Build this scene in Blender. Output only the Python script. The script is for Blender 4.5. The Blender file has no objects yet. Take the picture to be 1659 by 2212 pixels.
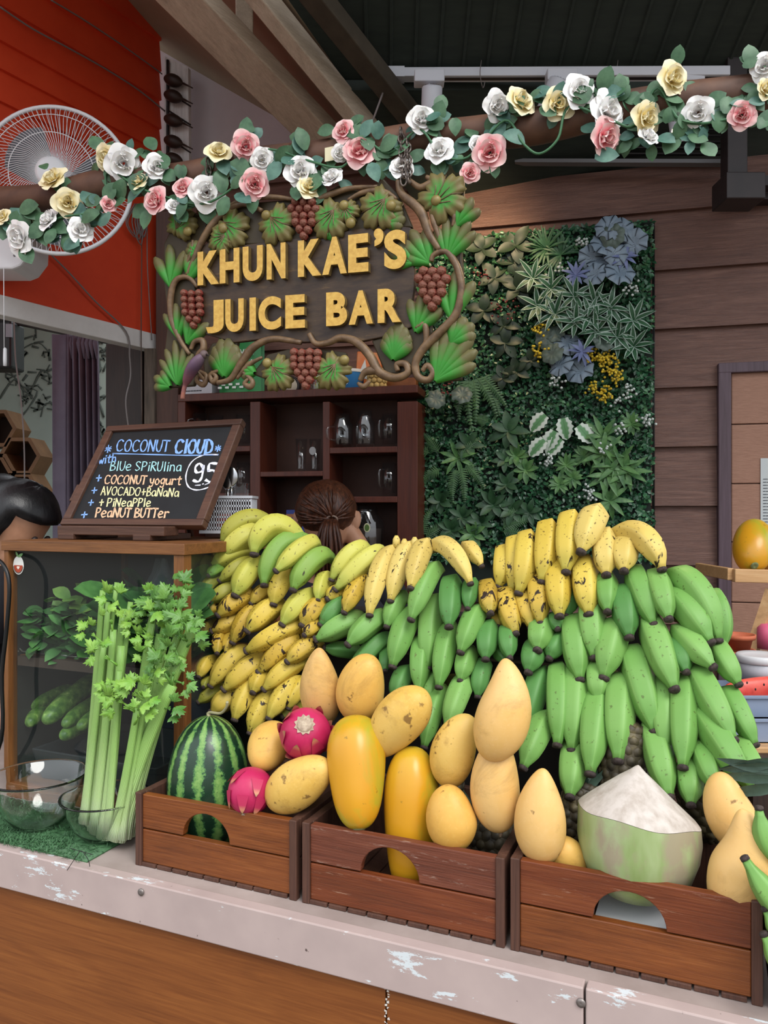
import bpy, bmesh, math, random
from mathutils import Vector, Matrix, noise as mnoise
V = Vector
random.seed(7)
R = random.random
def U(a, b): return a + (b - a) * random.random()
sc = bpy.context.scene
COL = sc.collection
# ------------------------------------------------------------------ camera
IMW, IMH, F, EYE = 1659.0, 2212.0, 1650.0, 1.6
cd = bpy.data.cameras.new('camera'); cam = bpy.data.objects.new('camera', cd); COL.objects.link(cam)
cam.location = (0, 0, EYE); cam.rotation_euler = (math.pi / 2, 0, 0)
cd.sensor_fit = 'HORIZONTAL'; cd.sensor_width = 36; cd.lens = F / IMW * 36; cd.clip_start = .02
sc.camera = cam
# ------------------------------------------------------------------ daylight
wd = bpy.data.worlds.new('world'); sc.world = wd; wd.use_nodes = True
nt = wd.node_tree; bg = nt.nodes['Background']
tc = nt.nodes.new('ShaderNodeTexCoord'); sp = nt.nodes.new('ShaderNodeSeparateXYZ'); cr = nt.nodes.new('ShaderNodeValToRGB')
nt.links.new(tc.outputs['Generated'], sp.inputs[0]); nt.links.new(sp.outputs['Z'], cr.inputs[0]); nt.links.new(cr.outputs[0], bg.inputs[0])
cr.color_ramp.elements[0].position = 0.0; cr.color_ramp.elements[0].color = (.20, .18, .16, 1)
cr.color_ramp.elements[1].position = .05; cr.color_ramp.elements[1].color = (.48, .50, .53, 1)
e = cr.color_ramp.elements.new(.55); e.color = (1.0, 1.04, 1.1, 1)
bg.inputs[1].default_value = 1.9
sd = bpy.data.lights.new('sun', 'SUN'); sd.energy = 1.9; sd.angle = math.radians(28); sd.color = (1, .97, .92)
sun = bpy.data.objects.new('sun', sd); COL.objects.link(sun); sun.rotation_euler = V((-.34, .62, -.80)).to_track_quat('-Z', 'Y').to_euler()
sc.view_settings.view_transform = 'Standard'; sc.view_settings.look = 'None'; sc.view_settings.gamma = 1
sc.view_settings.use_curve_mapping = False; sc.view_settings.exposure = 0.20

# ------------------------------------------------------------------ frames of the place
def at(x, y, Y): return V(((x - IMW / 2) / F * Y, Y, EYE - (y - IMH / 2) / F * Y))
def rayplane(p0, n):
    k = p0.dot(n)
    e = V((0, 0, EYE))
    def f(x, y, o=0.0):       # point seen at (x, y) on the plane shifted o towards +n
        d = V(((x - IMW / 2) / F, 1, -(y - IMH / 2) / F))
        return e + d * ((k + o - e.dot(n)) / d.dot(n))
    return f
YAW = math.radians(23)
CO = V((-.432, 1.321, .99)); CU = V((math.cos(YAW), -math.sin(YAW), 0)); CV = V((math.sin(YAW), math.cos(YAW), 0)); UP = V((0, 0, 1))
def C(s, d, h=0): return CO + CU * s + CV * d + UP * h           # counter frame: along, back, up
P = rayplane(CO, CV)                                              # vertical planes parallel to the counter, o = distance behind the crate fronts
BN = V((math.sin(math.radians(14)), math.cos(math.radians(14)), 0)); BU = V((math.cos(math.radians(14)), -math.sin(math.radians(14)), 0))
B0 = V((-.86, 2.92, 0)); BW = rayplane(B0, BN)
LD = V((.5225, .8526, 0)); LN = V((-.8526, .5225, 0)); L0 = V((-1.06, 2.5, 0)); LW = rayplane(L0, LN)
def zrot(v): return math.atan2(v.y, v.x)

# ------------------------------------------------------------------ mesh builder
class MB:
    def __init__(s): s.v = []; s.f = []; s.uv = []; s.m = []; s.cm = 0; s.smooth = True
    def vert(s, p): s.v.append(V(p)); return len(s.v) - 1
    def face(s, ix, uv=None): s.f.append(tuple(ix)); s.uv.append(uv); s.m.append(s.cm)
    def box(s, o, ax, ay, az):          # corner o with three edge vectors
        b = len(s.v)
        for k in (0, 1):
            for j in (0, 1):
                for i in (0, 1): s.v.append(o + ax * i + ay * j + az * k)
        for q in ((0, 2, 3, 1), (4, 5, 7, 6), (0, 1, 5, 4), (2, 6, 7, 3), (0, 4, 6, 2), (1, 3, 7, 5)): s.face([b + i for i in q])
        return s
    def cbox(s, c, sx, sy, sz, rz=0):
        m = Matrix.Rotation(rz, 3, 'Z'); ax, ay = m @ V((sx, 0, 0)), m @ V((0, sy, 0)); az = V((0, 0, sz))
        return s.box(V(c) - ax / 2 - ay / 2 - az / 2, ax, ay, az)
    def prism(s, pts, vec):             # closed polygon extruded
        b = len(s.v); n = len(pts)
        for p in pts: s.v.append(V(p))
        for p in pts: s.v.append(V(p) + vec)
        s.face(range(b, b + n)); s.face([b + n + i for i in reversed(range(n))])
        for i in range(n): s.face((b + i, b + n + i, b + n + (i + 1) % n, b + (i + 1) % n))
        return s
    def tube(s, path, r, n=8, cap=True, shape=None, flat=1.0, ref=None, u0=0, u1=1):
        path = [V(p) for p in path]; m = len(path)
        rr = r if isinstance(r, (list, tuple)) else [r] * m
        t = (path[1] - path[0]).normalized()
        ref = V(ref) if ref is not None else (V((0, 0, 1)) if abs(t.z) < .9 else V((1, 0, 0)))
        nx = (ref - t * ref.dot(t)).normalized(); b = len(s.v)
        for i, p in enumerate(path):
            t2 = (path[min(i + 1, m - 1)] - path[max(i - 1, 0)])
            if t2.length > 1e-9: t = t2.normalized()
            nx = nx - t * nx.dot(t)
            nx.normalize(); ny = t.cross(nx)
            for k in range(n):
                a = 2 * math.pi * k / n; q = shape(a) if shape else 1
                s.v.append(p + nx * (math.cos(a) * rr[i] * q) + ny * (math.sin(a) * rr[i] * q * flat))
        for i in range(m - 1):
            ua, ub = u0 + (u1 - u0) * i / (m - 1), u0 + (u1 - u0) * (i + 1) / (m - 1)
            for k in range(n):
                k2 = (k + 1) % n; va, vb = k / n, (k + 1) / n
                s.face((b + i * n + k, b + i * n + k2, b + (i + 1) * n + k2, b + (i + 1) * n + k), ((ua, va), (ua, vb), (ub, vb), (ub, va)))
        if cap:
            s.face([b + k for k in reversed(range(n))], [(u0, 0)] * n); q = b + (m - 1) * n
            s.face([q + k for k in range(n)], [(u1, 0)] * n)
        return s
    def lathe(s, c, prof, n=24, axis=UP, ref=None, cap=False):     # prof: (radius, height) pairs
        axis = V(axis).normalized()
        rf = V(ref) if ref else (V((1, 0, 0)) if abs(axis.x) < .9 else V((0, 1, 0)))
        nx = (rf - axis * rf.dot(axis)).normalized(); ny = axis.cross(nx); b = len(s.v); m = len(prof)
        for (r, h) in prof:
            for k in range(n):
                a = 2 * math.pi * k / n
                s.v.append(V(c) + axis * h + nx * (math.cos(a) * r) + ny * (math.sin(a) * r))
        for i in range(m - 1):
            ua, ub = i / (m - 1), (i + 1) / (m - 1)
            for k in range(n):
                k2 = (k + 1) % n
                s.face((b + i * n + k, b + i * n + k2, b + (i + 1) * n + k2, b + (i + 1) * n + k), ((ua, k / n), (ua, (k + 1) / n), (ub, (k + 1) / n), (ub, k / n)))
        if cap:
            s.face([b + k for k in reversed(range(n))]); s.face([b + (m - 1) * n + k for k in range(n)])
        return s
    def blob(s, a, b, w, prof, n=20, m=16, bend=V((0, 0, 0)), flat=1.0, ref=None, shape=None):   # fruit body from a to b
        a, b = V(a), V(b); pts = []; rr = []
        for i in range(m + 1):
            t = (1 - math.cos(math.pi * i / m)) / 2
            pts.append(a.lerp(b, t) + bend * (4 * t * (1 - t))); rr.append(max(1e-4, w / 2 * prof(t)))
        return s.tube(pts, rr, n, flat=flat, ref=ref, shape=shape)
    def ball(s, c, r, n=10, m=8, sz=1.0):
        c = V(c); return s.blob(c - UP * r * sz, c + UP * r * sz, 2 * r, ell, n, m)
    def leaf(s, base, d, up, L, w, bend=.15, fold=.2, rows=4, prof=None, twist=0):   # bent folded leaf blade
        d = V(d).normalized(); up = V(up); sd = d.cross(up)
        if sd.length < 1e-4: sd = d.orthogonal()
        sd.normalize(); nrm = sd.cross(d).normalized(); b = len(s.v)
        for i in range(rows + 1):
            t = i / rows; hw = (prof(t) if prof else math.sin(math.pi * min(1, t * .92 + .06)) ** .8) * w / 2
            if i == rows: hw = .0003
            c = V(base) + d * (L * t * (1 - .25 * abs(bend) * t)) - nrm * (bend * L * t * t)
            s.v.append(c - sd * hw + nrm * (fold * hw)); s.v.append(c); s.v.append(c + sd * hw + nrm * (fold * hw))
        for i in range(rows):
            q = b + 3 * i; ta, tb = i / rows, (i + 1) / rows
            s.face((q, q + 1, q + 4, q + 3), ((ta, 1), (ta, 0), (tb, 0), (tb, 1))); s.face((q + 1, q + 2, q + 5, q + 4), ((ta, 0), (ta, 1), (tb, 1), (tb, 0)))
        return s
    def fan(s, c, nrm, xd, rad, h, n=40, rings=(0, .45, .8, 1), hs=(1, .9, .62, .3), skirt=True, wave=0):   # lobed leaf: rad(angle) outline, domed
        nrm = V(nrm).normalized(); xd = V(xd); xd = (xd - nrm * xd.dot(nrm)).normalized(); yd = nrm.cross(xd); b = len(s.v)
        s.v.append(V(c) + nrm * h * hs[0]); rings = list(rings[1:]); hh = list(hs[1:])
        if skirt: rings.append(1.0); hh.append(-.3)
        for q, hq in zip(rings, hh):
            for k in range(n):
                a = 2 * math.pi * k / n; r = rad(a) * q
                s.v.append(V(c) + xd * (r * math.cos(a)) + yd * (r * math.sin(a)) + nrm * (h * hq + wave * q * math.cos(a * 10)))
        for k in range(n):
            k2 = (k + 1) % n
            s.face((b, b + 1 + k, b + 1 + k2), ((0, 0), (rings[0], k / n), (rings[0], k / n)))
            for i in range(len(rings) - 1):
                q = b + 1 + i * n; s.face((q + k, q + n + k, q + n + k2, q + k2), ((rings[i], k / n), (rings[i + 1], k / n), (rings[i + 1], k / n), (rings[i], k / n)))
        return s
    def ribbon(s, pts, w, nrm, th=.0008, taper=True):      # flat painted stroke
        pts = [V(p) for p in pts]; m = len(pts); b = len(s.v); nrm = V(nrm)
        for i, p in enumerate(pts):
            t = (pts[min(i + 1, m - 1)] - pts[max(i - 1, 0)]).normalized(); sd = t.cross(nrm).normalized()
            ww = w / 2 * (1 if not taper else (.8 + .25 * math.sin(i * 1.7)))
            if i == 0: p = p - t * w * .3
            if i == m - 1: p = p + t * w * .3
            s.v.append(p - sd * ww + nrm * th); s.v.append(p + sd * ww + nrm * th); s.v.append(p + sd * ww); s.v.append(p - sd * ww)
        for i in range(m - 1):
            q = b + 4 * i
            for j in range(4): s.face((q + j, q + (j + 1) % 4, q + 4 + (j + 1) % 4, q + 4 + j))
        s.face((b + 3, b + 2, b + 1, b)); q = b + 4 * (m - 1); s.face((q, q + 1, q + 2, q + 3))
        return s

def ell(t): return math.sqrt(max(0, 1 - (2 * t - 1) ** 2))
def wloc(o):
    l = V((0, 0, 0))
    while o is not None: l += o.location; o = o.parent
    return l
def mesh_obj(name, mb, mats, parent=None, loc=None, smooth=True, bevel=0, sub=0, sharp=None):
    if not isinstance(mats, (list, tuple)): mats = [mats]
    base = wloc(parent); org = V(loc) if loc is not None else V((0, 0, 0)); off = base + org
    me = bpy.data.meshes.new(name); me.from_pydata([tuple(p - off) for p in mb.v], [], mb.f)
    for m in mats: me.materials.append(m)
    ul = me.uv_layers.new(name='UVMap'); dat = []
    for fc, uv in zip(mb.f, mb.uv):
        if uv is None: dat.extend([0.0, 0.0] * len(fc))
        else:
            for q in uv: dat.extend(q)
    ul.data.foreach_set('uv', dat)
    me.polygons.foreach_set('use_smooth', [bool(smooth)] * len(mb.f)); me.polygons.foreach_set('material_index', mb.m)
    if smooth and sharp: me.set_sharp_from_angle(angle=math.radians(sharp))
    o = bpy.data.objects.new(name, me); COL.objects.link(o); o.location = org
    if parent is not None: o.parent = parent
    if bevel:
        b = o.modifiers.new('bevel', 'BEVEL'); b.width = bevel; b.segments = 2; b.limit_method = 'ANGLE'
    if sub:
        q = o.modifiers.new('sub', 'SUBSURF'); q.levels = sub; q.render_levels = sub
    return o
def tag(o, label=None, cat=None, group=None, kind=None):
    if label: o['label'] = label
    if cat: o['category'] = cat
    if group: o['group'] = group
    if kind: o['kind'] = kind
    return o
def thing(name, label, cat, loc, group=None, kind=None):
    o = bpy.data.objects.new(name, None); COL.objects.link(o); o.location = V(loc); o.empty_display_size = .05
    return tag(o, label, cat, group, kind)
def part(name, mb, mats, parent, label=None, **k):
    o = mesh_obj(name, mb, mats, parent, **k)
    if label: o['label'] = label
    return o
def solo(name, mb, mats, label, cat, group=None, kind=None, **k):
    lo = V((sum(p.x for p in mb.v) / len(mb.v), sum(p.y for p in mb.v) / len(mb.v), min(p.z for p in mb.v)))
    return tag(mesh_obj(name, mb, mats, None, lo, **k), label, cat, group, kind)
def struct(name, mb, mats, **k):
    k.setdefault('smooth', False)
    return tag(mesh_obj(name, mb, mats, None, **k), kind='structure')
def bez(p, n=12):
    p = [V(q) for q in p]; out = []
    for i in range(n + 1):
        t = i / n; q = list(p)
        while len(q) > 1: q = [q[j].lerp(q[j + 1], t) for j in range(len(q) - 1)]
        out.append(q[0])
    return out
def smoothpath(pts, k=4):     # catmull-rom
    pts = [V(p) for p in pts]; out = []
    for i in range(len(pts) - 1):
        a, b, c, d = pts[max(i - 1, 0)], pts[i], pts[i + 1], pts[min(i + 2, len(pts) - 1)]
        for j in range(k):
            t = j / k
            out.append(.5 * ((2 * b) + (c - a) * t + (2 * a - 5 * b + 4 * c - d) * t * t + (3 * b - a - 3 * c + d) * t ** 3))
    out.append(pts[-1]); return out

# ------------------------------------------------------------------ materials
def lin(h):
    h = h.lstrip('#'); c = [int(h[i:i + 2], 16) / 255 for i in (0, 2, 4)]
    return tuple((x / 12.92 if x <= .04045 else ((x + .055) / 1.055) ** 2.4) for x in c) + (1,)
class N:      # tiny node helper
    def __init__(s, name):
        s.m = bpy.data.materials.new(name); s.m.use_nodes = True; s.t = s.m.node_tree; s.p = s.t.nodes['Principled BSDF']
    def n(s, typ, **k):
        q = s.t.nodes.new(typ)
        for a, b in k.items(): setattr(q, a, b)
        return q
    def l(s, a, b): s.t.links.new(a, b)
    def coord(s, scale=(1, 1, 1), rz=0, out='Object'):
        t = s.n('ShaderNodeTexCoord'); m = s.n('ShaderNodeMapping'); m.inputs['Scale'].default_value = scale; m.inputs['Rotation'].default_value = (0, 0, rz)
        if rz:
            m0 = s.n('ShaderNodeMapping'); m0.inputs['Rotation'].default_value = (0, 0, rz); s.l(t.outputs[out], m0.inputs[0]); m.inputs['Rotation'].default_value = (0, 0, 0); s.l(m0.outputs[0], m.inputs[0])
        else: s.l(t.outputs[out], m.inputs[0])
        return m.outputs[0]
    def noise(s, co, scale, detail=4, rough=.55, dist=0):
        q = s.n('ShaderNodeTexNoise'); q.inputs['Scale'].default_value = scale; q.inputs['Detail'].default_value = detail
        q.inputs['Roughness'].default_value = rough; q.inputs['Distortion'].default_value = dist
        if co is not None: s.l(co, q.inputs['Vector'])
        return q.outputs['Fac']
    def ramp(s, fac, stops, const=False):
        q = s.n('ShaderNodeValToRGB'); r = q.color_ramp
        if const: r.interpolation = 'CONSTANT'
        while len(r.elements) < len(stops): r.elements.new(.5)
        for e, (p, c) in zip(r.elements, stops): e.position = p; e.color = lin(c) if isinstance(c, str) else c
        s.l(fac, q.inputs[0]); return q.outputs[0]
    def mix(s, fac, a, b, mode='MIX'):
        q = s.n('ShaderNodeMix', data_type='RGBA', blend_type=mode)
        if hasattr(fac, 'links'): s.l(fac, q.inputs[0])
        else: q.inputs[0].default_value = fac
        for x, i in ((a, 6), (b, 7)):
            if hasattr(x, 'links'): s.l(x, q.inputs[i])
            else: q.inputs[i].default_value = lin(x) if isinstance(x, str) else x
        return q.outputs[2]
    def bump(s, h, strength=.3, dist=.002):
        q = s.n('ShaderNodeBump'); q.inputs['Strength'].default_value = strength; q.inputs['Distance'].default_value = dist
        s.l(h, q.inputs['Height']); s.l(q.outputs[0], s.p.inputs['Normal'])
    def set(s, col=None, rough=.5, metal=0, spec=.5, trans=0, ior=1.45, coat=0, sss=0):
        i = s.p.inputs
        if col is not None:
            if hasattr(col, 'links'): s.l(col, i['Base Color'])
            else: i['Base Color'].default_value = lin(col) if isinstance(col, str) else col
        i['Roughness'].default_value = rough; i['Metallic'].default_value = metal; i['Specular IOR Level'].default_value = spec
        i['Transmission Weight'].default_value = trans; i['IOR'].default_value = ior; i['Coat Weight'].default_value = coat
        if sss: i['Subsurface Weight'].default_value = sss; i['Subsurface Radius'].default_value = (.01, .006, .003)
        return s.m
def plain(name, c, rough=.5, c2=None, scale=20, amt=1, bump=0, stretch=(1, 1, 1), rz=0, **k):
    q = N(name)
    if c2 is None: return q.set(c, rough, **k)
    f = q.noise(q.coord(stretch, rz), scale, 5, .6); col = q.ramp(f, [(.32, c), (.68, c2)])
    if bump: q.bump(f, bump)
    return q.set(col, rough, **k)
def wood(name, dark, mid, light, rz=0, axis='x', scale=1.0, rough=.55, wear=None, wearamt=.62, bump=.35, knots=True):
    q = N(name); st = {'x': (1.2, 14, 14), 'y': (14, 1.2, 14), 'z': (14, 14, 1.2)}[axis]
    co = q.coord(tuple(a * scale for a in st), rz); f = q.noise(co, 2.2, 8, .62, 1.2)
    fine = q.noise(q.coord(tuple(a * scale * (5 if a > 2 else 1.5) for a in st), rz), 4, 4, .7)
    col = q.ramp(f, [(.28, dark), (.5, mid), (.72, light)])
    col = q.mix(.35, col, q.ramp(fine, [(.35, dark), (.65, light)]))
    if wear:
        w = q.noise(q.coord(tuple(a * scale * (2 if a > 2 else 3) for a in st), rz), 2.6, 9, .72); col = q.mix(q.ramp(w, [(wearamt, (0, 0, 0, 1)), (wearamt + .08, (1, 1, 1, 1))]), col, wear)
    q.bump(fine, bump, .0015)
    return q.set(col, rough)
def pane_glass(name, tint=(1, 1, 1, 1), ior=1.5, haze=0):       # thin flat pane: mirror by fresnel, the rest goes straight through
    q = N(name); t = q.n('ShaderNodeBsdfTransparent'); t.inputs[0].default_value = tint; g = q.n('ShaderNodeBsdfGlossy'); g.inputs['Roughness'].default_value = .03
    fr = q.n('ShaderNodeFresnel'); fr.inputs[0].default_value = ior; mx = q.n('ShaderNodeMixShader'); ge = q.n('ShaderNodeNewGeometry'); iv = q.n('ShaderNodeMath', operation='SUBTRACT'); iv.inputs[0].default_value = 1; q.l(ge.outputs['Backfacing'], iv.inputs[1]); ml = q.n('ShaderNodeMath', operation='MULTIPLY'); q.l(fr.outputs[0], ml.inputs[0]); q.l(iv.outputs[0], ml.inputs[1]); q.l(ml.outputs[0], mx.inputs[0]); q.l(t.outputs[0], mx.inputs[1]); q.l(g.outputs[0], mx.inputs[2])
    out = mx.outputs[0]
    if haze:
        d = q.n('ShaderNodeBsdfDiffuse'); d.inputs[0].default_value = lin('#b9c2c4'); m2 = q.n('ShaderNodeMixShader'); m2.inputs[0].default_value = haze
        q.l(out, m2.inputs[1]); q.l(d.outputs[0], m2.inputs[2]); out = m2.outputs[0]
    q.l(out, q.t.nodes['Material Output'].inputs[0]); return q.m
def emit(name, c, st):
    q = N(name); q.set(c, .5); q.p.inputs['Emission Color'].default_value = lin(c); q.p.inputs['Emission Strength'].default_value = st; return q.m

def banana_mat(name, mid, mid2, ends, spots, tipamt=.7):
    q = N(name); co = q.coord(); u = q.n('ShaderNodeSeparateXYZ'); t = q.n('ShaderNodeTexCoord'); q.l(t.outputs['UV'], u.inputs[0])
    oi = q.n('ShaderNodeObjectInfo')
    ad = q.n('ShaderNodeVectorMath', operation='ADD'); q.l(co, ad.inputs[0]); cmb = q.n('ShaderNodeCombineXYZ'); 
    ml = q.n('ShaderNodeMath', operation='MULTIPLY'); q.l(oi.outputs['Random'], ml.inputs[0]); ml.inputs[1].default_value = 17
    for i in range(3): q.l(ml.outputs[0], cmb.inputs[i])
    q.l(cmb.outputs[0], ad.inputs[1]); co = ad.outputs[0]
    base = q.mix(q.noise(co, 14, 3), mid, mid2); var = q.mix(oi.outputs['Random'], mid, mid2); base = q.mix(.5, base, var)
    e = q.ramp(u.outputs[0], [(.0, (tipamt, tipamt, tipamt, 1)), (.22, (0, 0, 0, 1)), (.74, (0, 0, 0, 1)), (.93, (tipamt, tipamt, tipamt, 1))])
    base = q.mix(e, base, ends)
    # paler ridge lines along the five edges
    sn = q.n('ShaderNodeMath', operation='MULTIPLY'); q.l(u.outputs[1], sn.inputs[0]); sn.inputs[1].default_value = 5
    fr = q.n('ShaderNodeMath', operation='FRACT'); q.l(sn.outputs[0], fr.inputs[0])
    rg = q.ramp(fr.outputs[0], [(0, (.6, .6, .6, 1)), (.08, (0, 0, 0, 1)), (.92, (0, 0, 0, 1)), (1, (.6, .6, .6, 1))]); base = q.mix(rg, base, mid2)
    if spots:
        mp = q.n('ShaderNodeMapping'); mp.inputs['Scale'].default_value = (1, 1, .45); q.l(co, mp.inputs[0])
        n1 = q.noise(mp.outputs[0], 48, 3, .6, .6); n2 = q.noise(co, 170, 2, .5); n3 = q.noise(co, 9, 2)
        th = .75 - spots * .15
        k = q.ramp(n1, [(th, (0, 0, 0, 1)), (th + .03, (1, 1, 1, 1))]); k2 = q.ramp(n2, [(.69 - spots * .07, (0, 0, 0, 1)), (.73 - spots * .06, (.75, .75, .75, 1))])
        br = q.mix(q.ramp(n3, [(.5, (0, 0, 0, 1)), (.8, (spots * .6,) * 3 + (1,))]), base, '#8a6a22')
        base = q.mix(k2, br, '#4a3418'); base = q.mix(k, base, '#2a1d14')
    else:
        k2 = q.ramp(q.noise(co, 130, 2), [(.66, (0, 0, 0, 1)), (.72, (.7, .7, .7, 1))]); base = q.mix(k2, base, '#4a5228'); mp = q.n('ShaderNodeMapping'); mp.inputs['Scale'].default_value = (1, 1, .3); q.l(co, mp.inputs[0]); k3 = q.ramp(q.noise(mp.outputs[0], 40, 4, .7, 1.5), [(.66, (0, 0, 0, 1)), (.70, (.8, .8, .8, 1))]); base = q.mix(k3, base, '#5a5a35')
    q.bump(q.noise(co, 60, 3), .06, .002)
    return q.set(base, .48, spec=.35)
def fruit_mat(name, a, b, c=None, speck='#6b4a25', sp=.72, ss=90, rough=.45, big=7, blot=None):
    q = N(name); co = q.coord(); oi = q.n('ShaderNodeObjectInfo'); ad = q.n('ShaderNodeVectorMath', operation='ADD'); q.l(co, ad.inputs[0]); q.l(oi.outputs['Random'], ad.inputs[1]); co = ad.outputs[0]
    col = q.ramp(q.noise(co, big, 5, .65), [(.3, a), (.7, b)]); col = q.mix(q.ramp(q.noise(co, 220, 2), [(.55, (0, 0, 0, 1)), (.7, (.35, .35, .35, 1))]), col, b); col = q.mix(q.ramp(q.noise(co, 12, 6, .75, .8), [(.52, (0, 0, 0, 1)), (.75, (.45, .45, .45, 1))]), col, speck)
    if c:
        u = q.n('ShaderNodeSeparateXYZ'); t = q.n('ShaderNodeTexCoord'); q.l(t.outputs['UV'], u.inputs[0]); col = q.mix(q.ramp(u.outputs[0], [(.1, (1, 1, 1, 1)), (.5, (0, 0, 0, 1))]), col, c)
    col = q.mix(q.ramp(q.noise(co, ss, 3, .6), [(sp, (0, 0, 0, 1)), (sp + .06, (.8, .8, .8, 1))]), col, speck)
    if blot: col = q.mix(q.ramp(q.noise(co, 22, 5, .7), [(.60, (0, 0, 0, 1)), (.72, (.45, .45, .45, 1))]), col, blot)
    q.bump(q.noise(co, 80, 3), .08, .001)
    return q.set(col, rough, spec=.4, sss=.08)
# ------------------------------------------------------------------ room shell
m_clap = wood('clapboard_paint', '#4d332c', '#67483d', '#7e5c4f', zrot(BU) * -1, 'x', 1.8, .42, None, bump=.9)
m_red = plain('red_paint', '#cf3d1c', .6, '#dd4823', 6, bump=.05)
m_white = plain('white_paint', '#e6e3e1', .6, '#d6d2cf', 9)
m_grain = wood('weathered_white_wood', '#b3b0b0', '#dedbdb', '#ecebea', 0, 'z', 2, .7, bump=.5)
m_mauve = plain('mauve_wall', '#b9adb0', .8, '#b0a4a7', 8)
m_mural = plain('mural_wall', '#a9b9b0', .8, '#9aaba3', 3)
m_roofg = plain('roof_sheet', '#232b27', .7, '#2c342e', 12, stretch=(1, 6, 1))
m_roofb = plain('roof_boards', '#93846f', .8, '#a3937c', 5, bump=.2)
m_beam = wood('rafter_wood', '#a39484', '#c0b09c', '#d6c8b5', -math.atan2(.8526, .5225), 'x', 1, .75)
m_dark = plain('dark_steel', '#231d1e', .5, '#2d2525', 15)
m_darkwood = wood('dark_post_wood', '#1c1310', '#2a1c17', '#382720', 0, 'z', 1, .5)
m_brown = wood('brown_post_wood', '#3c241b', '#4d2e22', '#5b382a', 0, 'z', 1, .5)
m_tan = wood('bamboo_strip', '#75592f', '#8b6b3c', '#a07f4c', 0, 'x', 1, .6)
m_floor = plain('floor_tiles', '#5a5048', .6, '#665b52', 4)
m_purple = wood('purple_frame_paint', '#43343a', '#52414a', '#60505a', 0, 'z', 1, .5, bump=.3)
m_board = plain('pinkish_board', '#8f6a58', .7, '#9c7663', 40, bump=.6, stretch=(1, 1, 6))
m_plaster = plain('plaster', '#6b625c', .8)

fl = MB().box(V((-4, -.5, -.05)), V((8, 0, 0)), V((0, 7, 0)), V((0, 0, .05))); struct('floor', fl, m_floor)
# back wall: lapped boards, top courses broken off stepwise
def clap(z0, z1, t0, t1, mb, th=.022):
    a = B0 + BU * t0; w = BU * (t1 - t0)
    pts = [a + UP * z0 - BN * th, a + UP * z1 - BN * .004, a + UP * z1 + BN * .03, a + UP * z0 + BN * .03]
    mb.prism(pts, w)
bw = MB(); z = .1
while z < 2.70:
    hi = min(z + .19, 2.72); clap(z, hi + .004, -.1, 2.9, bw); z += .19
struct('wall_back', bw, m_clap)
bt = MB(); clap(2.72, 2.80, -.1, 1.335, bt); clap(2.80, 2.90, -.1, 1.335, bt); struct('wall_back_upper', bt, m_clap)
# mauve gable above the boards
def zl(X): return 2.80 - .686 * X
g = MB(); a = B0 - BU * .15 + BN * .05; b = B0 + BU * 1.2 + BN * .05
g.prism([V((a.x, a.y, 2.6)), V((b.x, b.y, 2.6)), V((b.x, b.y, max(2.7, zl(b.x)) + .15)), V((a.x, a.y, zl(a.x) + .15))], BN * .04); struct('wall_gable', g, m_mauve)
# roof: brown boards on the left slope, dark sheet on the right slope
def xs(Y): return (2.80 - (3.9 - .45 * Y)) / .686
r = MB()
r.prism([V((-2.6, .9, zl(-2.6))), V((xs(.9), .9, zl(xs(.9)))), V((xs(3.3), 3.3, zl(xs(3.3)))), V((-2.6, 3.3, zl(-2.6)))], UP * .04); struct('ceiling_left', r, m_roofb)
r = MB(); n = 60
pts = []
def zr(Y): return 3.9 - .45 * Y
r.prism([V((xs(.9), .9, zr(.9))), V((3.0, .9, zr(.9))), V((3.0, 2.32, zr(2.32))), V((xs(2.32), 2.32, zr(2.32)))], UP * .03)
r.prism([V((xs(2.26) - .05, 2.26, zr(2.26) - .035)), V((3.0, 2.26, zr(2.26) - .035)), V((3.0, 3.3, zr(3.3))), V((xs(3.3), 3.3, zr(3.3)))], UP * .03)
for i in range(26):     # shallow corrugation
    x = -.05 + i * .07; r.tube([V((max(x, xs(1.0) + .03), 1.0, zr(1.0) - .001)), V((max(x, xs(2.26) + .03), 2.26, zr(2.26) - .001))], .006, 5)
struct('ceiling_right', r, m_roofg)
# red wall, its seams and white lintel board
rw = MB(); zt = 2.255
def LP(t, z, o=0): return V((L0.x + LD.x * t, L0.y + LD.y * t, z)) + LN * o
zs = [zt - .01, 2.845, 2.944, 3.03, 3.137, 3.245, 3.36, 3.6]
for i in range(len(zs) - 1):
    th = .012 if i else 0
    a0 = LP(-1.6, zs[i]); w = LD * 2.02
    rw.prism([a0 - LN * th, a0 + UP * (zs[i + 1] - zs[i]) - LN * .0, a0 + UP * (zs[i + 1] - zs[i]) + LN * .05, a0 + LN * .05], w)
struct('wall_left', rw, m_red)
tb = MB().box(LP(-1.6, zt - .058, -.012), LD * 2.0, LN * .05, UP * .062); struct('trim_lintel', tb, m_white, bevel=.003)
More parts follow.
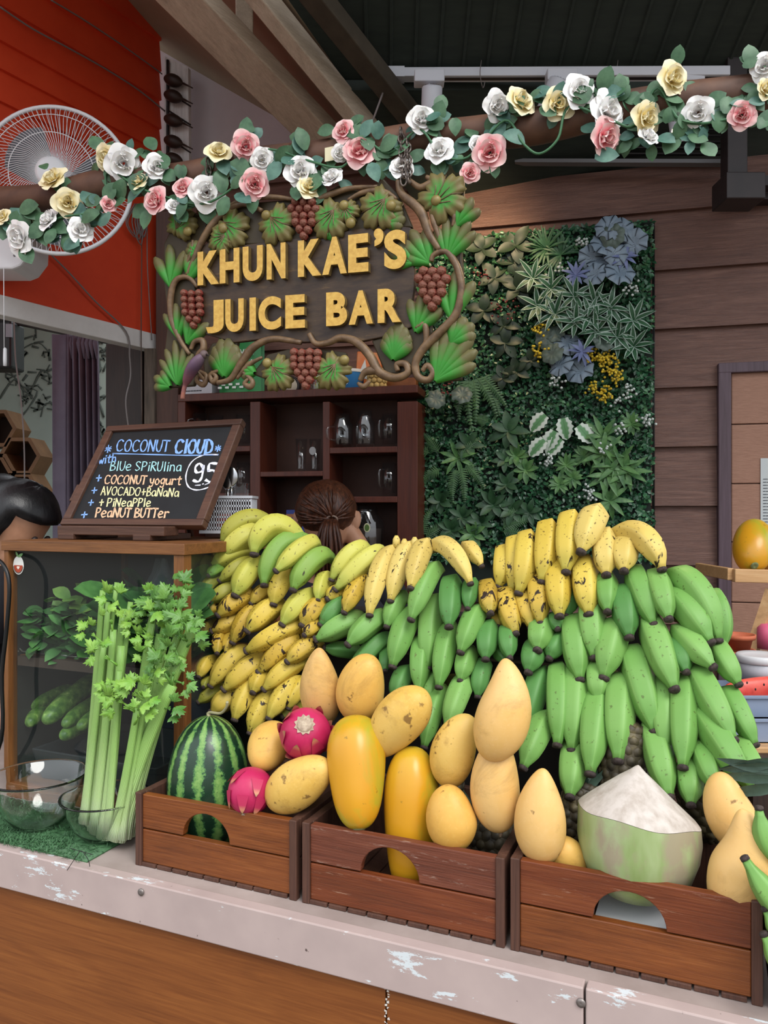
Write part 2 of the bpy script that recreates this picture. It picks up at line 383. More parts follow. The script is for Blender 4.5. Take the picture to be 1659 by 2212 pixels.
# carved white gable end piece with dark turned pegs
ge = MB(); 
def GP(x, y, o=0): return BW(x, y, -.03 - o)
ge.prism([GP(362, 128), GP(412, 152), GP(414, 362), GP(360, 372)], -BN * .02); struct('trim_gable_end', ge, m_grain)
m_peg = plain('dark_peg_wood', '#2a1d18', .5, '#3a2a22', 30)
for y in (172, 206, 258, 304, 342):
    mb = MB(); a, b = GP(356, y - 3, .05), GP(396, y + 8, .05)
    mb.blob(a, b, .042, lambda t: .35 + .75 * math.sin(math.pi * min(1, t * 1.1)) ** .7 if t < .9 else .4 * (1 - t) * 10, 12, 12)
    mb.tube([b, b + (b - a) * .5 - UP * .008], [.004, .002], 6)
    solo('carved_peg', mb, m_peg, 'dark carved wooden peg on the white gable board, ' + {172: 'topmost of the row', 206: 'second from the top', 258: 'middle of the row', 304: 'second from the bottom', 342: 'lowest of the row'}[y], 'peg', 'carved pegs along the white gable board')
gc = MB().tube([GP(362, y, .03) for y in (130, 165, 195, 230, 265, 300, 340)], .006, 6)
for y in (200, 240, 300): gc.tube([GP(366, y, .035), GP(412, y + 30, .022)], .003, 5)
solo('loose_cable', gc, m_dark, 'thin dark cable running down the white gable board', 'cable')
# rafters and valley boards under the roof
def beam(p, q, w, h, name, label, mat):
    d = (q - p).normalized(); sd = d.cross(UP).normalized(); up = sd.cross(d)
    mb = MB().box(p - sd * w / 2 - up * h / 2, q - p, sd * w, up * h); o = solo(name, mb, mat, label, 'beam', 'roof rafters', smooth=False, bevel=.004); return o
beam(at(300, -110, 1.95), at(725, 325, 2.56), .13, .05, 'rafter', 'broad grey wooden rafter sloping down behind the flower garland, leftmost and widest', m_beam)
beam(at(520, -60, 1.98), at(800, 285, 2.36), .05, .06, 'rafter', 'ragged tan rafter between the broad grey one and the dark roof sheet', m_beam)
beam(at(640, -60, 1.92), at(895, 262, 2.33), .06, .05, 'rafter', 'dusky rafter under the dark roof sheet, rightmost of the three', plain('dusky_wood', '#3d362c', .8, '#4a4236', 20))
beam(at(528, -60, 2.15), at(528, 105, 2.2), .05, .03, 'roof_strut', 'short pale upright strut between the two left rafters', m_beam)
sb = MB().box(at(690, 126, 2.24), at(1580, 126, 2.24) - at(690, 126, 2.24), V((0, .02, 0)), UP * .016); solo('roof_batten', sb, m_tan, 'thin bamboo batten along the dark roof above the track light', 'batten', smooth=False)
sb = MB().box(at(1600, 128, 2.24), at(1720, 128, 2.24) - at(1600, 128, 2.24), V((0, .02, 0)), UP * .016); solo('roof_batten', sb, m_tan, 'short bamboo batten on the dark roof right of the steel post', 'batten', smooth=False)
pb = MB(); a = at(1572, 425, 2.2); pb.box(a, V((.058, 0, 0)), V((0, .05, 0)), UP * .72); pb.box(at(1570, 428, 2.15), V((.11, 0, 0)), V((0, .1, 0)), UP * .075)
solo('roof_post', pb, m_dark, 'dark steel post holding the roof at the top right', 'post', smooth=False, bevel=.003)
lv = MB()
for i in range(7):
    y = 268 + i * 13; lv.box(BW(1114, y, -.10 + i * .008), BW(1590, y, -.10 + i * .008) - BW(1114, y, -.10 + i * .008), BN * .03 + UP * .008, UP * .004 - BN * .002)
lw = thing('roof_louvre', 'dark slatted louvre under the roof above the brown board wall', 'louvre', BW(1110, 345, -.08))
part('slats', lv, plain('louvre_black', '#1d1d1f', .45), lw, smooth=False)
part('lower_rail', MB().box(BW(1112, 350, -.10), BW(1592, 352, -.10) - BW(1112, 350, -.10), BN * .03, UP * .012), plain('louvre_rail', '#6a6a6c', .45), lw, 'lighter grey rail', smooth=False)
# beam ends at the right under the roof
ub = MB().box(at(1590, 400, 2.3), V((.5, 0, 0)), V((0, .05, 0)), UP * .03); ub.box(at(1590, 430, 2.35), V((.5, 0, 0)), V((0, .05, 0)), UP * .02); solo('roof_rail', ub, m_dark, 'pair of dark rails running off right of the steel post', 'rail', smooth=False)
# posts of the opening on the left
def post(x0, x1, y0, y1, Y, th, mat, label):
    a = at(x0, y1, Y); mb = MB().box(a, at(x1, y1, Y) - a, V((.02, th, 0)), UP * ((y1 - y0) / F * Y)); return solo('door_post', mb, mat, label, 'post', smooth=False, bevel=.003)
post(228, 308, 742, 1900, 2.84, .05, m_darkwood, 'wide dark door post left of the grey weathered post')
post(311, 334, 752, 1900, 2.79, .04, plain('weathered_grey_wood', '#4a4038', .8, '#6a5c50', 14, stretch=(6, 6, .6)), 'narrow weathered grey post under the end of the white lintel')
post(336, 385, 455, 1900, 2.80, .05, m_brown, 'brown corner post behind the left edge of the carved sign')
# room beyond
mw = MB().box(V((-3.4, 4.3, 0)), V((3.6, 0, 0)), V((0, .1, 0)), UP * 2.9); struct('wall_mural', mw, m_mural)
sw = MB().box(V((-3.4, 2.0, 0)), V((.1, 0, 0)), V((0, 2.4, 0)), UP * 2.9); struct('wall_far_left', sw, m_mural)
cw = MB().box(V((-3.4, 2.0, 2.9)), V((2.0, 0.9, 0)), V((0, 2.4, 0)), UP * .05); struct('ceiling_beyond', cw, m_plaster)
br = MB(); mp = V((0, -1, 0))
def MU(x, y): return at(x, y, 4.296)
def branch(pts, w):
    br.ribbon(smoothpath([MU(*p) for p in pts], 3), w, mp, .002)
    for (x, y) in pts[1:]:
        for k in range(5):
            a = U(0, 6.3); q = MU(x + U(-14, 14), y + U(-14, 14)); br.ribbon([q, q + V((math.cos(a), 0, math.sin(a))) * U(.02, .05)], U(.006, .014), mp, .0015)
branch([(0, 860), (30, 820), (60, 850), (90, 800), (110, 815)], .012); branch([(45, 900), (62, 880), (80, 845), (48, 835), (20, 800)], .010)
branch([(10, 790), (40, 760), (80, 740), (105, 760)], .007); branch([(88, 900), (95, 875), (110, 870)], .007)
solo('mural_branches', br, plain('mural_paint', '#55605a', .8), 'painted dark branches with leaves on the pale green wall left of the curtain', 'mural'); br = MB()
branch([(224, 900), (212, 860), (206, 830), (216, 790), (210, 765)], .014); branch([(226, 960), (214, 930), (206, 905)], .016); branch([(200, 770), (214, 750), (226, 760)], .008)
branch([(224, 1000), (212, 990), (205, 960)], .01)
solo('mural_branches', br, bpy.data.materials['mural_paint'], 'painted dark branch on the pale green wall between curtain and dark door post', 'mural')
# ------------------------------------------------------------------ counter
m_paint = N('mauve_counter_paint'); _q = m_paint
_co = _q.coord((1, 1, 1), YAW); _c = _q.ramp(_q.noise(_co, 9, 4), [(.3, '#a1908c'), (.7, '#b09e99')])
_c = _q.mix(_q.ramp(_q.noise(_q.coord((2, 6, 6), YAW), 5, 8, .7), [(.60, (0, 0, 0, 1)), (.612, (1, 1, 1, 1))]), _c, '#c6cdd0')
_c = _q.mix(_q.ramp(_q.noise(_co, 90, 2), [(.74, (0, 0, 0, 1)), (.78, (1, 1, 1, 1))]), _c, '#5a4c48')
m_paint = _q.set(_c, .5)
m_panel = wood('counter_front_wood', '#5c3114', '#77431d', '#8c5527', YAW, 'x', .8, .4, None, bump=.15)
m_ctop = plain('worn_counter_top', '#a3958f', .6, '#8d7f79', 8)
m_crate = wood('crate_wood_worn', '#48200d', '#672f15', '#7d4322', YAW, 'x', 1.5, .42, '#94705a', .62, bump=.5)
m_crate2 = wood('crate_wood_orange', '#52280e', '#743d18', '#8c5226', YAW, 'x', 1.3, .4, '#a5805f', .65, bump=.5)
m_crate3 = wood('crate_wood_dusty', '#452012', '#63301d', '#77432e', YAW, 'x', 1.7, .5, '#94796b', .58, bump=.6)
m_crend = wood('crate_end_wood', '#35211a', '#4a2e23', '#5d3e30', YAW, 'z', 1.5, .6, '#7c6a60', .64, bump=.5)
ctr = thing('counter', 'long wooden juice counter with worn mauve top edge and orange-brown front', 'counter', C(0, 0, -.99))
part('top', MB().box(C(-1.4, -.03, -.03), CU * 3.0, CV * .53, UP * .03), m_ctop, ctr, smooth=False)
seam = .768
part('edge_board', MB().box(C(-1.4, -.048, -.0685), CU * (1.4 + seam - .0015), CV * .022, UP * .0695), m_paint, ctr, smooth=False, bevel=.002)
part('edge_board', MB().box(C(seam + .0015, -.048, -.0685), CU * .6, CV * .022, UP * .0695), m_paint, ctr, smooth=False, bevel=.002)
part('front_panel', MB().box(C(-1.4, -.036, -.95), CU * 1.8865, CV * .02, UP * .882), m_panel, ctr, smooth=False)
part('front_panel', MB().box(C(.4895, -.036, -.95), CU * 1.2, CV * .02, UP * .882), m_panel, ctr, smooth=False)
sc_ = MB()
for (x, y) in ((305, 1927), (1255, 2166)): 
    p = P(x, y, -.049); sc_.lathe(p, [(.006, 0), (.006, .0015), (.002, .0025), (.0003, .002)], 12, -CV)
part('screw', sc_, plain('screw_steel', '#7d7672', .4, metal=.6), ctr)
pk = MB(); random.seed(3)
for i in range(26):       # chips of old white paint at the panel seam
    q = P(833 + U(-3, 5), 2106 + i * 6, -.0365); pk.prism([q, q + CU * U(.001, .004), q + CU * U(.001, .004) + UP * U(.001, .004), q + UP * U(.001, .003)], -CV * .0006)
part('paint_chips', pk, plain('old_white_paint', '#c9c3bb', .7), ctr, smooth=False)
# grass mat under the bowls
gm = MB(); gm.box(C(-.66, -.028, .0005), CU * .58, CV * .17, UP * .003); random.seed(5)
for i in range(5200):
    s, d = U(-.66, -.085), U(-.034, .14) if R() < .6 else U(-.036, .02)
    if s > -.16 and R() < .5: s = U(-.6, -.16)
    p = C(s, d, .002); a = U(0, 6.28); gm.leaf(p, V((math.cos(a) * U(.3, .9), math.sin(a) * U(.3, .9), .7)), UP, U(.008, .016), .0016, U(.1, .5), .1, 2)
solo('grass_mat', gm, plain('mat_green', '#2c5230', .6, '#47724a', 120), 'strip of artificial grass under the glass bowls', 'artificial grass', kind='stuff')
tw = MB().tube(smoothpath([P(145, 1880, -.052), P(165, 1850, -.054), P(176, 1838, -.056), P(190, 1856, -.054), P(194, 1872, -.052)], 4), .0006, 5); tw.tube([P(150, 1832, -.05), P(200, 1846, -.053)], .0006, 5)
solo('black_thread', tw, plain('thread_black', '#1b1b1b', .6), 'thin black thread hanging over the counter edge by the celery bowl', 'thread')

# ------------------------------------------------------------------ crates
def crate(s0, W, D, H, matu, matl, label, hole=True, hx=.45):
    t = thing('wooden_crate', label, 'crate', C(s0 + W / 2, D / 2, 0), 'wooden fruit crates along the counter')
    th = .014; hb = H * .52; e = .013     # e = corner post width
    up = [(e, hb + .001), (e, H)]
    w0 = W - 2 * e; cx = e + w0 * hx; rad = w0 * .16
    pts = [(e, hb + .0015)]
    if hole: pts += [(cx - rad * math.cos(math.pi * k / 16), hb + .0015 + rad * .92 * math.sin(math.pi * k / 16)) for k in range(17)]
    pts += [(W - e, hb + .0015), (W - e, H), (e, H)]
    part('front_board', MB().prism([C(s0 + a, .004, b) for a, b in pts], CV * th), matu, t, smooth=False, bevel=.0012)
    part('front_board', MB().box(C(s0 + e, .004, .007), CU * w0, CV * th, UP * (hb - .008)), matl, t, smooth=False, bevel=.0015)
    for d0 in (D - th - .004,):
        part('back_board', MB().box(C(s0 + e, d0, .012), CU * w0, CV * th, UP * (H - .012)), m_crend, t, smooth=False, bevel=.0015)
    for a in (0, W - th):
        for z0, z1 in ((.012, hb - .001), (hb + .001, H + .002)):
            part('side_board', MB().box(C(s0 + a, .0 + e, z0), CU * th, CV * (D - 2 * e), UP * (z1 - z0)), m_crend, t, smooth=False, bevel=.0015)
    for a in (0, W - e):
        for d0 in (0, D - e): part('corner_post', MB().box(C(s0 + a, d0, .0), CU * e, CV * e, UP * (H + .003)), m_crend, t, smooth=False, bevel=.0015)
    nsl = 9
    for k in range(nsl):
        a = e + (w0 - .002) * k / nsl; part('bottom_slat', MB().box(C(s0 + a, .001, .0005), CU * (w0 / nsl - .003), CV * (D - .012), UP * .0065), m_crend, t, smooth=False, bevel=.001)
    return t
crate(.002, .318, .27, .123, m_crate2, m_crate2, 'wooden crate holding the watermelon and the dragon fruits')
crate(.330, .322, .27, .123, m_crate3, m_crate, 'dusty wooden crate holding the two papayas')
crate(.660, .316, .27, .126, m_crate, m_crate2, 'wooden crate holding the green coconut', hx=.50)
crate(.984, .30, .27, .123, m_crate, m_crate2, 'wooden crate cut by the right edge of the picture')
pp = MB().prism([P(1282, 1990, .03), P(1440, 2005, .03), P(1440, 2035, .035), P(1300, 2025, .035)], CV * .12); solo('paper_sheet', pp, plain('white_paper', '#e4e6ea', .6), 'white paper seen through the handle hole of the coconut crate', 'paper', smooth=False)
# unseen stepped stand, added to support the bananas and keep their gaps dark
st = MB()
for (d0, h0) in ((.30, .20), (.35, .33), (.42, .40)): st.box(C(.05, d0, 0), CU * .76, CV * (.50 - d0), UP * h0)
solo('gap_backing', st, plain('stand_dark', '#15110f', .8), 'dark stepped backing added behind the piled bananas to keep the gaps dark', 'stand', smooth=False)

# ------------------------------------------------------------------ fruit in the crates
def mango_prof(t): return ell(t) ** .97 * (1.07 - .17 * t + .02 * math.sin(2 * math.pi * t))
def beak_prof(t): return ell(t) ** .97 * (1.10 - .26 * t + .03 * math.sin(2 * math.pi * t)) * (1 - .30 * max(0, (t - .55) / .45) ** 1.6)
def egg(k): return lambda t: ell(t) * (1 + k * (.5 - t))
m_mango = fruit_mat('mango_skin', '#cb9a45', '#d8ae5e', sp=.66, ss=60, blot='#a87632')
m_mango2 = fruit_mat('mango_skin_peach', '#cfa257', '#dab477', sp=.70, ss=55)
m_mangoscar = fruit_mat('mango_skin_yellow', '#c99f45', '#d9b667', sp=.62, ss=50, blot='#8d6427')
m_stem = plain('dry_stem', '#5b4a3c', .8, '#7a6752', 60)
m_tipd = plain('blackened_tip', '#241c1b', .85, '#463a36', 220, bump=.5)
def mango(p, q, w, d, mat, label, bend=0, lean=.0, stem=None, spots=False, fl=.9, prof=None):
    a, b = P(p[0], p[1], d + lean), P(q[0], q[1], d - lean)
    t = thing('mango', label, 'mango', V((min(a.x, b.x) / 2 + max(a.x, b.x) / 2, (a.y + b.y) / 2, min(a.z, b.z))), 'ripe yellow mangoes in the crates')
    wy = w / F * (a.y + b.y) / 2; ax = (b - a).normalized(); sd = ax.cross(CV).normalized()
    part('flesh', MB().blob(a, b, wy, prof or mango_prof, 28, 22, sd * (bend * 1.7 + .003), fl, ref=sd, shape=lambda a_: 1 + .035 * math.cos(a_) + .02 * math.cos(2 * a_ + 1)), mat, t)
    if stem is not None:
        e = b if stem == 'b' else a; o = (e - (a + b) / 2).normalized()
        part('stem', MB().tube([e - o * .003, e + o * .003 - CV * .001, e + o * .006 - CV * .003], [.0035, .003, .0015], 8), m_stem, t)
    if stem == 'f':
        pass
    return t
# p is the broad shoulder end, q the narrower end
mango((701, 1565), (690, 1400), 92, .135, m_mango2, 'tall mango with a creased top standing above the dragon fruit', 0, .02, 'a', prof=beak_prof)
mango((778, 1560), (806, 1420), 108, .125, m_mango, 'round mango resting on top of the first papaya', .004, .01, None)
mango((925, 1500), (812, 1632), 108, .085, m_mangoscar, 'scuffed mango lying across the top of the second papaya', -.008, 0, 'b')
mango((592, 1568), (560, 1662), 96, .10, m_mango, 'small round mango between the watermelon and the upper dragon fruit', 0, .04, None)
mango((582, 1735), (712, 1650), 104, .035, m_mangoscar, 'freckled mango lying at the front right of the watermelon crate', -.002, 0, None)
mango((1045, 1636), (1090, 1422), 118, .05, m_mango2, 'large pale mango topmost of the mango pile, with black dots', -.012, -.01, None, prof=beak_prof)
mango((975, 1702), (1022, 1550), 98, .085, m_mangoscar, 'speckled mango half hidden behind the large pale mango', .006, 0, 'a')
mango((1082, 1798), (1082, 1595), 108, .06, m_mango2, 'tall mango right of the speckled one, under the large pale mango', .003, 0, 'a')
mango((1000, 1836), (978, 1698), 112, .04, m_mango, 'squat mango hanging over the edge of the papaya crate', .004, 0, None)
mango((1172, 1866), (1174, 1660), 112, .035, m_mango2, 'pointed mango standing in the front corner of the coconut crate', 0, 0, 'a', prof=beak_prof)
mango((1236, 1895), (1222, 1818), 96, .06, m_mango, 'small mango peeping over the crate between pointed mango and coconut', 0, .02, None)
mango((1540, 1950), (1600, 1748), 132, .035, m_mango2, 'big mango right of the coconut, leaning on the crate edge', -.016, 0, None, prof=beak_prof)
mango((1640, 1840), (1560, 1668), 104, .11, m_mango2, 'mango behind the big one at the right, under the green bananas', .006, 0, None)
# papayas
m_papaya = N('papaya_skin'); q = m_papaya; u = q.n('ShaderNodeSeparateXYZ'); t_ = q.n('ShaderNodeTexCoord'); q.l(t_.outputs['UV'], u.inputs[0]); co = q.coord()
col = q.ramp(q.noise(co, 8, 4), [(.35, '#b8991c'), (.65, '#bfae3c')]); col = q.mix(q.ramp(u.outputs[0], [(0, (.8, .8, .8, 1)), (.38, (0, 0, 0, 1))]), '#c48c1c', col)
col = q.mix(q.ramp(q.noise(co, 7, 5, .6, .5), [(.47, (0, 0, 0, 1)), (.60, (.85, .85, .85, 1))]), col, '#8f9a2c')
col = q.mix(q.ramp(q.noise(co, 70, 3), [(.68, (0, 0, 0, 1)), (.73, (.8, .8, .8, 1))]), col, '#8a6a1c'); q.bump(q.noise(co, 16, 3), .15, .004); m_papaya = q.set(col, .3, spec=.5)
def pap_prof(t): return ell(t) ** .8 * (1.09 - .24 * t + .04 * math.sin(7 * t + .5))
def papaya(p, q, w, d, label, bend=0, tilt=.02):
    a, b = P(p[0], p[1], d + tilt), P(q[0], q[1], d - tilt); t = thing('papaya', label, 'papaya', (a + b) / 2 - UP * abs(a.z - b.z) / 2, 'papayas in the middle crate')
    ax = (b - a).normalized(); sd = ax.cross(CV).normalized()
    part('flesh', MB().blob(a, b, w / F * a.y, pap_prof, 30, 24, sd * bend, .95, ref=sd, shape=lambda a_: 1 + .022 * math.cos(5 * a_ + .6)), m_papaya, t)
    part('stem_scar', MB().blob(b - ax * .006, b + ax * .002, .022, ell, 12, 6), plain('papaya_scar', '#7d8a5a', .8, '#4b4a30', 60), t, 'grey-green stem scar'); return t
papaya((767, 1545), (775, 1793), 128, .05, 'orange-yellow papaya at the left of the middle crate', 0, .03)
papaya((890, 1612), (886, 1938), 122, .075, 'papaya with greenish tones standing under the scuffed mango', 0, .02)
# watermelon
m_wm = N('watermelon_rind'); q = m_wm; u = q.n('ShaderNodeSeparateXYZ'); t_ = q.n('ShaderNodeTexCoord'); q.l(t_.outputs['UV'], u.inputs[0]); co = q.coord()
def mth(q, op, a, b=None):
    n_ = q.n('ShaderNodeMath', operation=op)
    for i, x in enumerate((a, b)):
        if x is None: continue
        if hasattr(x, 'links'): q.l(x, n_.inputs[i])
        else: n_.inputs[i].default_value = x
    return n_.outputs[0]
wob = mth(q, 'MULTIPLY', mth(q, 'SUBTRACT', q.noise(co, 30, 8, .8), .5), 1.6); wob2 = mth(q, 'MULTIPLY', mth(q, 'SUBTRACT', q.noise(co, 8, 2), .5), 1.2)
ang = mth(q, 'ADD', mth(q, 'ADD', mth(q, 'MULTIPLY', u.outputs[1], 2 * math.pi * 13), wob), wob2); sn = mth(q, 'SINE', ang)
stripe = q.ramp(mth(q, 'MULTIPLY_ADD', sn, .5), [(.0, (0, 0, 0, 1)), (1, (1, 1, 1, 1))]); sv = mth(q, 'ADD', mth(q, 'ADD', mth(q, 'MULTIPLY', sn, .25), .525), mth(q, 'MULTIPLY', mth(q, 'SUBTRACT', q.noise(co, 48, 8, .8), .5), 1.7))
col = q.ramp(sv, [(.50, '#1a3322'), (.56, '#35613a'), (.66, '#5f8a45'), (.95, '#82a55c')]); col = q.mix(q.ramp(q.noise(co, 60, 5, .7), [(.30, (1, 1, 1, 1)), (.38, (0, 0, 0, 1))]), col, '#1b3a22')
m_wm = q.set(col, .3, spec=.5)
wt = thing('watermelon', 'striped dark green watermelon standing at the left of the first crate', 'watermelon', P(450, 1830, .1))
a, b = P(452, 1546, .115), P(448, 1850, .105); part('rind', MB().blob(a, b, 180 / F * 1.36, lambda t: ell(t) ** .93, 40, 28), m_wm, wt)
part('stem', MB().tube(smoothpath([a - UP * .003, a + UP * .006, P(476, 1541, .105), P(489, 1528, .095), P(491, 1516, .09)], 4), [.004] * 4 + [.0025] * 13, 8), plain('melon_stem', '#a09a78', .7), wt)
# dragon fruits
m_dr = fruit_mat('dragon_fruit_skin', '#a81a48', '#bb2f5f', speck='#7d0f30', sp=.72, ss=40, rough=.4); m_drs = N('dragon_scale'); _t = m_drs.n('ShaderNodeTexCoord'); _u = m_drs.n('ShaderNodeSeparateXYZ'); m_drs.l(_t.outputs['UV'], _u.inputs[0]); m_drs = m_drs.set(m_drs.ramp(_u.outputs[0], [(.0, '#b02350'), (.55, '#ad2c50'), (.8, '#b9785e'), (1, '#7f7446')]), .5); m_drc = plain('dragon_crown', '#b8a791', .8, '#8d7a68', 150, bump=.6)
def dragon(cx, cy, r, d, ax, label, crown=True):
    c = P(cx, cy, d); rr = r / F * c.y; ax = V(ax).normalized(); t = thing('dragon_fruit', label, 'dragon fruit', c - UP * rr, 'pink dragon fruits')
    part('flesh', MB().blob(c - ax * rr, c + ax * rr, 2 * rr * .98, lambda t: ell(t) ** .9, 28, 20), m_dr, t)
    sd = ax.orthogonal().normalized(); s2 = ax.cross(sd)
    for k in range(13):
        lat = (-.55, -.05, .5)[k % 3] + U(-.1, .1); a = k * 2.4; o = (sd * math.cos(a) + s2 * math.sin(a)); pos = c + (o * math.sqrt(1 - lat * lat) + ax * lat) * rr * 1.0
        dirn = (ax * math.sqrt(1 - lat * lat) - o * lat + o * .18).normalized()
        part('scale', MB().leaf(pos - dirn * rr * .30 + o * rr * .0, (dirn + o * .10), o, rr * .80, rr * .55, .10, .0, 5, lambda t: (1 - t) ** .6), m_drs, t)
    mb = MB().lathe(c + ax * rr * .93, [(rr * .30, 0), (rr * .27, rr * .12), (rr * .2, rr * .10), (rr * .1, rr * .13), (.0004, rr * .15)], 16, ax)
    for k in range(11):
        a = k * .571; o = sd * math.cos(a) + s2 * math.sin(a); mb.leaf(c + ax * rr * .93 + o * rr * .22, o + ax * .6, ax, rr * .2, rr * .2, .2, .1, 2)
    part('crown', mb, m_drc, t, 'dry pale crown')
dragon(660, 1585, 56, .075, (.05, -.85, .62), 'magenta dragon fruit with its dry crown facing out, under the tall mango')
dragon(541, 1708, 49, .03, (-.1, -.45, -.9), 'small magenta dragon fruit at the front between watermelon and mango')
# green coconut with a pared white cone
m_cg = N('coconut_green'); q = m_cg; co = q.coord((1, 1, .35)); col = q.ramp(q.noise(co, 22, 4), [(.3, '#7f9455'), (.65, '#a3b283')]); col = q.mix(q.ramp(q.noise(q.coord((1, 1, .6)), 13, 5, .6), [(.50, (0, 0, 0, 1)), (.60, (.9, .9, .9, 1))]), col, '#9b8f78'); m_cg = q.set(col, .45)
m_cw = N('coconut_husk_white'); q = m_cw; co = q.coord((1, 1, .15)); f = q.noise(co, 55, 4, .6); col = q.ramp(f, [(.3, '#a1968b'), (.6, '#bdb4ac')]); q.bump(f, .3, .001); m_cw = q.set(col, .8)
ct = thing('coconut', 'young green coconut pared to a white cone, in the right crate', 'coconut', P(1380, 1925, .10))
d = .085; yb = P(1380, 1800, d).y; k_ = yb / F; base = P(1378, 1930, d); n = 44; mb = MB(); mb2 = MB()
def cut(a): return .5 + .10 * math.sin(a + 1.9) + .025 * math.sin(3 * a) + .015 * math.sin(7 * a)
RB = 129 * k_; HC = 265 * k_
prof = [(.30, 0), (.62, .05), (.85, .17), (.96, .32), (1.0, .46), (.98, .64)]
b0 = len(mb.v)
for (r_, h_) in prof:
    for k in range(n):
        a = 2 * math.pi * k / n; hh = h_ * HC * (1 + (0 if h_ < .5 else (.15 * math.sin(a + 4.0) + .02 * math.sin(5 * a)))); q_ = r_ * RB * (1 + .015 * math.cos(3 * a)); mb.v.append(base + V((math.cos(a) * q_, math.sin(a) * q_, hh)))
for i in range(len(prof) - 1):
    for k in range(n): mb.face((i * n + k, i * n + (k + 1) % n, (i + 1) * n + (k + 1) % n, (i + 1) * n + k))
mb.face(list(reversed(range(n))))
part('green_husk', mb, m_cg, ct)
prof = [(.98, .64), (.93, .67), (.74, .75), (.52, .84), (.29, .935), (.13, .995), (.04, 1.035), (.004, 1.045)]
for (r_, h_) in prof:
    for k in range(n):
        a = 2 * math.pi * k / n; w_ = max(0, (h_ - .64) / .40); hh = h_ * HC * (1 + (1 - w_) * (.15 * math.sin(a + 4.0) + .02 * math.sin(5 * a))); q_ = r_ * RB * (1 + .015 * math.cos(3 * a)) * (1 + .03 * w_ * math.sin(6 * a)); mb2.v.append(base + V((math.cos(a) * q_, math.sin(a) * q_, hh + .0005)))
for i in range(len(prof) - 1):
    for k in range(n): mb2.face((i * n + k, i * n + (k + 1) % n, (i + 1) * n + (k + 1) % n, (i + 1) * n + k))
part('pared_cone', mb2, m_cw, ct, 'white pared cone', sharp=60)
# pineapples behind
m_pin = N('pineapple_skin'); q = m_pin; col = q.ramp(q.noise(q.coord(), 45, 4), [(.3, '#211d17'), (.55, '#453d2b'), (.75, '#6e6344')]); m_pin = q.set(col, .6); m_pl = plain('pineapple_leaf', '#26382e', .45, '#41584a', 30)
def pineapple(x, y, d, w, h, label, lean=(0, 0, 1), lf=True):
    c = P(x, y, d); L = h / F * c.y; W_ = w / F * c.y; ax = V(lean).normalized(); a = c - ax * L / 2; b = c + ax * L / 2
    t = thing('pineapple', label, 'pineapple', a, 'pineapples behind the bananas'); mb = MB().blob(a, b, W_ * .95, lambda t: ell(t) ** .7, 20, 16); sd = ax.orthogonal().normalized(); s2 = ax.cross(sd)
    for i in range(9):
        tt = .08 + i * .105; r = W_ * .47 * ell(tt) ** .7; 
        for k in range(12):
            an = 2 * math.pi * (k + .5 * (i % 2)) / 12; o = sd * math.cos(an) + s2 * math.sin(an); mb.blob(a.lerp(b, tt) + o * (r - .008), a.lerp(b, tt) + o * (r + .002), W_ * .25, lambda t: ell(t) ** .6, 6, 4)
    part('skin', mb, m_pin, t)
    if lf:
        lm = MB()
        for k in range(26):
            an = k * 2.4; o = sd * math.cos(an) + s2 * math.sin(an); e = .25 + .9 * (k / 26); lm.leaf(b - ax * .01 + o * .008, ax * (1.5 - e) + o * e + CV * .9, o, U(.05, .08), .014, U(.1, .4), .3, 4, lambda t: 1 - t * .95)
        part('leaf_crown', lm, m_pl, t)
pineapple(1345, 1650, .20, 105, 190, 'brown pineapple behind the cone of the coconut', (.2, 0, 1), False)
pineapple(1245, 1760, .16, 95, 150, 'dark pineapple between the pointed mango and the coconut', (.3, .1, .8))
pineapple(1075, 1815, .14, 110, 130, 'dark pineapple low behind the squat mango', (-.8, .2, .5))
pineapple(1520, 1730, .22, 110, 170, 'dark pineapple right of the coconut under the green bananas', (-.4, 0, 1), False)
pineapple(960, 1690, .21, 90, 170, 'pineapple hidden between the second papaya and the green bananas', (.1, 0, 1))
# ------------------------------------------------------------------ bananas
mb_green = banana_mat('banana_green', '#5c8c40', '#7ba558', '#4f7f38', 0, .4)
mb_dgreen = banana_mat('banana_deep_green', '#447538', '#5a8a49', '#3c6a32', 0, .4)
mb_yg = banana_mat('banana_yellow_green', '#a8a63e', '#bab75a', '#8b9d45', .35)
mb_olive = banana_mat('banana_olive', '#8a872f', '#9d9a40', '#757f34', .5)
mb_turn = banana_mat('banana_turning_green', '#5f8a38', '#7d9a45', '#5f8638', .2)
mb_yel = banana_mat('banana_yellow', '#bb9e34', '#c9b352', '#a0983f', .7)
mb_spot = banana_mat('banana_spotted', '#b0902c', '#bfa244', '#8f8638', 1.05)
mb_pale = banana_mat('banana_pale_yellow', '#c4aa55', '#d0bb70', '#c0ab52', .7)
KC = math.cos(math.pi / 5)
def penta(a):
    b = (a % (2 * math.pi / 5)) - math.pi / 5; return .22 + .78 * KC / math.cos(b) * 1.07
BP_ = [(0, .50), (.06, .55), (.14, .74), (.25, .93), (.4, 1.0), (.55, 1.0), (.7, .93), (.81, .78), (.89, .56), (.945, .38), (1, .31)]
def bprof(t):
    for (a, x), (b, y) in zip(BP_, BP_[1:]):
        if t <= b: return x + (y - x) * (t - a) / (b - a)
    return BP_[-1][1]
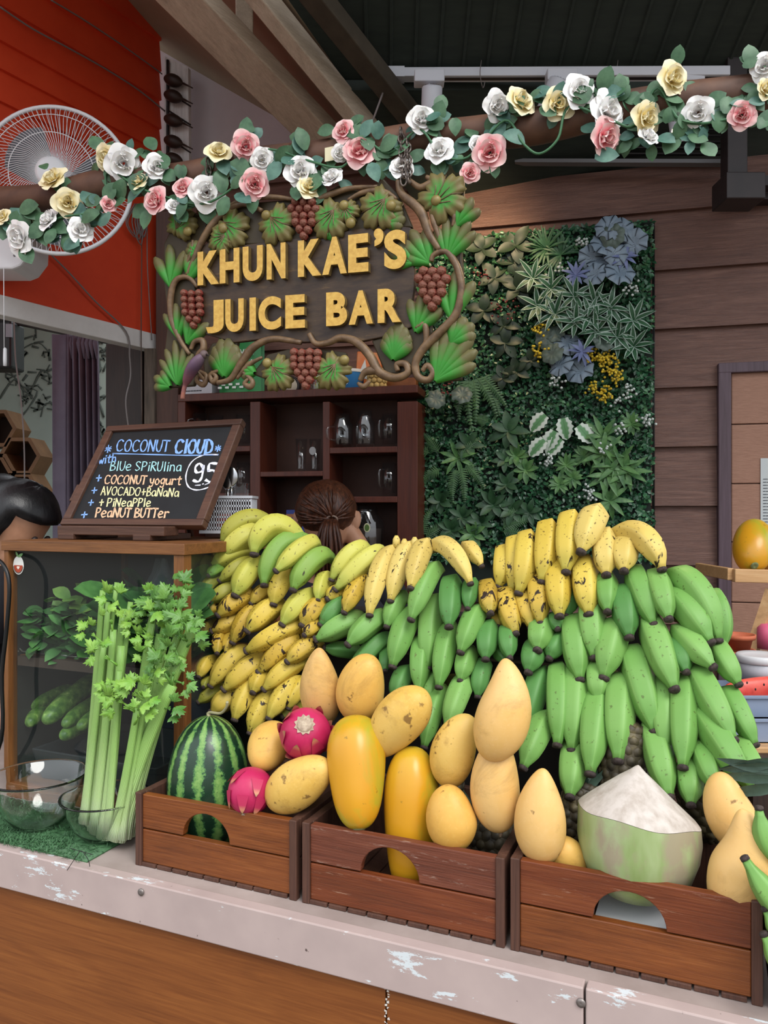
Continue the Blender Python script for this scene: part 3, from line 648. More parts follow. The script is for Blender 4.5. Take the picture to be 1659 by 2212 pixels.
# depth of the pile behind the crate fronts by picture height
def dep(y, kind):
    a, b = {'L': ((1110, .30), (1600, .165)), 'M': ((1150, .30), (1640, .15)), 'R': ((1090, .34), (1740, .13))}[kind]
    return a[1] + (b[1] - a[1]) * (y - a[0]) / (b[0] - a[0])
CROPS = {'L': (400, 1060, 3.814), 'M': (660, 1080, 3.6065), 'R': (1000, 1060, 2.5175)}
NB = [0]
def bunch(kind, rows, label, group=None, lift=0.0, thick=1.0):
    ox, oy, k = CROPS[kind]; objs = []
    pts = []
    for r_ in rows:
        x0, y0, x1, y1, w, mat = r_[:6]; ex = r_[6] if len(r_) > 6 else {}
        A = (ox + x0 / k, oy + y0 / k); B = (ox + x1 / k, oy + y1 / k); w = w / k * thick * 1.10
        NB[0] += 1; jit = ((NB[0] * 7) % 5 - 2) * .004 + ex.get('d', 0) - lift
        dt = dep(B[1], kind) + jit; da = max(dep(A[1], kind), dt) + .030 + ex.get('da', 0) + jit * .3
        b = P(B[0], B[1], dt); a = P(A[0], A[1], da); L = (a - b).length; out = -CV; rad = w / 2 / F * ((a.y + b.y) / 2)
        root = a + CV * ex.get('rb', .035) + UP * ex.get('ru', -.012) + CU * ex.get('rs', 0)
        arch = ex.get('arch', 0)            # sideways or upward bow in the picture plane
        dirv = (b - a).normalized(); side = dirv.cross(CV).normalized()
        c1 = a + UP * .010 + side * arch * L - CV * .01; c2 = a.lerp(b, .60) + out * (.05 * L + ex.get('bul', .0)) + side * arch * L
        pts.append((root, c1, c2, b, rad, mat))
    cen = sum((p[0] for p in pts), V((0, 0, 0))) / len(pts)
    t = thing('banana_bunch', label, 'banana bunch', cen, group)
    for root, c1, c2, b, rad, mat in pts:
        path = bez([root, c1, c2, b], 16); m = len(path) - 1
        mb = MB().tube(path, [rad * 1.02 * bprof(i / m) for i in range(m + 1)], 20, shape=penta, ref=(.3, -.2, 1))
        o = part('banana', mb, mat, t)
        d = (path[-1] - path[-2]).normalized()
        part('tip', MB().tube([b - d * .001, b + d * rad * .16, b + d * rad * .26], [rad * .37, rad * .37, rad * .24], 10, shape=lambda a: 1 + .1 * math.cos(3 * a)), m_tipd, o)
    # the cut crown the fingers grow from
    cr = cen + CV * .03
    part('crown', MB().blob(cr - CU * .03, cr + CU * .03, .03, ell, 10, 8), plain('crown_brown', '#5d5a2c', .8) if 'crown_brown' not in bpy.data.materials else bpy.data.materials['crown_brown'], t)
    return t
G, D, YG, OL, TU, YE, SP, PA = mb_green, mb_dgreen, mb_yg, mb_olive, mb_turn, mb_yel, mb_spot, mb_pale
GB = 'banana bunches piled on the counter'
bunch('L', [(560, 235, 310, 425, 165, OL, dict(arch=-.18, rs=.03, d=.03)), (545, 330, 300, 540, 175, YG, dict(d=.012)), (850, 255, 568, 520, 190, YG, dict(arch=-.33, rs=.03, ru=-.05, rb=.02, d=-.008)),
 (860, 370, 650, 775, 165, TU, dict(arch=-.16, rs=.03, d=-.012)), (1050, 400, 750, 660, 150, YG, dict(rb=.02, d=-.028)), (1140, 520, 890, 815, 170, TU, dict(arch=-.12, d=-.016))], 'greenest top bunch of the left pile, beside the chalkboard', GB)
bunch('L', [(470, 480, 222, 615, 150, YG, dict(d=.01)), (290, 640, 190, 700, 95, TU), (505, 580, 285, 742, 120, OL), (580, 590, 412, 860, 180, YG), (690, 790, 545, 930, 120, SP, dict(d=.02)), (830, 660, 728, 935, 165, YE), (1000, 600, 940, 720, 130, OL, dict(d=.03)), (1010, 850, 800, 1100, 165, YG, dict(d=-.01)), (1140, 690, 1092, 900, 110, YG, dict(d=.02))], 'second bunch down in the left pile, yellow-green with dark tips', GB)
bunch('L', [(255, 720, 140, 855, 110, OL), (390, 800, 210, 910, 135, OL), (200, 880, 90, 945, 110, SP, dict(d=.02)), (260, 950, 92, 1025, 135, SP), (500, 850, 272, 1025, 155, SP), (430, 1060, 222, 1155, 140, SP, dict(d=.01)), (570, 960, 392, 1250, 150, SP), (740, 930, 517, 1155, 178, YE), (1110, 920, 967, 1108, 165, SP)], 'third bunch down in the left pile, yellow and freckled', GB)
bunch('L', [(940, 1090, 508, 1318, 165, YE, dict(bul=.01)), (1090, 1110, 982, 1190, 120, SP), (910, 1190, 612, 1495, 165, SP), (1050, 1250, 842, 1408, 150, SP), (290, 1170, 262, 1340, 105, SP), (370, 1180, 338, 1335, 85, SP, dict(d=.02)), (200, 1090, 150, 1210, 110, SP, dict(d=.02)), (440, 1310, 212, 1605, 155, YE), (610, 1390, 322, 1635, 172, YE)], 'fourth bunch down in the left pile, with a blackened banana', GB)
bunch('L', [(205, 1390, 112, 1535, 110, YE), (200, 1560, 148, 1620, 80, OL, dict(d=.02)), (280, 1630, 108, 1742, 110, OL, dict(d=.02)), (400, 1670, 222, 1825, 165, YE), (480, 1570, 400, 1680, 110, YE, dict(d=.02)), (560, 1560, 407, 1885, 160, YE), (650, 1490, 557, 1662, 140, YE, dict(d=.01)), (920, 1400, 652, 1635, 160, YE), (690, 1680, 537, 1995, 160, YE), (900, 1570, 692, 1875, 160, YE), (990, 1560, 850, 1790, 130, YE, dict(d=.01)), (940, 1790, 800, 1860, 110, OL, dict(d=.03))], 'lowest bunch of the left pile, yellow, just above the watermelon', GB)
bunch('M', [(440, 355, 205, 620, 130, YG, dict(d=.015, arch=-.1)), (560, 385, 237, 695, 155, YG), (680, 370, 498, 895, 150, PA, dict(arch=-.06, d=-.01)), (795, 345, 662, 785, 150, PA, dict(d=-.005)), (925, 330, 818, 685, 155, PA, dict(d=-.012)), (1020, 365, 1285, 650, 140, PA, dict(arch=.2, rs=-.03, d=-.01)), (1220, 380, 1372, 515, 120, PA, dict(d=.02, arch=.15))], 'pale yellow bunch on top of the middle pile', GB)
_cs = MB(); _mid = [o_ for o_ in bpy.data.objects if o_.get('label') == 'pale yellow bunch on top of the middle pile'][0]
for (x, y) in ((708, 300), (770, 325), (850, 312)):
    a = P(660 + x / 3.6065, 1080 + y / 3.6065 + 8, .32); _cs.tube([a - UP * .01, a + UP * .006, a + UP * .013], [.008, .007, .003], 8); part('stem', _cs, bpy.data.materials['crown_brown'] if False else mb_pale, _mid, 'cut stem end'); _cs = MB()
bunch('M', [(450, 620, 302, 875, 140, SP), (280, 700, 172, 772, 120, YE, dict(d=.01)), (165, 620, 97, 778, 100, YG, dict(d=.02))], 'three yellow bananas under the left end of the pale yellow bunch', GB)
bunch('M', [(290, 790, 118, 970, 135, D, dict(d=.01)), (400, 920, 87, 1085, 165, G), (580, 900, 332, 1125, 165, G, dict(d=-.01)), (740, 740, 632, 985, 135, G), (1000, 510, 822, 930, 160, G, dict(d=-.01)), (820, 860, 677, 1295, 175, G), (990, 760, 947, 1305, 172, G, dict(d=.01)), (1130, 620, 1117, 985, 170, D, dict(d=-.01)), (1290, 640, 1262, 845, 120, D), (1340, 850, 1207, 1185, 160, G)], 'upper green bunch of the middle pile, right under the pale yellow one', GB)
bunch('M', [(1120, 980, 1037, 1455, 160, G), (905, 1080, 882, 1485, 160, G), (1270, 1180, 1207, 1408, 145, G, dict(d=.01)), (1420, 980, 1402, 1238, 160, D), (1560, 1010, 1590, 1228, 140, D, dict(d=.015)), (610, 1060, 322, 1400, 140, D, dict(d=.02)), (390, 1190, 150, 1150, 115, D, dict(d=.03)), (630, 1170, 620, 1330, 105, D, dict(d=.03)), (1500, 1140, 1562, 1258, 130, D, dict(d=.03))], 'second green bunch of the middle pile, above the round mango', GB)
bunch('M', [(1240, 1390, 1102, 1775, 165, G), (1040, 1470, 922, 1925, 150, G), (985, 1370, 962, 1560, 110, G, dict(d=.01)), (780, 1330, 690, 1560, 145, D, dict(d=.02)), (1380, 1260, 1340, 1530, 135, D, dict(d=.02)), (1160, 1720, 1072, 1868, 85, TU, dict(d=.02))], 'lowest green bunch of the middle pile, behind the mangoes', GB)
bunch('R', [(200, 320, 192, 520, 110, YE, dict(arch=.15, d=.03)), (250, 265, 262, 545, 110, YE, dict(arch=.13, d=.018)), (325, 235, 302, 555, 122, YE, dict(arch=.1, d=.008)), (445, 180, 430, 495, 130, YE, dict(arch=.06)), (580, 130, 560, 440, 132, YE), (725, 110, 642, 330, 140, PA, dict(d=-.02)), (765, 235, 780, 455, 132, PA, dict(d=-.01)), (880, 280, 875, 435, 128, PA), (890, 240, 1083, 425, 130, PA, dict(arch=.24, rs=-.04, d=-.005))], 'spotted yellow bunch topmost of the right pile', GB)
bunch('R', [(125, 510, 150, 665, 105, SP), (225, 550, 285, 775, 118, SP), (195, 680, 190, 742, 85, SP, dict(d=.02)), (315, 550, 372, 740, 108, SP, dict(d=.015)), (402, 460, 422, 720, 118, SP), (505, 390, 525, 680, 132, YE), (650, 380, 685, 670, 138, YE)], 'lower yellow bunch of the right pile, blackened at the tips', GB)
bunch('R', [(595, 550, 562, 678, 95, D, dict(d=.02)), (780, 470, 786, 655, 112, G), (925, 430, 1035, 725, 128, G), (1045, 450, 1120, 695, 128, G), (860, 540, 905, 795, 135, D), (690, 610, 715, 905, 140, G), (590, 700, 635, 1025, 138, G, dict(d=.01)), (835, 720, 765, 1015, 148, G), (1010, 700, 1150, 1075, 150, G), (430, 720, 405, 865, 130, G), (500, 690, 515, 752, 85, D), (400, 840, 355, 985, 120, D, dict(d=.01)), (525, 810, 470, 910, 110, D, dict(d=.01))], 'upper green bunch of the right pile, right under the yellow ones', GB)
bunch('R', [(1110, 470, 1385, 810, 140, G, dict(arch=.22, d=.03)), (1330, 560, 1412, 850, 110, G, dict(arch=.15, d=.05)), (1130, 565, 1345, 822, 145, G, dict(arch=.06)), (1165, 760, 1360, 958, 130, G), (1380, 850, 1500, 1052, 118, G, dict(d=.02)), (1150, 820, 1215, 985, 112, D, dict(d=.01))], 'green bunch fanning out on the right side of the pile', GB)
bunch('R', [(735, 950, 735, 1140, 130, G, dict(d=.01)), (915, 870, 1042, 1305, 160, G), (500, 960, 512, 1380, 132, G, dict(arch=.05)), (612, 970, 592, 1410, 150, G), (735, 1090, 690, 1535, 150, G), (855, 1020, 842, 1465, 155, G), (1075, 1020, 1100, 1415, 130, G), (1200, 1020, 1195, 1500, 142, G), (425, 980, 342, 1305, 120, D, dict(d=.02)), (452, 1230, 327, 1505, 130, G, dict(d=-.01))], 'broad green bunch of the right pile, above the coconut', GB)
bunch('R', [(1260, 970, 1470, 1355, 150, G), (1440, 1090, 1590, 1380, 120, G, dict(d=.02)), (1275, 1180, 1570, 1622, 150, G, dict(d=-.005)), (1490, 1370, 1645, 1605, 120, G, dict(d=.01))], 'right green bunch drooping toward the edge of the picture', GB)
bunch('R', [(605, 1390, 580, 1662, 142, G), (1025, 1270, 1120, 1662, 150, G), (1225, 1470, 1240, 1706, 130, G), (1280, 1380, 1374, 1618, 122, G)], 'lowest green bunch of the right pile, hanging round the coconut', GB)
# small green bunch at the lower right corner
def free_banana(t, a, c1, c2, b, rad, mat):
    path = bez([a, c1, c2, b], 16); m = len(path) - 1
    o = part('banana', MB().tube(path, [rad * bprof(i / m) for i in range(m + 1)], 20, shape=penta), mat, t); d = (path[-1] - path[-2]).normalized()
    part('tip', MB().tube([b - d * .001, b + d * rad * .2, b + d * rad * .3], [rad * .37, rad * .36, rad * .2], 10), m_tipd, o)
t = thing('banana_bunch', 'small green bunch at the lower right corner with tips pointing up', 'banana bunch', P(1690, 2000, .0), GB)
for (x0, y0, cx, cy, x1, y1, w, d) in ((1730, 1985, 1672, 1960, 1610, 1856, 56, -.012), (1720, 1880, 1650, 1830, 1640, 1748, 52, .02), (1760, 2040, 1690, 2030, 1655, 1965, 56, -.02), (1760, 2110, 1690, 2100, 1652, 2020, 56, -.03)):
    b = P(x1, y1, d); free_banana(t, P(x0, y0, d + .02), P(cx + 20, cy + 10, d - .005), P(cx, cy, d - .008), b, w / 2 / F * b.y, G)

# ------------------------------------------------------------------ glass cabinet
m_cab = wood('cabinet_wood', '#4f2f17', '#714624', '#875a30', YAW, 'x', 1.6, .45, None, bump=.3); m_cabz = wood('cabinet_post_wood', '#4f2f17', '#744824', '#8a5c31', 0, 'z', 1.6, .45, None, bump=.3)
m_pane = pane_glass('cabinet_pane', (.93, .96, .96, 1), haze=.012)
S0, S1, D0, D1, HT = -.487, -.012, .151, .52, .549
cb = thing('display_cabinet', 'wooden display cabinet with glass sides full of greens and cucumbers', 'cabinet', C((S0 + S1) / 2, (D0 + D1) / 2, 0))
part('top', MB().box(C(S0 - .004, D0 - .004, HT - .022), CU * (S1 - S0 + .008), CV * (D1 - D0 + .008), UP * .022), m_cab, cb, smooth=False, bevel=.0015)
part('base', MB().box(C(S0, D0, .001), CU * (S1 - S0), CV * (D1 - D0), UP * .025), m_cab, cb, smooth=False, bevel=.0015)
for (s, d) in ((S0, D0), (S1 - .024, D0), (S0, D1 - .024), (S1 - .024, D1 - .024)):
    _w = .013 if (s == S0 and d == D0) else .024; part('post', MB().box(C(s, d, .025), CU * _w, CV * .024, UP * (HT - .047)), m_cabz, cb, smooth=False, bevel=.001)
part('post', MB().box(C(-.20, D1 - .02, .025), CU * .02, CV * .02, UP * (HT - .047)), m_cabz, cb, smooth=False)
part('front_pane', MB().box(C(S0 + .010, D0 + .012, .025), CU * (S1 - S0 - .03), CV * .003, UP * (HT - .047)), m_pane, cb, smooth=False)
part('side_pane', MB().box(C(S1 - .012, D0 + .022, .025), CU * .003, CV * (D1 - D0 - .044), UP * (HT - .047)), m_pane, cb, smooth=False)
part('back_panel', MB().box(C(S0 + .02, D1 - .012, .025), CU * (S1 - S0 - .04), CV * .006, UP * (HT - .047)), plain('cabinet_back', '#3a3b38', .5), cb, smooth=False)
part('side_panel', MB().box(C(S0 + .008, D0 + .022, .025), CU * .004, CV * (D1 - D0 - .044), UP * (HT - .047)), plain('cabinet_back2', '#2a2926', .5), cb, smooth=False)
part('shelf', MB().box(C(S0 + .014, D0 + .03, .286), CU * (S1 - S0 - .028), CV * (D1 - D0 - .05), UP * .012), m_cab, cb, smooth=False)
for h in (.27,): part('shelf_rail', MB().box(C(S0 + .022, D0 + .016, h + .008), CU * (S1 - S0 - .044), CV * .012, UP * .02), plain('rail_dark', '#3a2a1e', .6), cb, smooth=False)
# sticker: round white badge with a red glass and heart under a green sprig
def FP(x, y, o=0): return P(x, y, D0 + .0115 - o)
stk = thing('sticker', 'small round white sticker with a red drink, heart and green sprig on the cabinet glass', 'sticker', FP(40, 1241)); 
kx = FP(41, 1220).y / F; c0 = FP(40, 1221)
def disc(mb, c, rx, ry, o, a0=0, a1=360, n=32):
    pts = [c + CU * (rx * math.cos(math.radians(a0 + (a1 - a0) * k / n))) + UP * (ry * math.sin(math.radians(a0 + (a1 - a0) * k / n))) - CV * o for k in range(n if a1 - a0 == 360 else n + 1)]
    mb.prism(pts, -CV * .0003)
mb = MB(); disc(mb, c0, 15.5 * kx, 20 * kx, 0); part('badge', mb, plain('sticker_white', '#dfe0da', .5), stk, smooth=False)
mb = MB(); disc(mb, c0, 12.5 * kx, 15.5 * kx, .0004, 180, 360); part('drink', mb, plain('sticker_red', '#a8452c', .5), stk, smooth=False)
mb = MB(); hc = c0 - UP * 5 * kx; pts = [hc + CU * (16 * math.sin(q) ** 3 * .26 * kx) + UP * ((13 * math.cos(q) - 5 * math.cos(2 * q) - 2 * math.cos(3 * q) - math.cos(4 * q)) * .26 * kx) - CV * .0008 for q in [k * 2 * math.pi / 24 for k in range(24)]]
mb.prism(pts, -CV * .0003); part('heart', mb, plain('sticker_cream', '#e8ded0', .5), stk, smooth=False)
mb = MB(); mb.leaf(c0 + UP * 18 * kx - CV * .001, CU * .9 + UP * .5, -CV, 16 * kx, 7 * kx, 0, 0); mb.leaf(c0 + UP * 18 * kx - CV * .001, -CU * .5 + UP * .8, -CV, 14 * kx, 6 * kx, 0, 0); part('sprig', mb, plain('sticker_green', '#6f9a62', .5), stk)
mb = MB()
for k in range(22):
    a = math.radians(195 + k * 7); p = c0 + CU * 14 * kx * math.cos(a) + UP * 18 * kx * math.sin(a) - CV * .0005; mb.ribbon([p, p + UP * 2.6 * kx], 1.1 * kx, -CV, .0002)
part('rim_lettering', mb, plain('sticker_ink', '#4c3a33', .5), stk)
# contents
m_spin = plain('spinach_leaf', '#2b5228', .4, '#4c7a40', 25); m_spin2 = plain('lettuce_leaf', '#4d7a2e', .45, '#7da04a', 25); m_cuc = N('cucumber_skin'); q = m_cuc; f = q.noise(q.coord((1, 1, 1)), 70, 3); m_cuc = q.set(q.ramp(f, [(.35, '#42662a'), (.6, '#6d9040'), (.75, '#a3bb66')]), .35)
random.seed(11)
def greens(s0, s1, h0, h1, n, mat, label, Lr=(.04, .075), d0=.18, d1=.34):
    mb = MB()
    for i in range(n):
        s, d, h = U(s0, s1), U(d0, d1), h0 + (h1 - h0) * R() ** 1.3; a = U(0, 6.28); L = U(*Lr)
        dv = V((math.cos(a) * .7, -abs(math.sin(a)), U(-.2, .9))); mb.leaf(C(s, d, h), dv, V((U(-.4, .4), -.6, .8)), L, L * U(.55, .8), U(-.2, .5), U(-.2, .3), 5)
    lo = min(p.z for p in mb.v)
    return solo('leafy_greens', mb, mat, label, 'greens', 'leafy greens on the cabinet shelf', kind='stuff')
greens(-.44, -.27, .305, .40, 420, m_spin, 'heap of dark spinach leaves at the left of the cabinet shelf', (.028, .05)); greens(-.26, -.06, .305, .44, 180, m_spin, 'heap of large dark leaves behind the celery, right side of the cabinet shelf', (.06, .11))
greens(-.40, -.33, .38, .425, 16, m_spin2, 'pale lettuce on top of the spinach heap', (.04, .06))
bg_ = MB()
for k in range(5): bg_.lathe(C(-.16 + U(-.03, .03), .30 + U(-.03, .03), .36), [(.05, 0), (.055, .03), (.04, .07), (.012, .12), (.004, .15)], 14)
solo('plastic_bag', bg_, pane_glass('bag_film', (.9, .92, .93, 1), haze=.10), 'clear plastic bag of leaves at the upper right of the cabinet', 'bag')
wr = MB()
for k in range(11): wr.tube([C(-.46 + k * .02, .185, .304), C(-.46 + k * .02, .30, .304)], .0014, 5)
for d in (.185, .22, .26, .30): wr.tube([C(-.47, d, .304), C(-.25, d, .304)], .0018, 5)
wr.tube([C(-.47, .185, .304), C(-.48, .18, .315), C(-.475, .178, .304)], .0018, 5)
solo('wire_rack', wr, plain('rack_wire', '#a8a79e', .35, metal=.7), 'wire rack under the spinach leaves', 'rack')
tr = MB(); o = [(-.44, .19), (-.15, .19), (-.15, .40), (-.44, .40)]
def tray(mb, s0, s1, d0, d1, h0, h1, sl=.015, th=.004):
    A = [C(s0, d0, h0), C(s1, d0, h0), C(s1, d1, h0), C(s0, d1, h0)]; B = [C(s0 - sl, d0 - sl, h1), C(s1 + sl, d0 - sl, h1), C(s1 + sl, d1 + sl, h1), C(s0 - sl, d1 + sl, h1)]
    b = len(mb.v); mb.v += A + B + [p + UP * th + (C((s0 + s1) / 2, (d0 + d1) / 2, h0) - p) * .03 for p in A] + [p + (C((s0 + s1) / 2, (d0 + d1) / 2, h1) - p) * .04 for p in B]
    mb.face((b + 3, b + 2, b + 1, b)); mb.face((b + 8, b + 9, b + 10, b + 11))
    for i in range(4):
        j = (i + 1) % 4; mb.face((b + i, b + j, b + 4 + j, b + 4 + i)); mb.face((b + 8 + j, b + 8 + i, b + 12 + i, b + 12 + j)); mb.face((b + 4 + i, b + 4 + j, b + 12 + j, b + 12 + i))
tray(tr, -.43, -.12, .20, .42, .027, .095); solo('black_tray', tr, plain('black_plastic', '#2c3032', .35), 'black plastic tray holding cucumbers in the cabinet', 'tray', smooth=False, bevel=.003)
def cuc(p, q, w, label):
    mb = MB().blob(p, q, w, lambda t: ell(t) ** .55 * (1 + .05 * math.sin(9 * t)), 18, 16, UP * .006); solo('cucumber', mb, m_cuc, label, 'cucumber', 'cucumbers in the cabinet')
cuc(P(45, 1532, .20), P(160, 1490, .34), .042, 'long dark cucumber lying at the back left of the tray')
cuc(P(62, 1565, .185), P(125, 1500, .36), .038, 'cucumber at the front left of the tray')
cuc(P(96, 1560, .183), P(225, 1455, .38), .046, 'thick cucumber in the middle of the tray, pointing at the viewer')
cuc(P(138, 1567, .188), P(240, 1500, .38), .036, 'cucumber right of the thick one, upper of two')
cuc(P(134, 1592, .182), P(210, 1560, .33), .036, 'cucumber lowest at the front of the tray')
cuc(P(171, 1572, .186), P(270, 1520, .38), .036, 'rightmost cucumber beside the celery')
bx = thing('printed_box', 'dark blue printed box behind the cucumbers', 'box', C(-.30, .42, .1)); part('carton', MB().box(C(-.455, .41, .10), CU * .33, CV * .03, UP * .165), plain('box_blue', '#1c2436', .5), bx, smooth=False, bevel=.002)
# ------------------------------------------------------------------ lettering helpers
_tx = {}
def glyph(ch, fat=0.0):
    if (ch, fat) in _tx: return _tx[(ch, fat)]
    cu = bpy.data.curves.new('glyph', 'FONT'); cu.body = ch; cu.offset = fat; cu.resolution_u = 6; cu.extrude = 0
    ob = bpy.data.objects.new('glyph', cu); COL.objects.link(ob); dg = bpy.context.evaluated_depsgraph_get(); me = bpy.data.meshes.new_from_object(ob.evaluated_get(dg))
    vs = [tuple(v.co) for v in me.vertices]; fs = [tuple(p.vertices) for p in me.polygons]
    bpy.data.objects.remove(ob); bpy.data.curves.remove(cu); bpy.data.meshes.remove(me)
    x0, x1 = min(v[0] for v in vs), max(v[0] for v in vs); y0, y1 = min(v[1] for v in vs), max(v[1] for v in vs)
    _tx[(ch, fat)] = ([((v[0] - x0) / max(1e-6, x1 - x0), (v[1] - y0) / max(1e-6, y1 - y0)) for v in vs], fs, (x1 - x0) / max(1e-6, y1 - y0)); return _tx[(ch, fat)]
def solid_glyph(mb, ch, fat, fn, nrm, h):      # fn maps glyph (u, v) to a point; raised by h along nrm
    vs, fs, _ = glyph(ch, fat); b = len(mb.v); n = len(vs)
    for (u, v) in vs: mb.v.append(fn(u, v))
    for (u, v) in vs: mb.v.append(fn(u, v) + nrm * h)
    cnt = {}
    for f in fs:
        for i in range(len(f)):
            e = (f[i], f[(i + 1) % len(f)]); cnt[e] = 1
        mb.face([b + n + i for i in f]); 
    for (i, j) in cnt:
        if (j, i) not in cnt: mb.face((b + i, b + j, b + n + j, b + n + i))
def text_on(mb, s, p0, ux, uy, hgt, nrm, fat=0, gap=.12):   # small flat lettering
    x = 0
    for ch in s:
        if ch == ' ': x += hgt * .35; continue
        vs, fs, asp = glyph(ch, fat); w = hgt * asp * .95
        solid_glyph(mb, ch, fat, lambda u, v: p0 + ux * (x + u * w) + uy * (v * hgt), nrm, .0004); x += w + hgt * gap
    return x
mb = MB()
for (s, y) in (('KIL.2', 1462), ('KK12', 1455)): pass
text_on(mb, 'KIL.2', C(-.43, .4095, .178), CU, UP, .010, -CV); text_on(mb, 'KK12', C(-.24, .4095, .178), CU, UP, .010, -CV); text_on(mb, 'KIL.1', C(-.43, .4095, .215), CU, UP, .009, -CV)
part('lettering', mb, plain('box_print', '#c9ced6', .5), bx, smooth=False)
mb = MB()
for k in range(7): mb.ribbon([C(-.385 + k * .009, .4095, .18 + .004 * math.sin(k * 2)), C(-.380 + k * .009, .4095, .188)], .002, -CV, .0004)
part('red_print', mb, plain('box_print_red', '#8d2f35', .5), bx)
bp = MB().box(C(-.46, .41, .027), CU * .34, CV * .03, UP * .072); solo('plain_box', bp, plain('box_dark', '#2c3033', .6), 'plain dark box under the printed box in the cabinet', 'box', smooth=False)
# ------------------------------------------------------------------ bowls, celery
m_glass = N('bowl_glass'); m_glass = m_glass.set((.97, .99, .985, 1), .0, trans=1, ior=1.45, spec=.5)
def bowl(s, d, r, h, label):
    c = C(s, d, .0045); th = .0045
    pr = [(.0003, 0), (r * .42, .0), (r * .52, .004), (r * .72, h * .28), (r * .88, h * .62), (r * .97, h * .93), (r * 1.03, h * .97), (r * 1.04, h), (r * 1.0, h * 1.01), (r * .955, h * .98), (r * .85, h * .64), (r * .69, h * .32), (r * .50, th + .003), (r * .4, th), (.0003, th)]
    t = thing('glass_bowl', label, 'bowl', c, 'clear glass bowls at the left of the counter'); part('bowl', MB().lathe(c, pr, 48), m_glass, t); return t
def ground(x, y):
    Y = .61 * F / (y - IMH / 2); return at(x, y, Y)
def sd_of(p): q = p - CO; return q.dot(CU), q.dot(CV)
s_, d_ = sd_of(ground(84, 1786)); bowl(s_, d_, .088, .098, 'empty glass bowl left of the celery')
s2_, d2_ = sd_of(ground(226, 1812)); bowl(s2_, max(d2_, .055), .078, .078, 'glass bowl with celery standing in it')
m_cel = N('celery_stalk'); q = m_cel; u = q.n('ShaderNodeSeparateXYZ'); t_ = q.n('ShaderNodeTexCoord'); q.l(t_.outputs['UV'], u.inputs[0])
col = q.ramp(u.outputs[0], [(0, '#e6ead6'), (.16, '#cfe0a8'), (.5, '#a6c878'), (1, '#8db85c')]); wv = mth(q, 'SINE', mth(q, 'MULTIPLY', u.outputs[1], 150)); col = q.mix(mth(q, 'MULTIPLY_ADD', wv, .22), col, '#6f9a48'); q.bump(wv, .5, .001); m_cel = q.set(col, .35, sss=.1)
q.t.nodes[-1]
m_celf = plain('celery_leaf', '#5b8f30', .45, '#86ad4a', 30); m_celd = plain('celery_leaf_dark', '#41702c', .45, '#648f3e', 30)
def celleaf(mb, p, d, s):
    d = V(d).normalized()
    for k in range(3):
        a = (k - 1) * .75; sd = d.cross(V((0, -1, .2))).normalized(); dv = d * math.cos(a) + sd * math.sin(a)
        o = p + d * (s * .15) + dv * s * .1; mb.tube([p, o], .0012, 5)
        nr = (V((0, -1, .5)) + sd * U(-1.1, 1.1) + UP * U(-.8, .8)).normalized(); L = s * (1 if k == 1 else .8); ph = U(0, 3)
        mb.fan(o + dv * L * .5, nr, dv, lambda q_: L * .56 * (.52 + .48 * abs(math.cos(q_ * 2.5)) ** .8) * (.87 + .13 * math.cos(17 * q_)) * (.62 + .38 * math.cos(q_)), L * .12, 34, (0, .5, 1), (.3, .6, -.3), False, L * .03)
def stalk(parent, a, b, w, leaf=0, bend=0.0, dark=False, cut=True):
    d = (b - a); L = d.length; d.normalize(); sd = d.cross(CV).normalized(); n = 10; pts = []; rr = []
    for i in range(n + 1):
        t = i / n; pts.append(a.lerp(b, t) + sd * bend * L * 4 * t * (1 - t)); rr.append(w / 2 * (1.35 - .9 * t ** .5 if t < .15 else 1.05 - .35 * t))
    def crescent(q_): return 1.0 if math.sin(q_) < .3 else 1.0 - .45 * (math.sin(q_) - .3)
    o = part('stalk', MB().tube(pts, rr, 16, shape=crescent, flat=.75, ref=sd), m_cel, parent)
    if leaf:
        mb = MB()
        for k in range(leaf):
            e = b - d * U(0, .05); dv = d * U(.2, 1) + sd * U(-1.3, 1.3) + CV * U(-.9, -.1) + UP * .1; st_ = e + dv.normalized() * U(.01, .035); mb.tube([e, st_], [.0028, .0015], 6); celleaf(mb, st_, dv, U(.032, .052))
        part('leaf', mb, m_celd if dark else m_celf, o)
    return o
random.seed(21)
def cb_(x, y, d): return P(x, y, d)
t1 = thing('celery_bunch', 'upright bunch of cut celery at the left of the bowl', 'celery', C(s2_ - .02, d2_, .012), 'celery standing in the glass bowl')
for (x0, y0, x1, y1, w, lf, da, db, bn) in ((192, 1775, 222, 1275, 20, 0, .075, .12, 0), (205, 1800, 234, 1300, 19, 0, .06, .115, 0), (198, 1790, 252, 1258, 15, 0, .07, .13, 0), (215, 1805, 268, 1315, 24, 3, .055, .11, 0), (228, 1800, 282, 1300, 18, 3, .05, .118, 0), (212, 1790, 245, 1360, 22, 5, .045, .085, -.01), (232, 1812, 262, 1395, 26, 2, .035, .075, -.01), (188, 1780, 225, 1390, 20, 3, .055, .09, 0), (240, 1810, 258, 1450, 18, 2, .03, .06, 0)):
    stalk(t1, P(x0 - 8, y0, da), P(x1, y1, db), w * 1.08 / F * 1.42, min(1, lf // 2), bn)
t2 = thing('celery_bunch', 'leafy bunch of celery leaning to the right in the bowl', 'celery', C(s2_ + .01, d2_, .012), 'celery standing in the glass bowl')
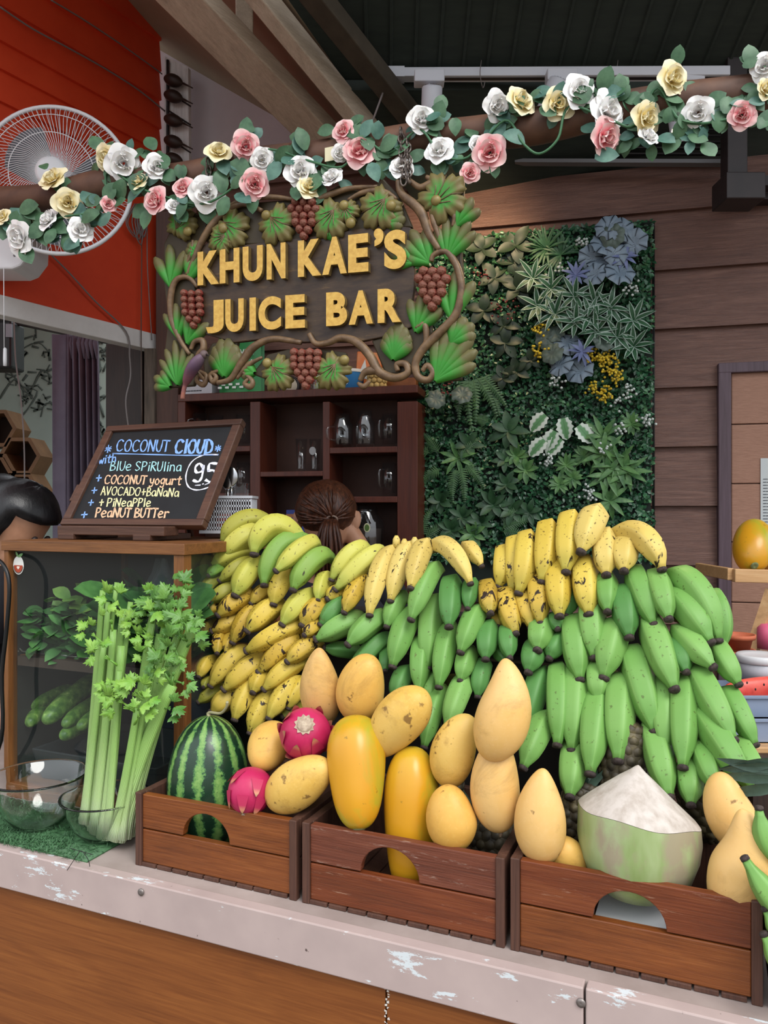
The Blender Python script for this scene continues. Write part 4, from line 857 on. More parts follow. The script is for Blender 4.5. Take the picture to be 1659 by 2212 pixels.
for (x0, y0, x1, y1, w, lf, da, db, bn) in ((252, 1805, 330, 1330, 24, 4, .075, .12, 0), (262, 1800, 345, 1370, 25, 4, .07, .125, 0), (270, 1795, 372, 1310, 18, 6, .08, .13, 0), (268, 1800, 420, 1345, 32, 7, .055, .105, .03), (258, 1805, 392, 1420, 34, 5, .04, .085, .035), (246, 1812, 372, 1480, 32, 4, .035, .07, .03), (255, 1812, 320, 1480, 22, 5, .03, .06, .01), (240, 1815, 296, 1530, 20, 5, .025, .045, -.01), (262, 1800, 365, 1290, 14, 5, .085, .135, 0), (280, 1780, 400, 1330, 24, 7, .075, .11, .03)):
    stalk(t2, P(x0 + 4, y0, da), P(x1, y1, db), w * 1.12 / F * 1.40, (lf * 2 + 2) // 3, bn, dark=(x1 > 350))
ck = MB().tube(smoothpath([P(-30, 1200, .12), P(4, 1216, .118), P(20, 1262, .115), P(14, 1360, .115), P(4, 1460, .118), P(2, 1600, .12), C(-.54, .13, .01)], 5), .0042, 8); solo('black_cable', ck, plain('rubber_black', '#0f0f10', .4), 'thick black cable looping down in front of the left cabinet post', 'cable')

# ------------------------------------------------------------------ chalkboard
BO = at(133, 1136, 1.75); BVd = (CV * .151 + UP * .24); BVl = BVd.length; BVn = BVd.normalized(); BWd = .393; NRM = CU.cross(BVn).normalized()
if NRM.y > 0: NRM = -NRM
BPf = rayplane(BO, NRM)
m_frame = wood('chalkboard_frame_wood', '#33201a', '#4a3025', '#5d4030', YAW, 'x', 1.5, .5, '#74604f', .68); m_slate = plain('slate', '#0e1013', .7, '#15181b', 14)
ck = thing('chalkboard', 'slanted chalkboard menu in a brown wooden frame on the cabinet', 'chalkboard', C(-.25, .20, HT))
fw = .016; fv = .022
def BB(a, b): return BO + CU * a + BVn * b
part('slate', MB().box(BB(fv * .7, fw * .7) - NRM * .006, CU * (BWd - 1.4 * fv), BVn * (BVl - 1.4 * fw), NRM * .006), m_slate, ck, smooth=False)
for (a, b, w, h) in ((0, 0, BWd, fw), (0, BVl - fw, BWd, fw)): part('frame_rail', MB().box(BB(a, b) - NRM * .012, CU * w, BVn * h, NRM * .02), m_frame, ck, smooth=False, bevel=.002)
for (a, b, w, h) in ((0, fw, fv, BVl - 2 * fw), (BWd - fv, fw, fv, BVl - 2 * fw)): part('frame_stile', MB().box(BB(a, b) - NRM * .012, CU * w, BVn * h, NRM * .0195), m_frame, ck, smooth=False, bevel=.002)
part('ledge', MB().box(BB(.03, -.022) - NRM * .0 - CV * .03, CU * (BWd - .10), CV * .05, UP * .02), m_frame, ck, smooth=False, bevel=.002)
hz = HT + CO.z
for a in (.035, .245): 
    q0 = BB(a, -.02) - CV * .035; part('foot', MB().box(V((q0.x, q0.y, hz + .0005)), CU * .045, CV * .14, UP * max(.006, BO.z - .022 - hz + .006)), m_frame, ck, smooth=False, bevel=.002)
q0 = BB(.17, BVl * .9) - NRM * .02; q1 = V((q0.x, q0.y, hz)) + CV * .10
part('back_strut', MB().tube([q0, q1], .008, 6), m_frame, ck)
part('side_knob', MB().box(BB(-.012, BVl * .24) - NRM * .01, CU * .012, BVn * .045, NRM * .012), m_frame, ck, smooth=False)
# hand lettering: strokes on a unit box
S_ = {
'C': [[(.95, .85), (.6, 1), (.2, .8), (.05, .4), (.25, .05), (.6, .0), (.95, .15)]], 'O': [[(.5, 1), (.15, .8), (.05, .4), (.3, .02), (.7, .05), (.95, .5), (.85, .9), (.5, 1)]],
'N': [[(.05, 0), (.12, 1)], [(.12, 1), (.85, .02)], [(.85, .02), (.95, 1)]], 'U': [[(.08, 1), (.05, .4), (.3, .02), (.7, .08), (.92, .45), (.95, 1)]], 'T': [[(.02, 1), (1, .96)], [(.52, .98), (.48, 0)]],
'L': [[(.15, 1), (.1, .04), (.9, 0)]], 'D': [[(.12, 1), (.1, 0)], [(.05, 1), (.6, .95), (.95, .55), (.75, .12), (.08, .0)]], 'B': [[(.12, 1), (.1, 0)], [(.1, 1), (.7, .95), (.75, .65), (.15, .52)], [(.15, .52), (.9, .42), (.85, .08), (.1, 0)]],
'l': [[(.5, 1), (.45, 0)]], 'u': [[(.08, .65), (.08, .2), (.35, 0), (.75, .15), (.9, .62)], [(.9, .65), (.92, 0)]], 'e': [[(.1, .35), (.85, .4), (.75, .65), (.35, .65), (.08, .35), (.3, .02), (.9, .1)]],
'S': [[(.9, .88), (.5, 1), (.12, .78), (.5, .5), (.9, .25), (.5, 0), (.08, .12)]], 'P': [[(.15, 1), (.1, 0)], [(.1, .98), (.75, .98), (.9, .72), (.6, .48), (.12, .45)]], 'i': [[(.5, .62), (.48, 0)], [(.5, .86), (.55, .92)]],
'R': [[(.15, 1), (.1, 0)], [(.1, .98), (.75, .95), (.8, .65), (.15, .5)], [(.3, .5), (.95, 0)]], 'n': [[(.1, .65), (.1, 0)], [(.1, .45), (.5, .66), (.85, .5), (.9, 0)]], 'a': [[(.85, .6), (.4, .66), (.08, .35), (.3, .02), (.75, .15), (.85, .6)], [(.85, .62), (.95, 0)]],
'y': [[(.1, .65), (.3, .15), (.85, .25)], [(.9, .65), (.8, 0), (.5, -.32), (.1, -.2)]], 'o': [[(.5, .66), (.12, .45), (.2, .06), (.6, .0), (.9, .35), (.5, .66)]], 'g': [[(.85, .62), (.4, .68), (.1, .4), (.4, .1), (.85, .3)], [(.88, .65), (.8, -.1), (.5, -.34), (.1, -.22)]],
'r': [[(.15, .65), (.15, 0)], [(.15, .4), (.5, .65), (.95, .58)]], 'A': [[(.02, 0), (.5, 1)], [(.5, 1), (.98, 0)], [(.2, .38), (.85, .38)]], 'V': [[(.02, 1), (.45, 0)], [(.45, 0), (.98, 1)]], '+': [[(.5, .85), (.5, .1)], [(.1, .48), (.92, .5)]],
'p': [[(.15, .65), (.1, -.3)], [(.12, .6), (.7, .66), (.9, .35), (.5, .04), (.12, .1)]], 't': [[(.5, .95), (.45, .1), (.8, .02)], [(.1, .65), (.9, .66)]], 'h': [[(.12, 1), (.1, 0)], [(.1, .4), (.5, .6), (.88, .45), (.9, 0)]], 'w': [[(.05, .62), (.25, 0), (.5, .5), (.72, 0), (.98, .65)]],
'9': [[(.85, .8), (.5, 1), (.12, .78), (.3, .5), (.85, .62), (.9, .9), (.85, .3), (.55, 0), (.1, .08)]], '5': [[(.9, 1), (.25, 1), (.2, .6)], [(.2, .6), (.75, .62), (.95, .3), (.6, 0), (.08, .1)]], '*': [[(.5, 1), (.5, 0)], [(.05, .8), (.95, .2)], [(.05, .2), (.95, .8)], [(0, .5), (1, .5)]],
}
def ZP(x, y): return BPf(x / 2.9625, 560 + y / 2.9625, .0005)
kz = 1.7 / F / 2.9625
random.seed(4)
def chalk(s, x0, x1, yb, h, color, w, slope=0, slant=.28, name='chalk_writing'):
    mb = MB(); wd_ = sum(.45 if c == ' ' else (.5 if c in 'li' else (1.15 if c in 'ONwCD' else 1)) for c in s); ux = (x1 - x0) / wd_; x = x0
    for c in s:
        if c == ' ': x += ux * .45; continue
        cw = ux * (.5 if c in 'li' else (1.15 if c in 'ONwCD' else 1))
        for st in S_[c]:
            pts = []
            for (u, v) in st:
                px = x + u * cw * .84; py = yb + slope * (px - x0) - v * h; px += slant * v * h * .55; pts.append(ZP(px + U(-1, 1), py + U(-1, 1)))
            mb.ribbon(smoothpath(pts, 3) if len(pts) > 2 else pts, w * 1.2 * kz, NRM, .0006)
        x += cw
    part(name, mb, color, ck, smooth=False)
cB = plain('chalk_blue', '#7fa6e0', .9); cT = plain('chalk_teal', '#a3d4d8', .9); cP = plain('chalk_peach', '#dfb592', .9); cC = plain('chalk_cream', '#dfd9a6', .9); cW = plain('chalk_white', '#dde0ee', .9)
chalk('COCONUT', 742, 1085, 1228, 72, cB, 10, .01); chalk('ClOUD', 1118, 1365, 1240, 84, cB, 17, .01); chalk('*', 668, 715, 1238, 48, cB, 7); chalk('*', 1375, 1415, 1232, 42, cB, 7)
mb = MB().ribbon(smoothpath([ZP(722, 1244), ZP(950, 1250), ZP(1200, 1256), ZP(1396, 1252)], 4), 11 * kz, NRM, .0006); part('underline', mb, cB, ck)
chalk('with', 632, 745, 1312, 52, cB, 9, -.15); chalk('BlUe SPiRUlina', 702, 1165, 1352, 58, cT, 7, .01)
chalk('+', 610, 655, 1425, 50, cB, 9); chalk('COCONUT yogurt', 668, 1165, 1436, 54, cP, 9, .015)
chalk('+', 582, 626, 1503, 48, cB, 8); chalk('AVOCADO+BaNaNa', 645, 1148, 1508, 52, cC, 7, .025)
chalk('+', 562, 604, 1580, 46, cB, 8); chalk('+ PiNeaPPle', 632, 968, 1582, 52, cC, 8, .005)
chalk('+', 515, 566, 1660, 50, cB, 9); chalk('PeaNUT BUTTer', 608, 1085, 1650, 58, cP, 10, .01)
chalk('95', 1232, 1392, 1425, 118, cW, 17, .01, .2)
mb = MB().ribbon(smoothpath([ZP(*p) for p in ((1395, 1252), (1300, 1255), (1225, 1300), (1190, 1385), (1205, 1455), (1260, 1478), (1330, 1462), (1352, 1440))], 4), 11 * kz, NRM, .0006); mb.ribbon([ZP(1250, 1448), ZP(1282, 1446)], 8 * kz, NRM, .0006); mb.ribbon([ZP(1296, 1440), ZP(1302, 1438)], 9 * kz, NRM, .0006); mb.ribbon([ZP(1312, 1444), ZP(1345, 1430)], 8 * kz, NRM, .0006); part('price_ring', mb, cW, ck)

# ------------------------------------------------------------------ carved sign
SA = at(365, 645, 1.75); SB = at(1003, 593, 1.50); SU = (SB - SA); SU.z = 0; SU.normalize(); SN = V((SU.y, -SU.x, 0))
if SN.y > 0: SN = -SN
SPf = rayplane(SA, SN)
def Z3(x, y, o=0): return SPf(330 + x / 2.37, 350 + y / 2.37, o)
kS = 1.62 / F / 2.37
def carved(name, c1, c2, edge, sc_=30):
    q = N(name); t = q.n('ShaderNodeTexCoord'); u = q.n('ShaderNodeSeparateXYZ'); q.l(t.outputs['UV'], u.inputs[0]); f = q.noise(q.coord(), sc_, 4)
    col = q.mix(f, c1, c2); wob = mth(q, 'ADD', u.outputs[0], mth(q, 'MULTIPLY', mth(q, 'SUBTRACT', f, .5), .5)); col = q.mix(q.ramp(wob, [(.40, (0, 0, 0, 1)), (.74, (1, 1, 1, 1))]), col, edge); q.bump(f, .4, .001); return q.set(col, .5, spec=.35)
m_cleaf = carved('carved_leaf_green', '#35762c', '#4a8f38', '#6a6038'); m_cleafb = carved('carved_leaf_bright', '#2f7d2b', '#418f38', '#5f5a38')
m_vine = plain('carved_vine_wood', '#4f3b29', .5, '#7a6145', 45, bump=.5); m_sboard = N('sign_board_wood'); q = m_sboard; co = q.coord((2, 2, 9), 0); f = q.noise(co, 6, 6, .7); m_sboard = q.set(q.ramp(f, [(.35, '#2a1c14'), (.6, '#41301f'), (.78, '#7a5c34')]), .5); q.bump(f, .3, .001)
m_gold = N('gold_paint'); q = m_gold; f = q.noise(q.coord(), 110, 4); q.bump(f, .5, .001); m_gold = q.set(q.ramp(f, [(.3, '#b98c2c'), (.7, '#d3ab4a')]), .38, spec=.7); m_gside = plain('letter_side', '#5a4a2e', .5, '#7d6638', 50)
m_grape = carved('grape_paint', '#7d2f2a', '#954038', '#74483a', 60); m_knob = plain('carved_knob', '#6f6134', .45, '#8c7d48', 40)
sg = thing('carved_sign', 'carved wooden sign with gold letters, grapes and vine leaves hanging from the pole', 'sign', SPf(684, 850, 0))
out = [(210, 470), (300, 420), (420, 440), (540, 425), (740, 400), (900, 380), (1060, 352), (1200, 330), (1330, 345), (1345, 520), (1350, 640), (1330, 760), (1340, 850), (1200, 900), (1050, 930), (900, 925), (760, 930), (600, 910), (430, 930), (260, 880), (250, 760), (240, 640), (200, 580)]
part('board', MB().prism([Z3(x, y, -.010) for x, y in out], SN * .012), m_sboard, sg, smooth=False, bevel=.002)
m_back = carved('openwork_back', '#33291c', '#3d3522', '#33281c')
for pl_ in ([(72, 430), (130, 300), (210, 260), (300, 300), (250, 440), (230, 640), (250, 880), (262, 1000), (225, 1150), (90, 1160), (110, 1040), (75, 980), (95, 800), (70, 620)], [(1600, 70), (1600, 230), (1585, 420), (1600, 620), (1575, 760), (1595, 860), (1580, 1000), (1590, 1120), (1450, 1135), (1440, 1000), (1540, 830), (1575, 700), (1560, 560), (1480, 460), (1520, 330), (1440, 260), (1480, 120)], [(300, 430), (260, 380), (340, 290), (420, 240), (560, 215), (740, 200), (880, 175), (960, 130), (1100, 165), (1190, 95), (1270, 180), (1340, 345), (1200, 345), (900, 392), (600, 430)], [(270, 1000), (320, 930), (450, 925), (420, 1060), (330, 1150), (280, 1120)], [(1130, 920), (1330, 860), (1420, 700), (1440, 880), (1350, 1010), (1330, 1090), (1200, 1090)], [(520, 1090), (600, 990), (720, 960), (860, 960), (1000, 980), (1010, 1080), (940, 1120), (860, 1080), (790, 1120), (720, 1090), (600, 1120)]):
    part('openwork', MB().prism([Z3(x, y, -.014) for x, y in pl_], SN * .012), m_back, sg, smooth=False, bevel=.003)
def svine(pts, r=17, o=.006, taper=True, n=8):
    p = smoothpath([Z3(x, y, o) for (x, y) in pts], 5); m = len(p) - 1
    part('vine', MB().tube(p, [r * kS * (1.15 - .55 * abs(2 * i / m - 1) if taper else 1) for i in range(m + 1)], n, ref=SN), m_vine, sg)
svine([(230, 640), (180, 590), (120, 605), (92, 690), (98, 810), (140, 910), (190, 985)]); svine([(175, 580), (210, 500), (245, 420), (300, 330), (380, 250), (470, 215), (560, 250)], 19)
svine([(390, 225), (470, 190), (600, 178), (730, 192)], 15); svine([(820, 160), (850, 185), (900, 170), (1010, 135), (1150, 125)], 15); svine([(1000, 195), (1080, 155), (1180, 150), (1250, 190)], 14)
svine([(1255, 95), (1275, 165), (1370, 250), (1415, 370), (1470, 450)], 22); svine([(1310, 90), (1370, 130), (1430, 100), (1400, 75)], 17); svine([(1420, 240), (1440, 310), (1470, 400)], 13)
svine([(1425, 510), (1440, 475), (1500, 460), (1555, 530), (1580, 650), (1550, 780), (1470, 870), (1390, 950), (1345, 1030), (1360, 1100), (1410, 1115), (1435, 1075), (1405, 1040), (1380, 1072)], 20)
svine([(300, 1075), (325, 1100), (310, 1125), (295, 1090), (340, 1065)], 15); svine([(330, 1130), (400, 1110), (460, 1020), (520, 945), (620, 905), (760, 925)], 21)
svine([(800, 880), (835, 930), (900, 925), (960, 900), (1040, 920), (1110, 990), (1160, 1075), (1240, 1105), (1305, 1080), (1295, 1035), (1250, 1035), (1255, 1070)], 21); svine([(430, 1110), (490, 1040), (560, 1000)], 13)
svine([(460, 1075), (510, 1120), (500, 1150), (470, 1135), (490, 1110)], 15); svine([(1060, 1120), (1090, 1075), (1150, 1070), (1220, 1110)], 20); svine([(1050, 1130), (1080, 1150), (1110, 1120)], 14)
svine([(195, 960), (215, 920), (255, 915), (260, 960), (235, 990), (225, 1060), (270, 1120)], 18); svine([(240, 1070), (275, 1095), (260, 1140), (225, 1120), (235, 1090)], 14); svine([(1345, 850), (1390, 830), (1400, 900), (1385, 960)], 14); svine([(205, 400), (200, 460), (165, 540)], 11)
svine([(1530, 230), (1545, 280), (1535, 330)], 12); svine([(230, 250), (260, 265), (300, 300)], 16)
def grapeleaf(cx, cy, r, ang, knob, mat=None):
    c = Z3(cx, cy, .003); rr = r * kS; xd = SU * math.cos(ang) + UP * math.sin(ang)
    rad = lambda a: rr * (.66 + .30 * abs(math.cos(2.5 * a)) ** .6 + .07 * math.cos(15 * a)) * (1.0 if abs(math.atan2(math.sin(a), math.cos(a))) < 2.5 else .78)
    o = part('leaf', MB().fan(c, SN, xd, rad, .012, 60, (0, .3, .65, .9, 1), (.9, 1.05, 1.0, .7, .35), True, .0011), mat or m_cleaf, sg)
    vm = MB()
    for k in range(5):
        a = (k - 2) * .62; e = c + xd * math.cos(a) * rr * .8 + SN.cross(xd) * math.sin(a) * rr * .8; vm.tube([c + SN * .0125 - xd * rr * .35, c.lerp(e, .5) + SN * .0128, e + SN * .008], [.0012, .0012, .0006], 5)
    part('vein', vm, m_vine, o)
    kp = Z3(knob[0], knob[1], .012); part('knob', MB().blob(kp - SN * .006, kp + SN * .011, 52 * kS, ell, 14, 8), m_knob, sg)
R_ = math.radians
for a in (((150, 320), 105, 60, (182, 357)), ((400, 345), 122, -50, (362, 338)), ((640, 320), 120, -50, (583, 275)), ((915, 290), 118, 230, (982, 225)), ((1170, 235), 122, 225, (1222, 225)), ((1480, 190), 135, 40, (1452, 200)), ((645, 1080), 105, -50, (588, 1030)), ((925, 1070), 108, 230, (983, 1015)), ((360, 400), 90, 200, (365, 345)), ((1000, 260), 70, -70, (1015, 315))):
    grapeleaf(a[0][0], a[0][1], a[1], R_(a[2]), a[3])
def acanthus(cx, cy, L, W_, ang, n=5, mat=None):       # fan of carved lobes from a base point
    c = Z3(cx, cy, .002); mb = MB()
    for k in range(n):
        a = ang + (k - (n - 1) / 2) * (1.5 / n); dv = SU * math.cos(a) + UP * math.sin(a); l = L * kS * (1 - .12 * abs(k - (n - 1) / 2))
        sd = SN.cross(dv); w = W_ * kS / n * 1.35; m = 8; b = len(mb.v)
        for i in range(m + 1):
            t = i / m; hw = w * (.35 + 1.1 * t) * math.sqrt(max(0.02, 1 - t ** 3)) * .6; p = c + dv * l * t; ho = .010 * math.sin(math.pi * min(1, .2 + t * .75))
            mb.v += [p - sd * hw - SN * .008, p - sd * hw + SN * .003, p + SN * ho, p + sd * hw + SN * .003, p + sd * hw - SN * .008]
        for i in range(m):
            for j in range(4):
                q_ = b + 5 * i + j; ta, tb = i / m, (i + 1) / m; e0 = (.35, .15, .15, .35, .35)
                mb.face((q_, q_ + 1, q_ + 6, q_ + 5), ((max(e0[j] , ta * .95), 0), (max(e0[j + 1], ta * .95), 0), (tb * .95, 0), (tb * .95, 0)))
        q_ = b + 5 * m; mb.face((q_, q_ + 1, q_ + 2, q_ + 3, q_ + 4), [(1, 0)] * 5)
    part('leaf', mb, mat or m_cleafb, sg)
for a in ((370, 1095, 190, 250, 90, 6), (1235, 1010, 165, 260, 80, 7), (1450, 1120, 260, 190, 55, 6), (1510, 500, 210, 120, 75, 5), (95, 640, 210, 90, 93, 3), (130, 1140, 220, 110, 95, 5), (1420, 520, 190, 130, 130, 4), (1350, 870, 180, 110, 70, 4), (180, 930, 170, 90, 65, 3), (190, 600, 150, 100, 70, 3), (1530, 800, 200, 90, 85, 3), (130, 900, 170, 70, 95, 3), (240, 470, 90, 110, 150, 4), (300, 440, 100, 100, 30, 3), (1330, 520, 130, 90, 150, 3), (1190, 320, 100, 120, 20, 4), (870, 370, 110, 130, 20, 4), (1560, 330, 130, 70, 60, 3), (1530, 930, 130, 130, 50, 4), (90, 1150, 110, 80, 150, 3), (520, 1080, 80, 80, 160, 3)):
    acanthus(a[0], a[1], a[2] * 1.12, a[3] * 1.25, R_(a[4]), a[5])
def grapes(cx, cy, rows, r, dx, dy, lean=0):
    y = cy; t = part('grape_cluster', MB().blob(Z3(cx + lean * len(rows) / 2, cy + dy * (len(rows) - 1), -.004), Z3(cx, cy, -.004), r * 3 * kS, lambda t: ell(t) ** .6, 12, 8), m_grape, sg); i = 0
    for n_ in rows:
        for k in range(n_):
            p = Z3(cx + (k - (n_ - 1) / 2) * dx + lean * i, cy + i * dy + (k % 2) * 4, .010); g_ = MB().blob(p - SN * .010, p + SN * .012, r * 2 * kS, lambda t: ell(t) * (1.0 if t < .5 else 1.06 - .12 * t), 7, 6); part('grape', g_, m_grape, t, smooth=False)
        i += 1
grapes(775, 205, (3, 4, 3, 3, 2, 1), 24, 42, 35); grapes(200, 672, (3, 3, 3, 3, 2, 1), 22, 38, 33, 2); grapes(1432, 560, (3, 4, 3, 3, 2, 1), 26, 46, 36, 0); grapes(785, 975, (4, 4, 4, 3, 2, 1), 24, 40, 34)
def line1(x): return 470 - .112 * (x - 245), 640 - .083 * (x - 245)
def line2(x): return 714 - .066 * (x - 330), 884 - .060 * (x - 290)
def letter(ch, x0, x1, ln, sk=0, top=None, bot=None):
    def fn(u, v):
        x = x0 + (x1 - x0) * u; yt, yb = ln(x)
        if top is not None: yt = top
        if bot is not None: yb = bot
        return Z3(x, yb + (yt - yb) * v, .003)
    mb = MB(); solid_glyph(mb, ch, .05, fn, SN, .012); o = part('letter', mb, m_gold, sg, smooth=False)
    for pl in o.data.polygons:
        if abs(pl.normal.dot(SN)) < .7: pl.material_index = 1
    o.data.materials.append(m_gside)
for (c, a, b) in (('K', 245, 355), ('H', 358, 458), ('U', 475, 577), ('N', 597, 693), ('K', 756, 875), ('A', 880, 1005), ('E', 1012, 1115), ('S', 1195, 1308)): letter(c, a, b, line1)
letter('’', 1143, 1192, line1, top=350, bot=442)
for (c, a, b) in (('J', 288, 378), ('U', 386, 480), ('I', 510, 542), ('C', 555, 670), ('E', 692, 792), ('B', 900, 1007), ('A', 1015, 1138), ('R', 1162, 1280)): letter(c, a, b, line2)
# painted bird perched on the corner
bd = thing('bird_ornament', 'small purple and orange bird figure perched at the lower left corner of the sign', 'bird ornament', Z3(160, 1210, .03))
def Zb(x, y, o=.03): return Z3(x, y, o)
m_b1 = N('bird_plumage'); q = m_b1; u = q.n('ShaderNodeSeparateXYZ'); t_ = q.n('ShaderNodeTexCoord'); q.l(t_.outputs['UV'], u.inputs[0]); m_b1 = q.set(q.mix(q.noise(q.coord(), 120, 3), q.ramp(u.outputs[0], [(.0, '#6f5a68'), (.35, '#5a4460'), (.6, '#8a4a50'), (1, '#a8663c')]), '#55404e'), .6)
pth = [Zb(262, 990), Zb(240, 1010, .036), Zb(215, 1040, .038), Zb(190, 1080, .034), Zb(170, 1130), Zb(158, 1170), Zb(152, 1215)]
part('body', MB().tube(smoothpath(pth, 4), [.003 + (.0125 if False else 0) + .0105 * max(0, math.sin(math.pi * min(1, i / 17))) ** .7 + .0025 for i in range(25)], 14, flat=.8, ref=SN), m_b1, bd)
part('wing', MB().leaf(Zb(235, 1005, .047), Zb(165, 1090, .043) - Zb(235, 1005, .047), SN, .062, .022, .05, -.3, 6), plain('bird_wing', '#3a2f45', .6, '#6a4a5a', 90), bd)
part('head', MB().ball(Zb(262, 985, .034), .0095, 14, 10), plain('bird_head', '#57484a', .6, '#6c5a58', 90), bd)
part('beak', MB().tube([Zb(272, 985, .036), Zb(292, 992, .04)], [.003, .0005], 6), m_dark, bd)
for x in (205, 222): part('leg', MB().tube([Zb(x, 1060, .032), Zb(x + 10, 1085, .014)], .0012, 5), m_dark, bd)
# ------------------------------------------------------------------ pole, chains
PA_, PB_ = at(-90, 452, 1.93), at(1760, 178, 1.37); PD = (PB_ - PA_); PN = V((PD.y, -PD.x, 0)).normalized()
if PN.y > 0: PN = -PN
PL = rayplane(PA_, PN)
m_pole = plain('pole_bark', '#3f2a22', .6, '#6a4a38', 9, bump=.3, stretch=(1, 1, 1)); m_chain = plain('rusty_chain', '#4a4340', .45, '#7c7169', 80, metal=.6)
n = 40; pth = [PA_.lerp(PB_, i / n) + V((0, .004 * math.sin(i * .5), .004 * math.sin(i * .8))) for i in range(n + 1)]
random.seed(9); solo('wooden_pole', MB().tube(pth, [.034 * (1.05 + .06 * math.sin(i * .9) - .1 * i / n) for i in range(n + 1)], 16), m_pole, 'brown wooden pole wound with artificial flowers across the picture', 'pole')
def chain(x0, y0, x1, y1, label):
    a, b = PL(x0, y0, .04), Z3((x1 - 330) * 2.37, (y1 - 350) * 2.37, .016); L = (b - a).length; k = int(L / .0165); t = thing('chain', label, 'chain', b, 'chains holding the carved sign')
    d = (b - a).normalized()
    for i in range(k + 1):
        c = a.lerp(b, (i + .5) / (k + 1)); sd = (SU if i % 2 else SN); pts = [c + d * .0115 * math.sin(q) + sd * .0065 * math.cos(q) for q in [j * 2 * math.pi / 12 for j in range(13)]]
        part('link', MB().tube(pts, .0021, 6), m_chain, t)
chain(449, 344, 455, 445, 'rusty chain holding the left end of the carved sign'); chain(866, 278, 872, 398, 'rusty chain holding the right end of the carved sign')
chain(880, 300, 884, 392, 'second rusty chain close behind the right one')
# ------------------------------------------------------------------ flower garland
m_pet = {}
for nm, a, b in (('white', '#efeeec', '#e3e2e2'), ('pink', '#f0a4aa', '#e27886'), ('yellow', '#f1e2ad', '#e8cf86')):
    q = N('petal_' + nm); t = q.n('ShaderNodeTexCoord'); u = q.n('ShaderNodeSeparateXYZ'); q.l(t.outputs['UV'], u.inputs[0]); e = {'white': '#f3f2f0', 'pink': '#eccfca', 'yellow': '#ece4c4'}[nm]
    m_pet[nm] = q.set(q.ramp(u.outputs[0], [(.05, b), (.5, a), (1, e)]), .6, sss=.15)
m_gl = plain('garland_leaf', '#2f5238', .5, '#557a58', 30); m_gl2 = plain('garland_leaf_blue', '#335a50', .5, '#5d8474', 30); m_gv = plain('garland_vine', '#3d6a48', .5)
gd = thing('flower_garland', 'artificial rose garland in white, pink and yellow wound along the pole', 'garland', PL(830, 330, .04))
def petal(mb, c, ax, o, r, w, open_, curl):
    sd = ax.cross(o); nu, nv = 4, 6; rf = U(0, 6); b = len(mb.v)
    for i in range(nu + 1):
        t = i / nu
        for j in range(nv + 1):
            s = (j / nv - .5) * 2; hw = w * math.sqrt(max(.05, 1 - ((t - .62) / .74) ** 2))
            rr = r * (.12 + open_ * t + curl * t * t * .25); hh = r * (1 - open_ * .8) * t - r * curl * t ** 3 * .35 + r * .10 * s * s * t + r * .05 * math.sin(s * 5 + rf) * t * t
            mb.v.append(c + o * (rr - .34 * r * s * s * t * t) + ax * hh + sd * (hw * s))
    for i in range(nu):
        for j in range(nv):
            q = b + i * (nv + 1) + j; ta, tb = i / nu, (i + 1) / nu; mb.face((q, q + 1, q + nv + 2, q + nv + 1), ((ta, 0), (ta, 0), (tb, 0), (tb, 0)))
def rose(x, y, rpx, kind, o=.05):
    c = PL(x, y, o); r = rpx / F * c.y * 1.18; ax = V((U(-.5, .5), -1, U(-.35, .55))).normalized(); sd = ax.orthogonal().normalized(); s2 = ax.cross(sd); mb = MB(); c = c - ax * r * .25
    for lay, (np_, op, cu, rr) in enumerate(((3, .16, .0, .55), (3, .34, .15, .72), (4, .58, .35, .86), (5, .84, .6, .95))):
        for k in range(np_):
            a = 2 * math.pi * k / np_ + lay * .6 + U(-.15, .15); petal(mb, c, ax, sd * math.cos(a) + s2 * math.sin(a), r * rr * U(.92, 1.08), r * rr * .66, op * U(.9, 1.1), cu)
    f = part('rose', mb, m_pet[kind], gd, {'white': 'white rose', 'pink': 'pink rose', 'yellow': 'pale yellow rose'}[kind])
    return c
def rleaf(x, y, ang, L, m=None, o=.035):
    c = PL(x, y, o); k = c.y / F; d = SU * math.cos(ang) + UP * math.sin(ang); up = V((U(-.3, .3), -1, U(0, .5)))
    part('leaf', MB().leaf(c, d + V((0, U(-.5, .2), 0)), up, L * k, L * k * U(.62, .8), U(.05, .35), U(-.2, .35), 6), m or (m_gl if R() < .7 else m_gl2), gd)
random.seed(31)
FL = [(227, 342, 26, 'yellow'), (266, 352, 33, 'white'), (296, 390, 20, 'yellow'), (338, 360, 25, 'white'), (333, 432, 27, 'pink'), (446, 415, 32, 'white'), (394, 402, 20, 'pink'), (376, 443, 16, 'white'), (111, 383, 28, 'yellow'), (147, 437, 27, 'yellow'), (234, 440, 15, 'pink'), (38, 512, 32, 'white'), (102, 472, 25, 'white'), (174, 495, 24, 'white'), (4, 466, 16, 'yellow'), (472, 325, 25, 'yellow'), (531, 315, 27, 'pink'), (550, 397, 28, 'pink'), (566, 345, 22, 'white'), (649, 368, 31, 'white'), (716, 380, 24, 'white'), (668, 402, 24, 'yellow'), (741, 281, 22, 'pink'), (776, 323, 32, 'pink'), (733, 330, 17, 'white'),
      (911, 256, 28, 'white'), (949, 322, 27, 'white'), (1058, 328, 32, 'pink'), (1016, 373, 20, 'pink'), (1074, 228, 27, 'white'), (1128, 216, 31, 'yellow'), (1207, 223, 31, 'yellow'), (1252, 193, 31, 'white'), (1316, 238, 37, 'white'), (1312, 297, 35, 'pink'), (1400, 254, 32, 'yellow'), (1402, 292, 24, 'white'), (1457, 168, 32, 'yellow'), (1508, 241, 28, 'white'), (1604, 247, 26, 'pink'), (1652, 142, 26, 'white'), (1655, 190, 20, 'yellow'), (866, 358, 24, 'white'), (1030, 310, 16, 'white')]
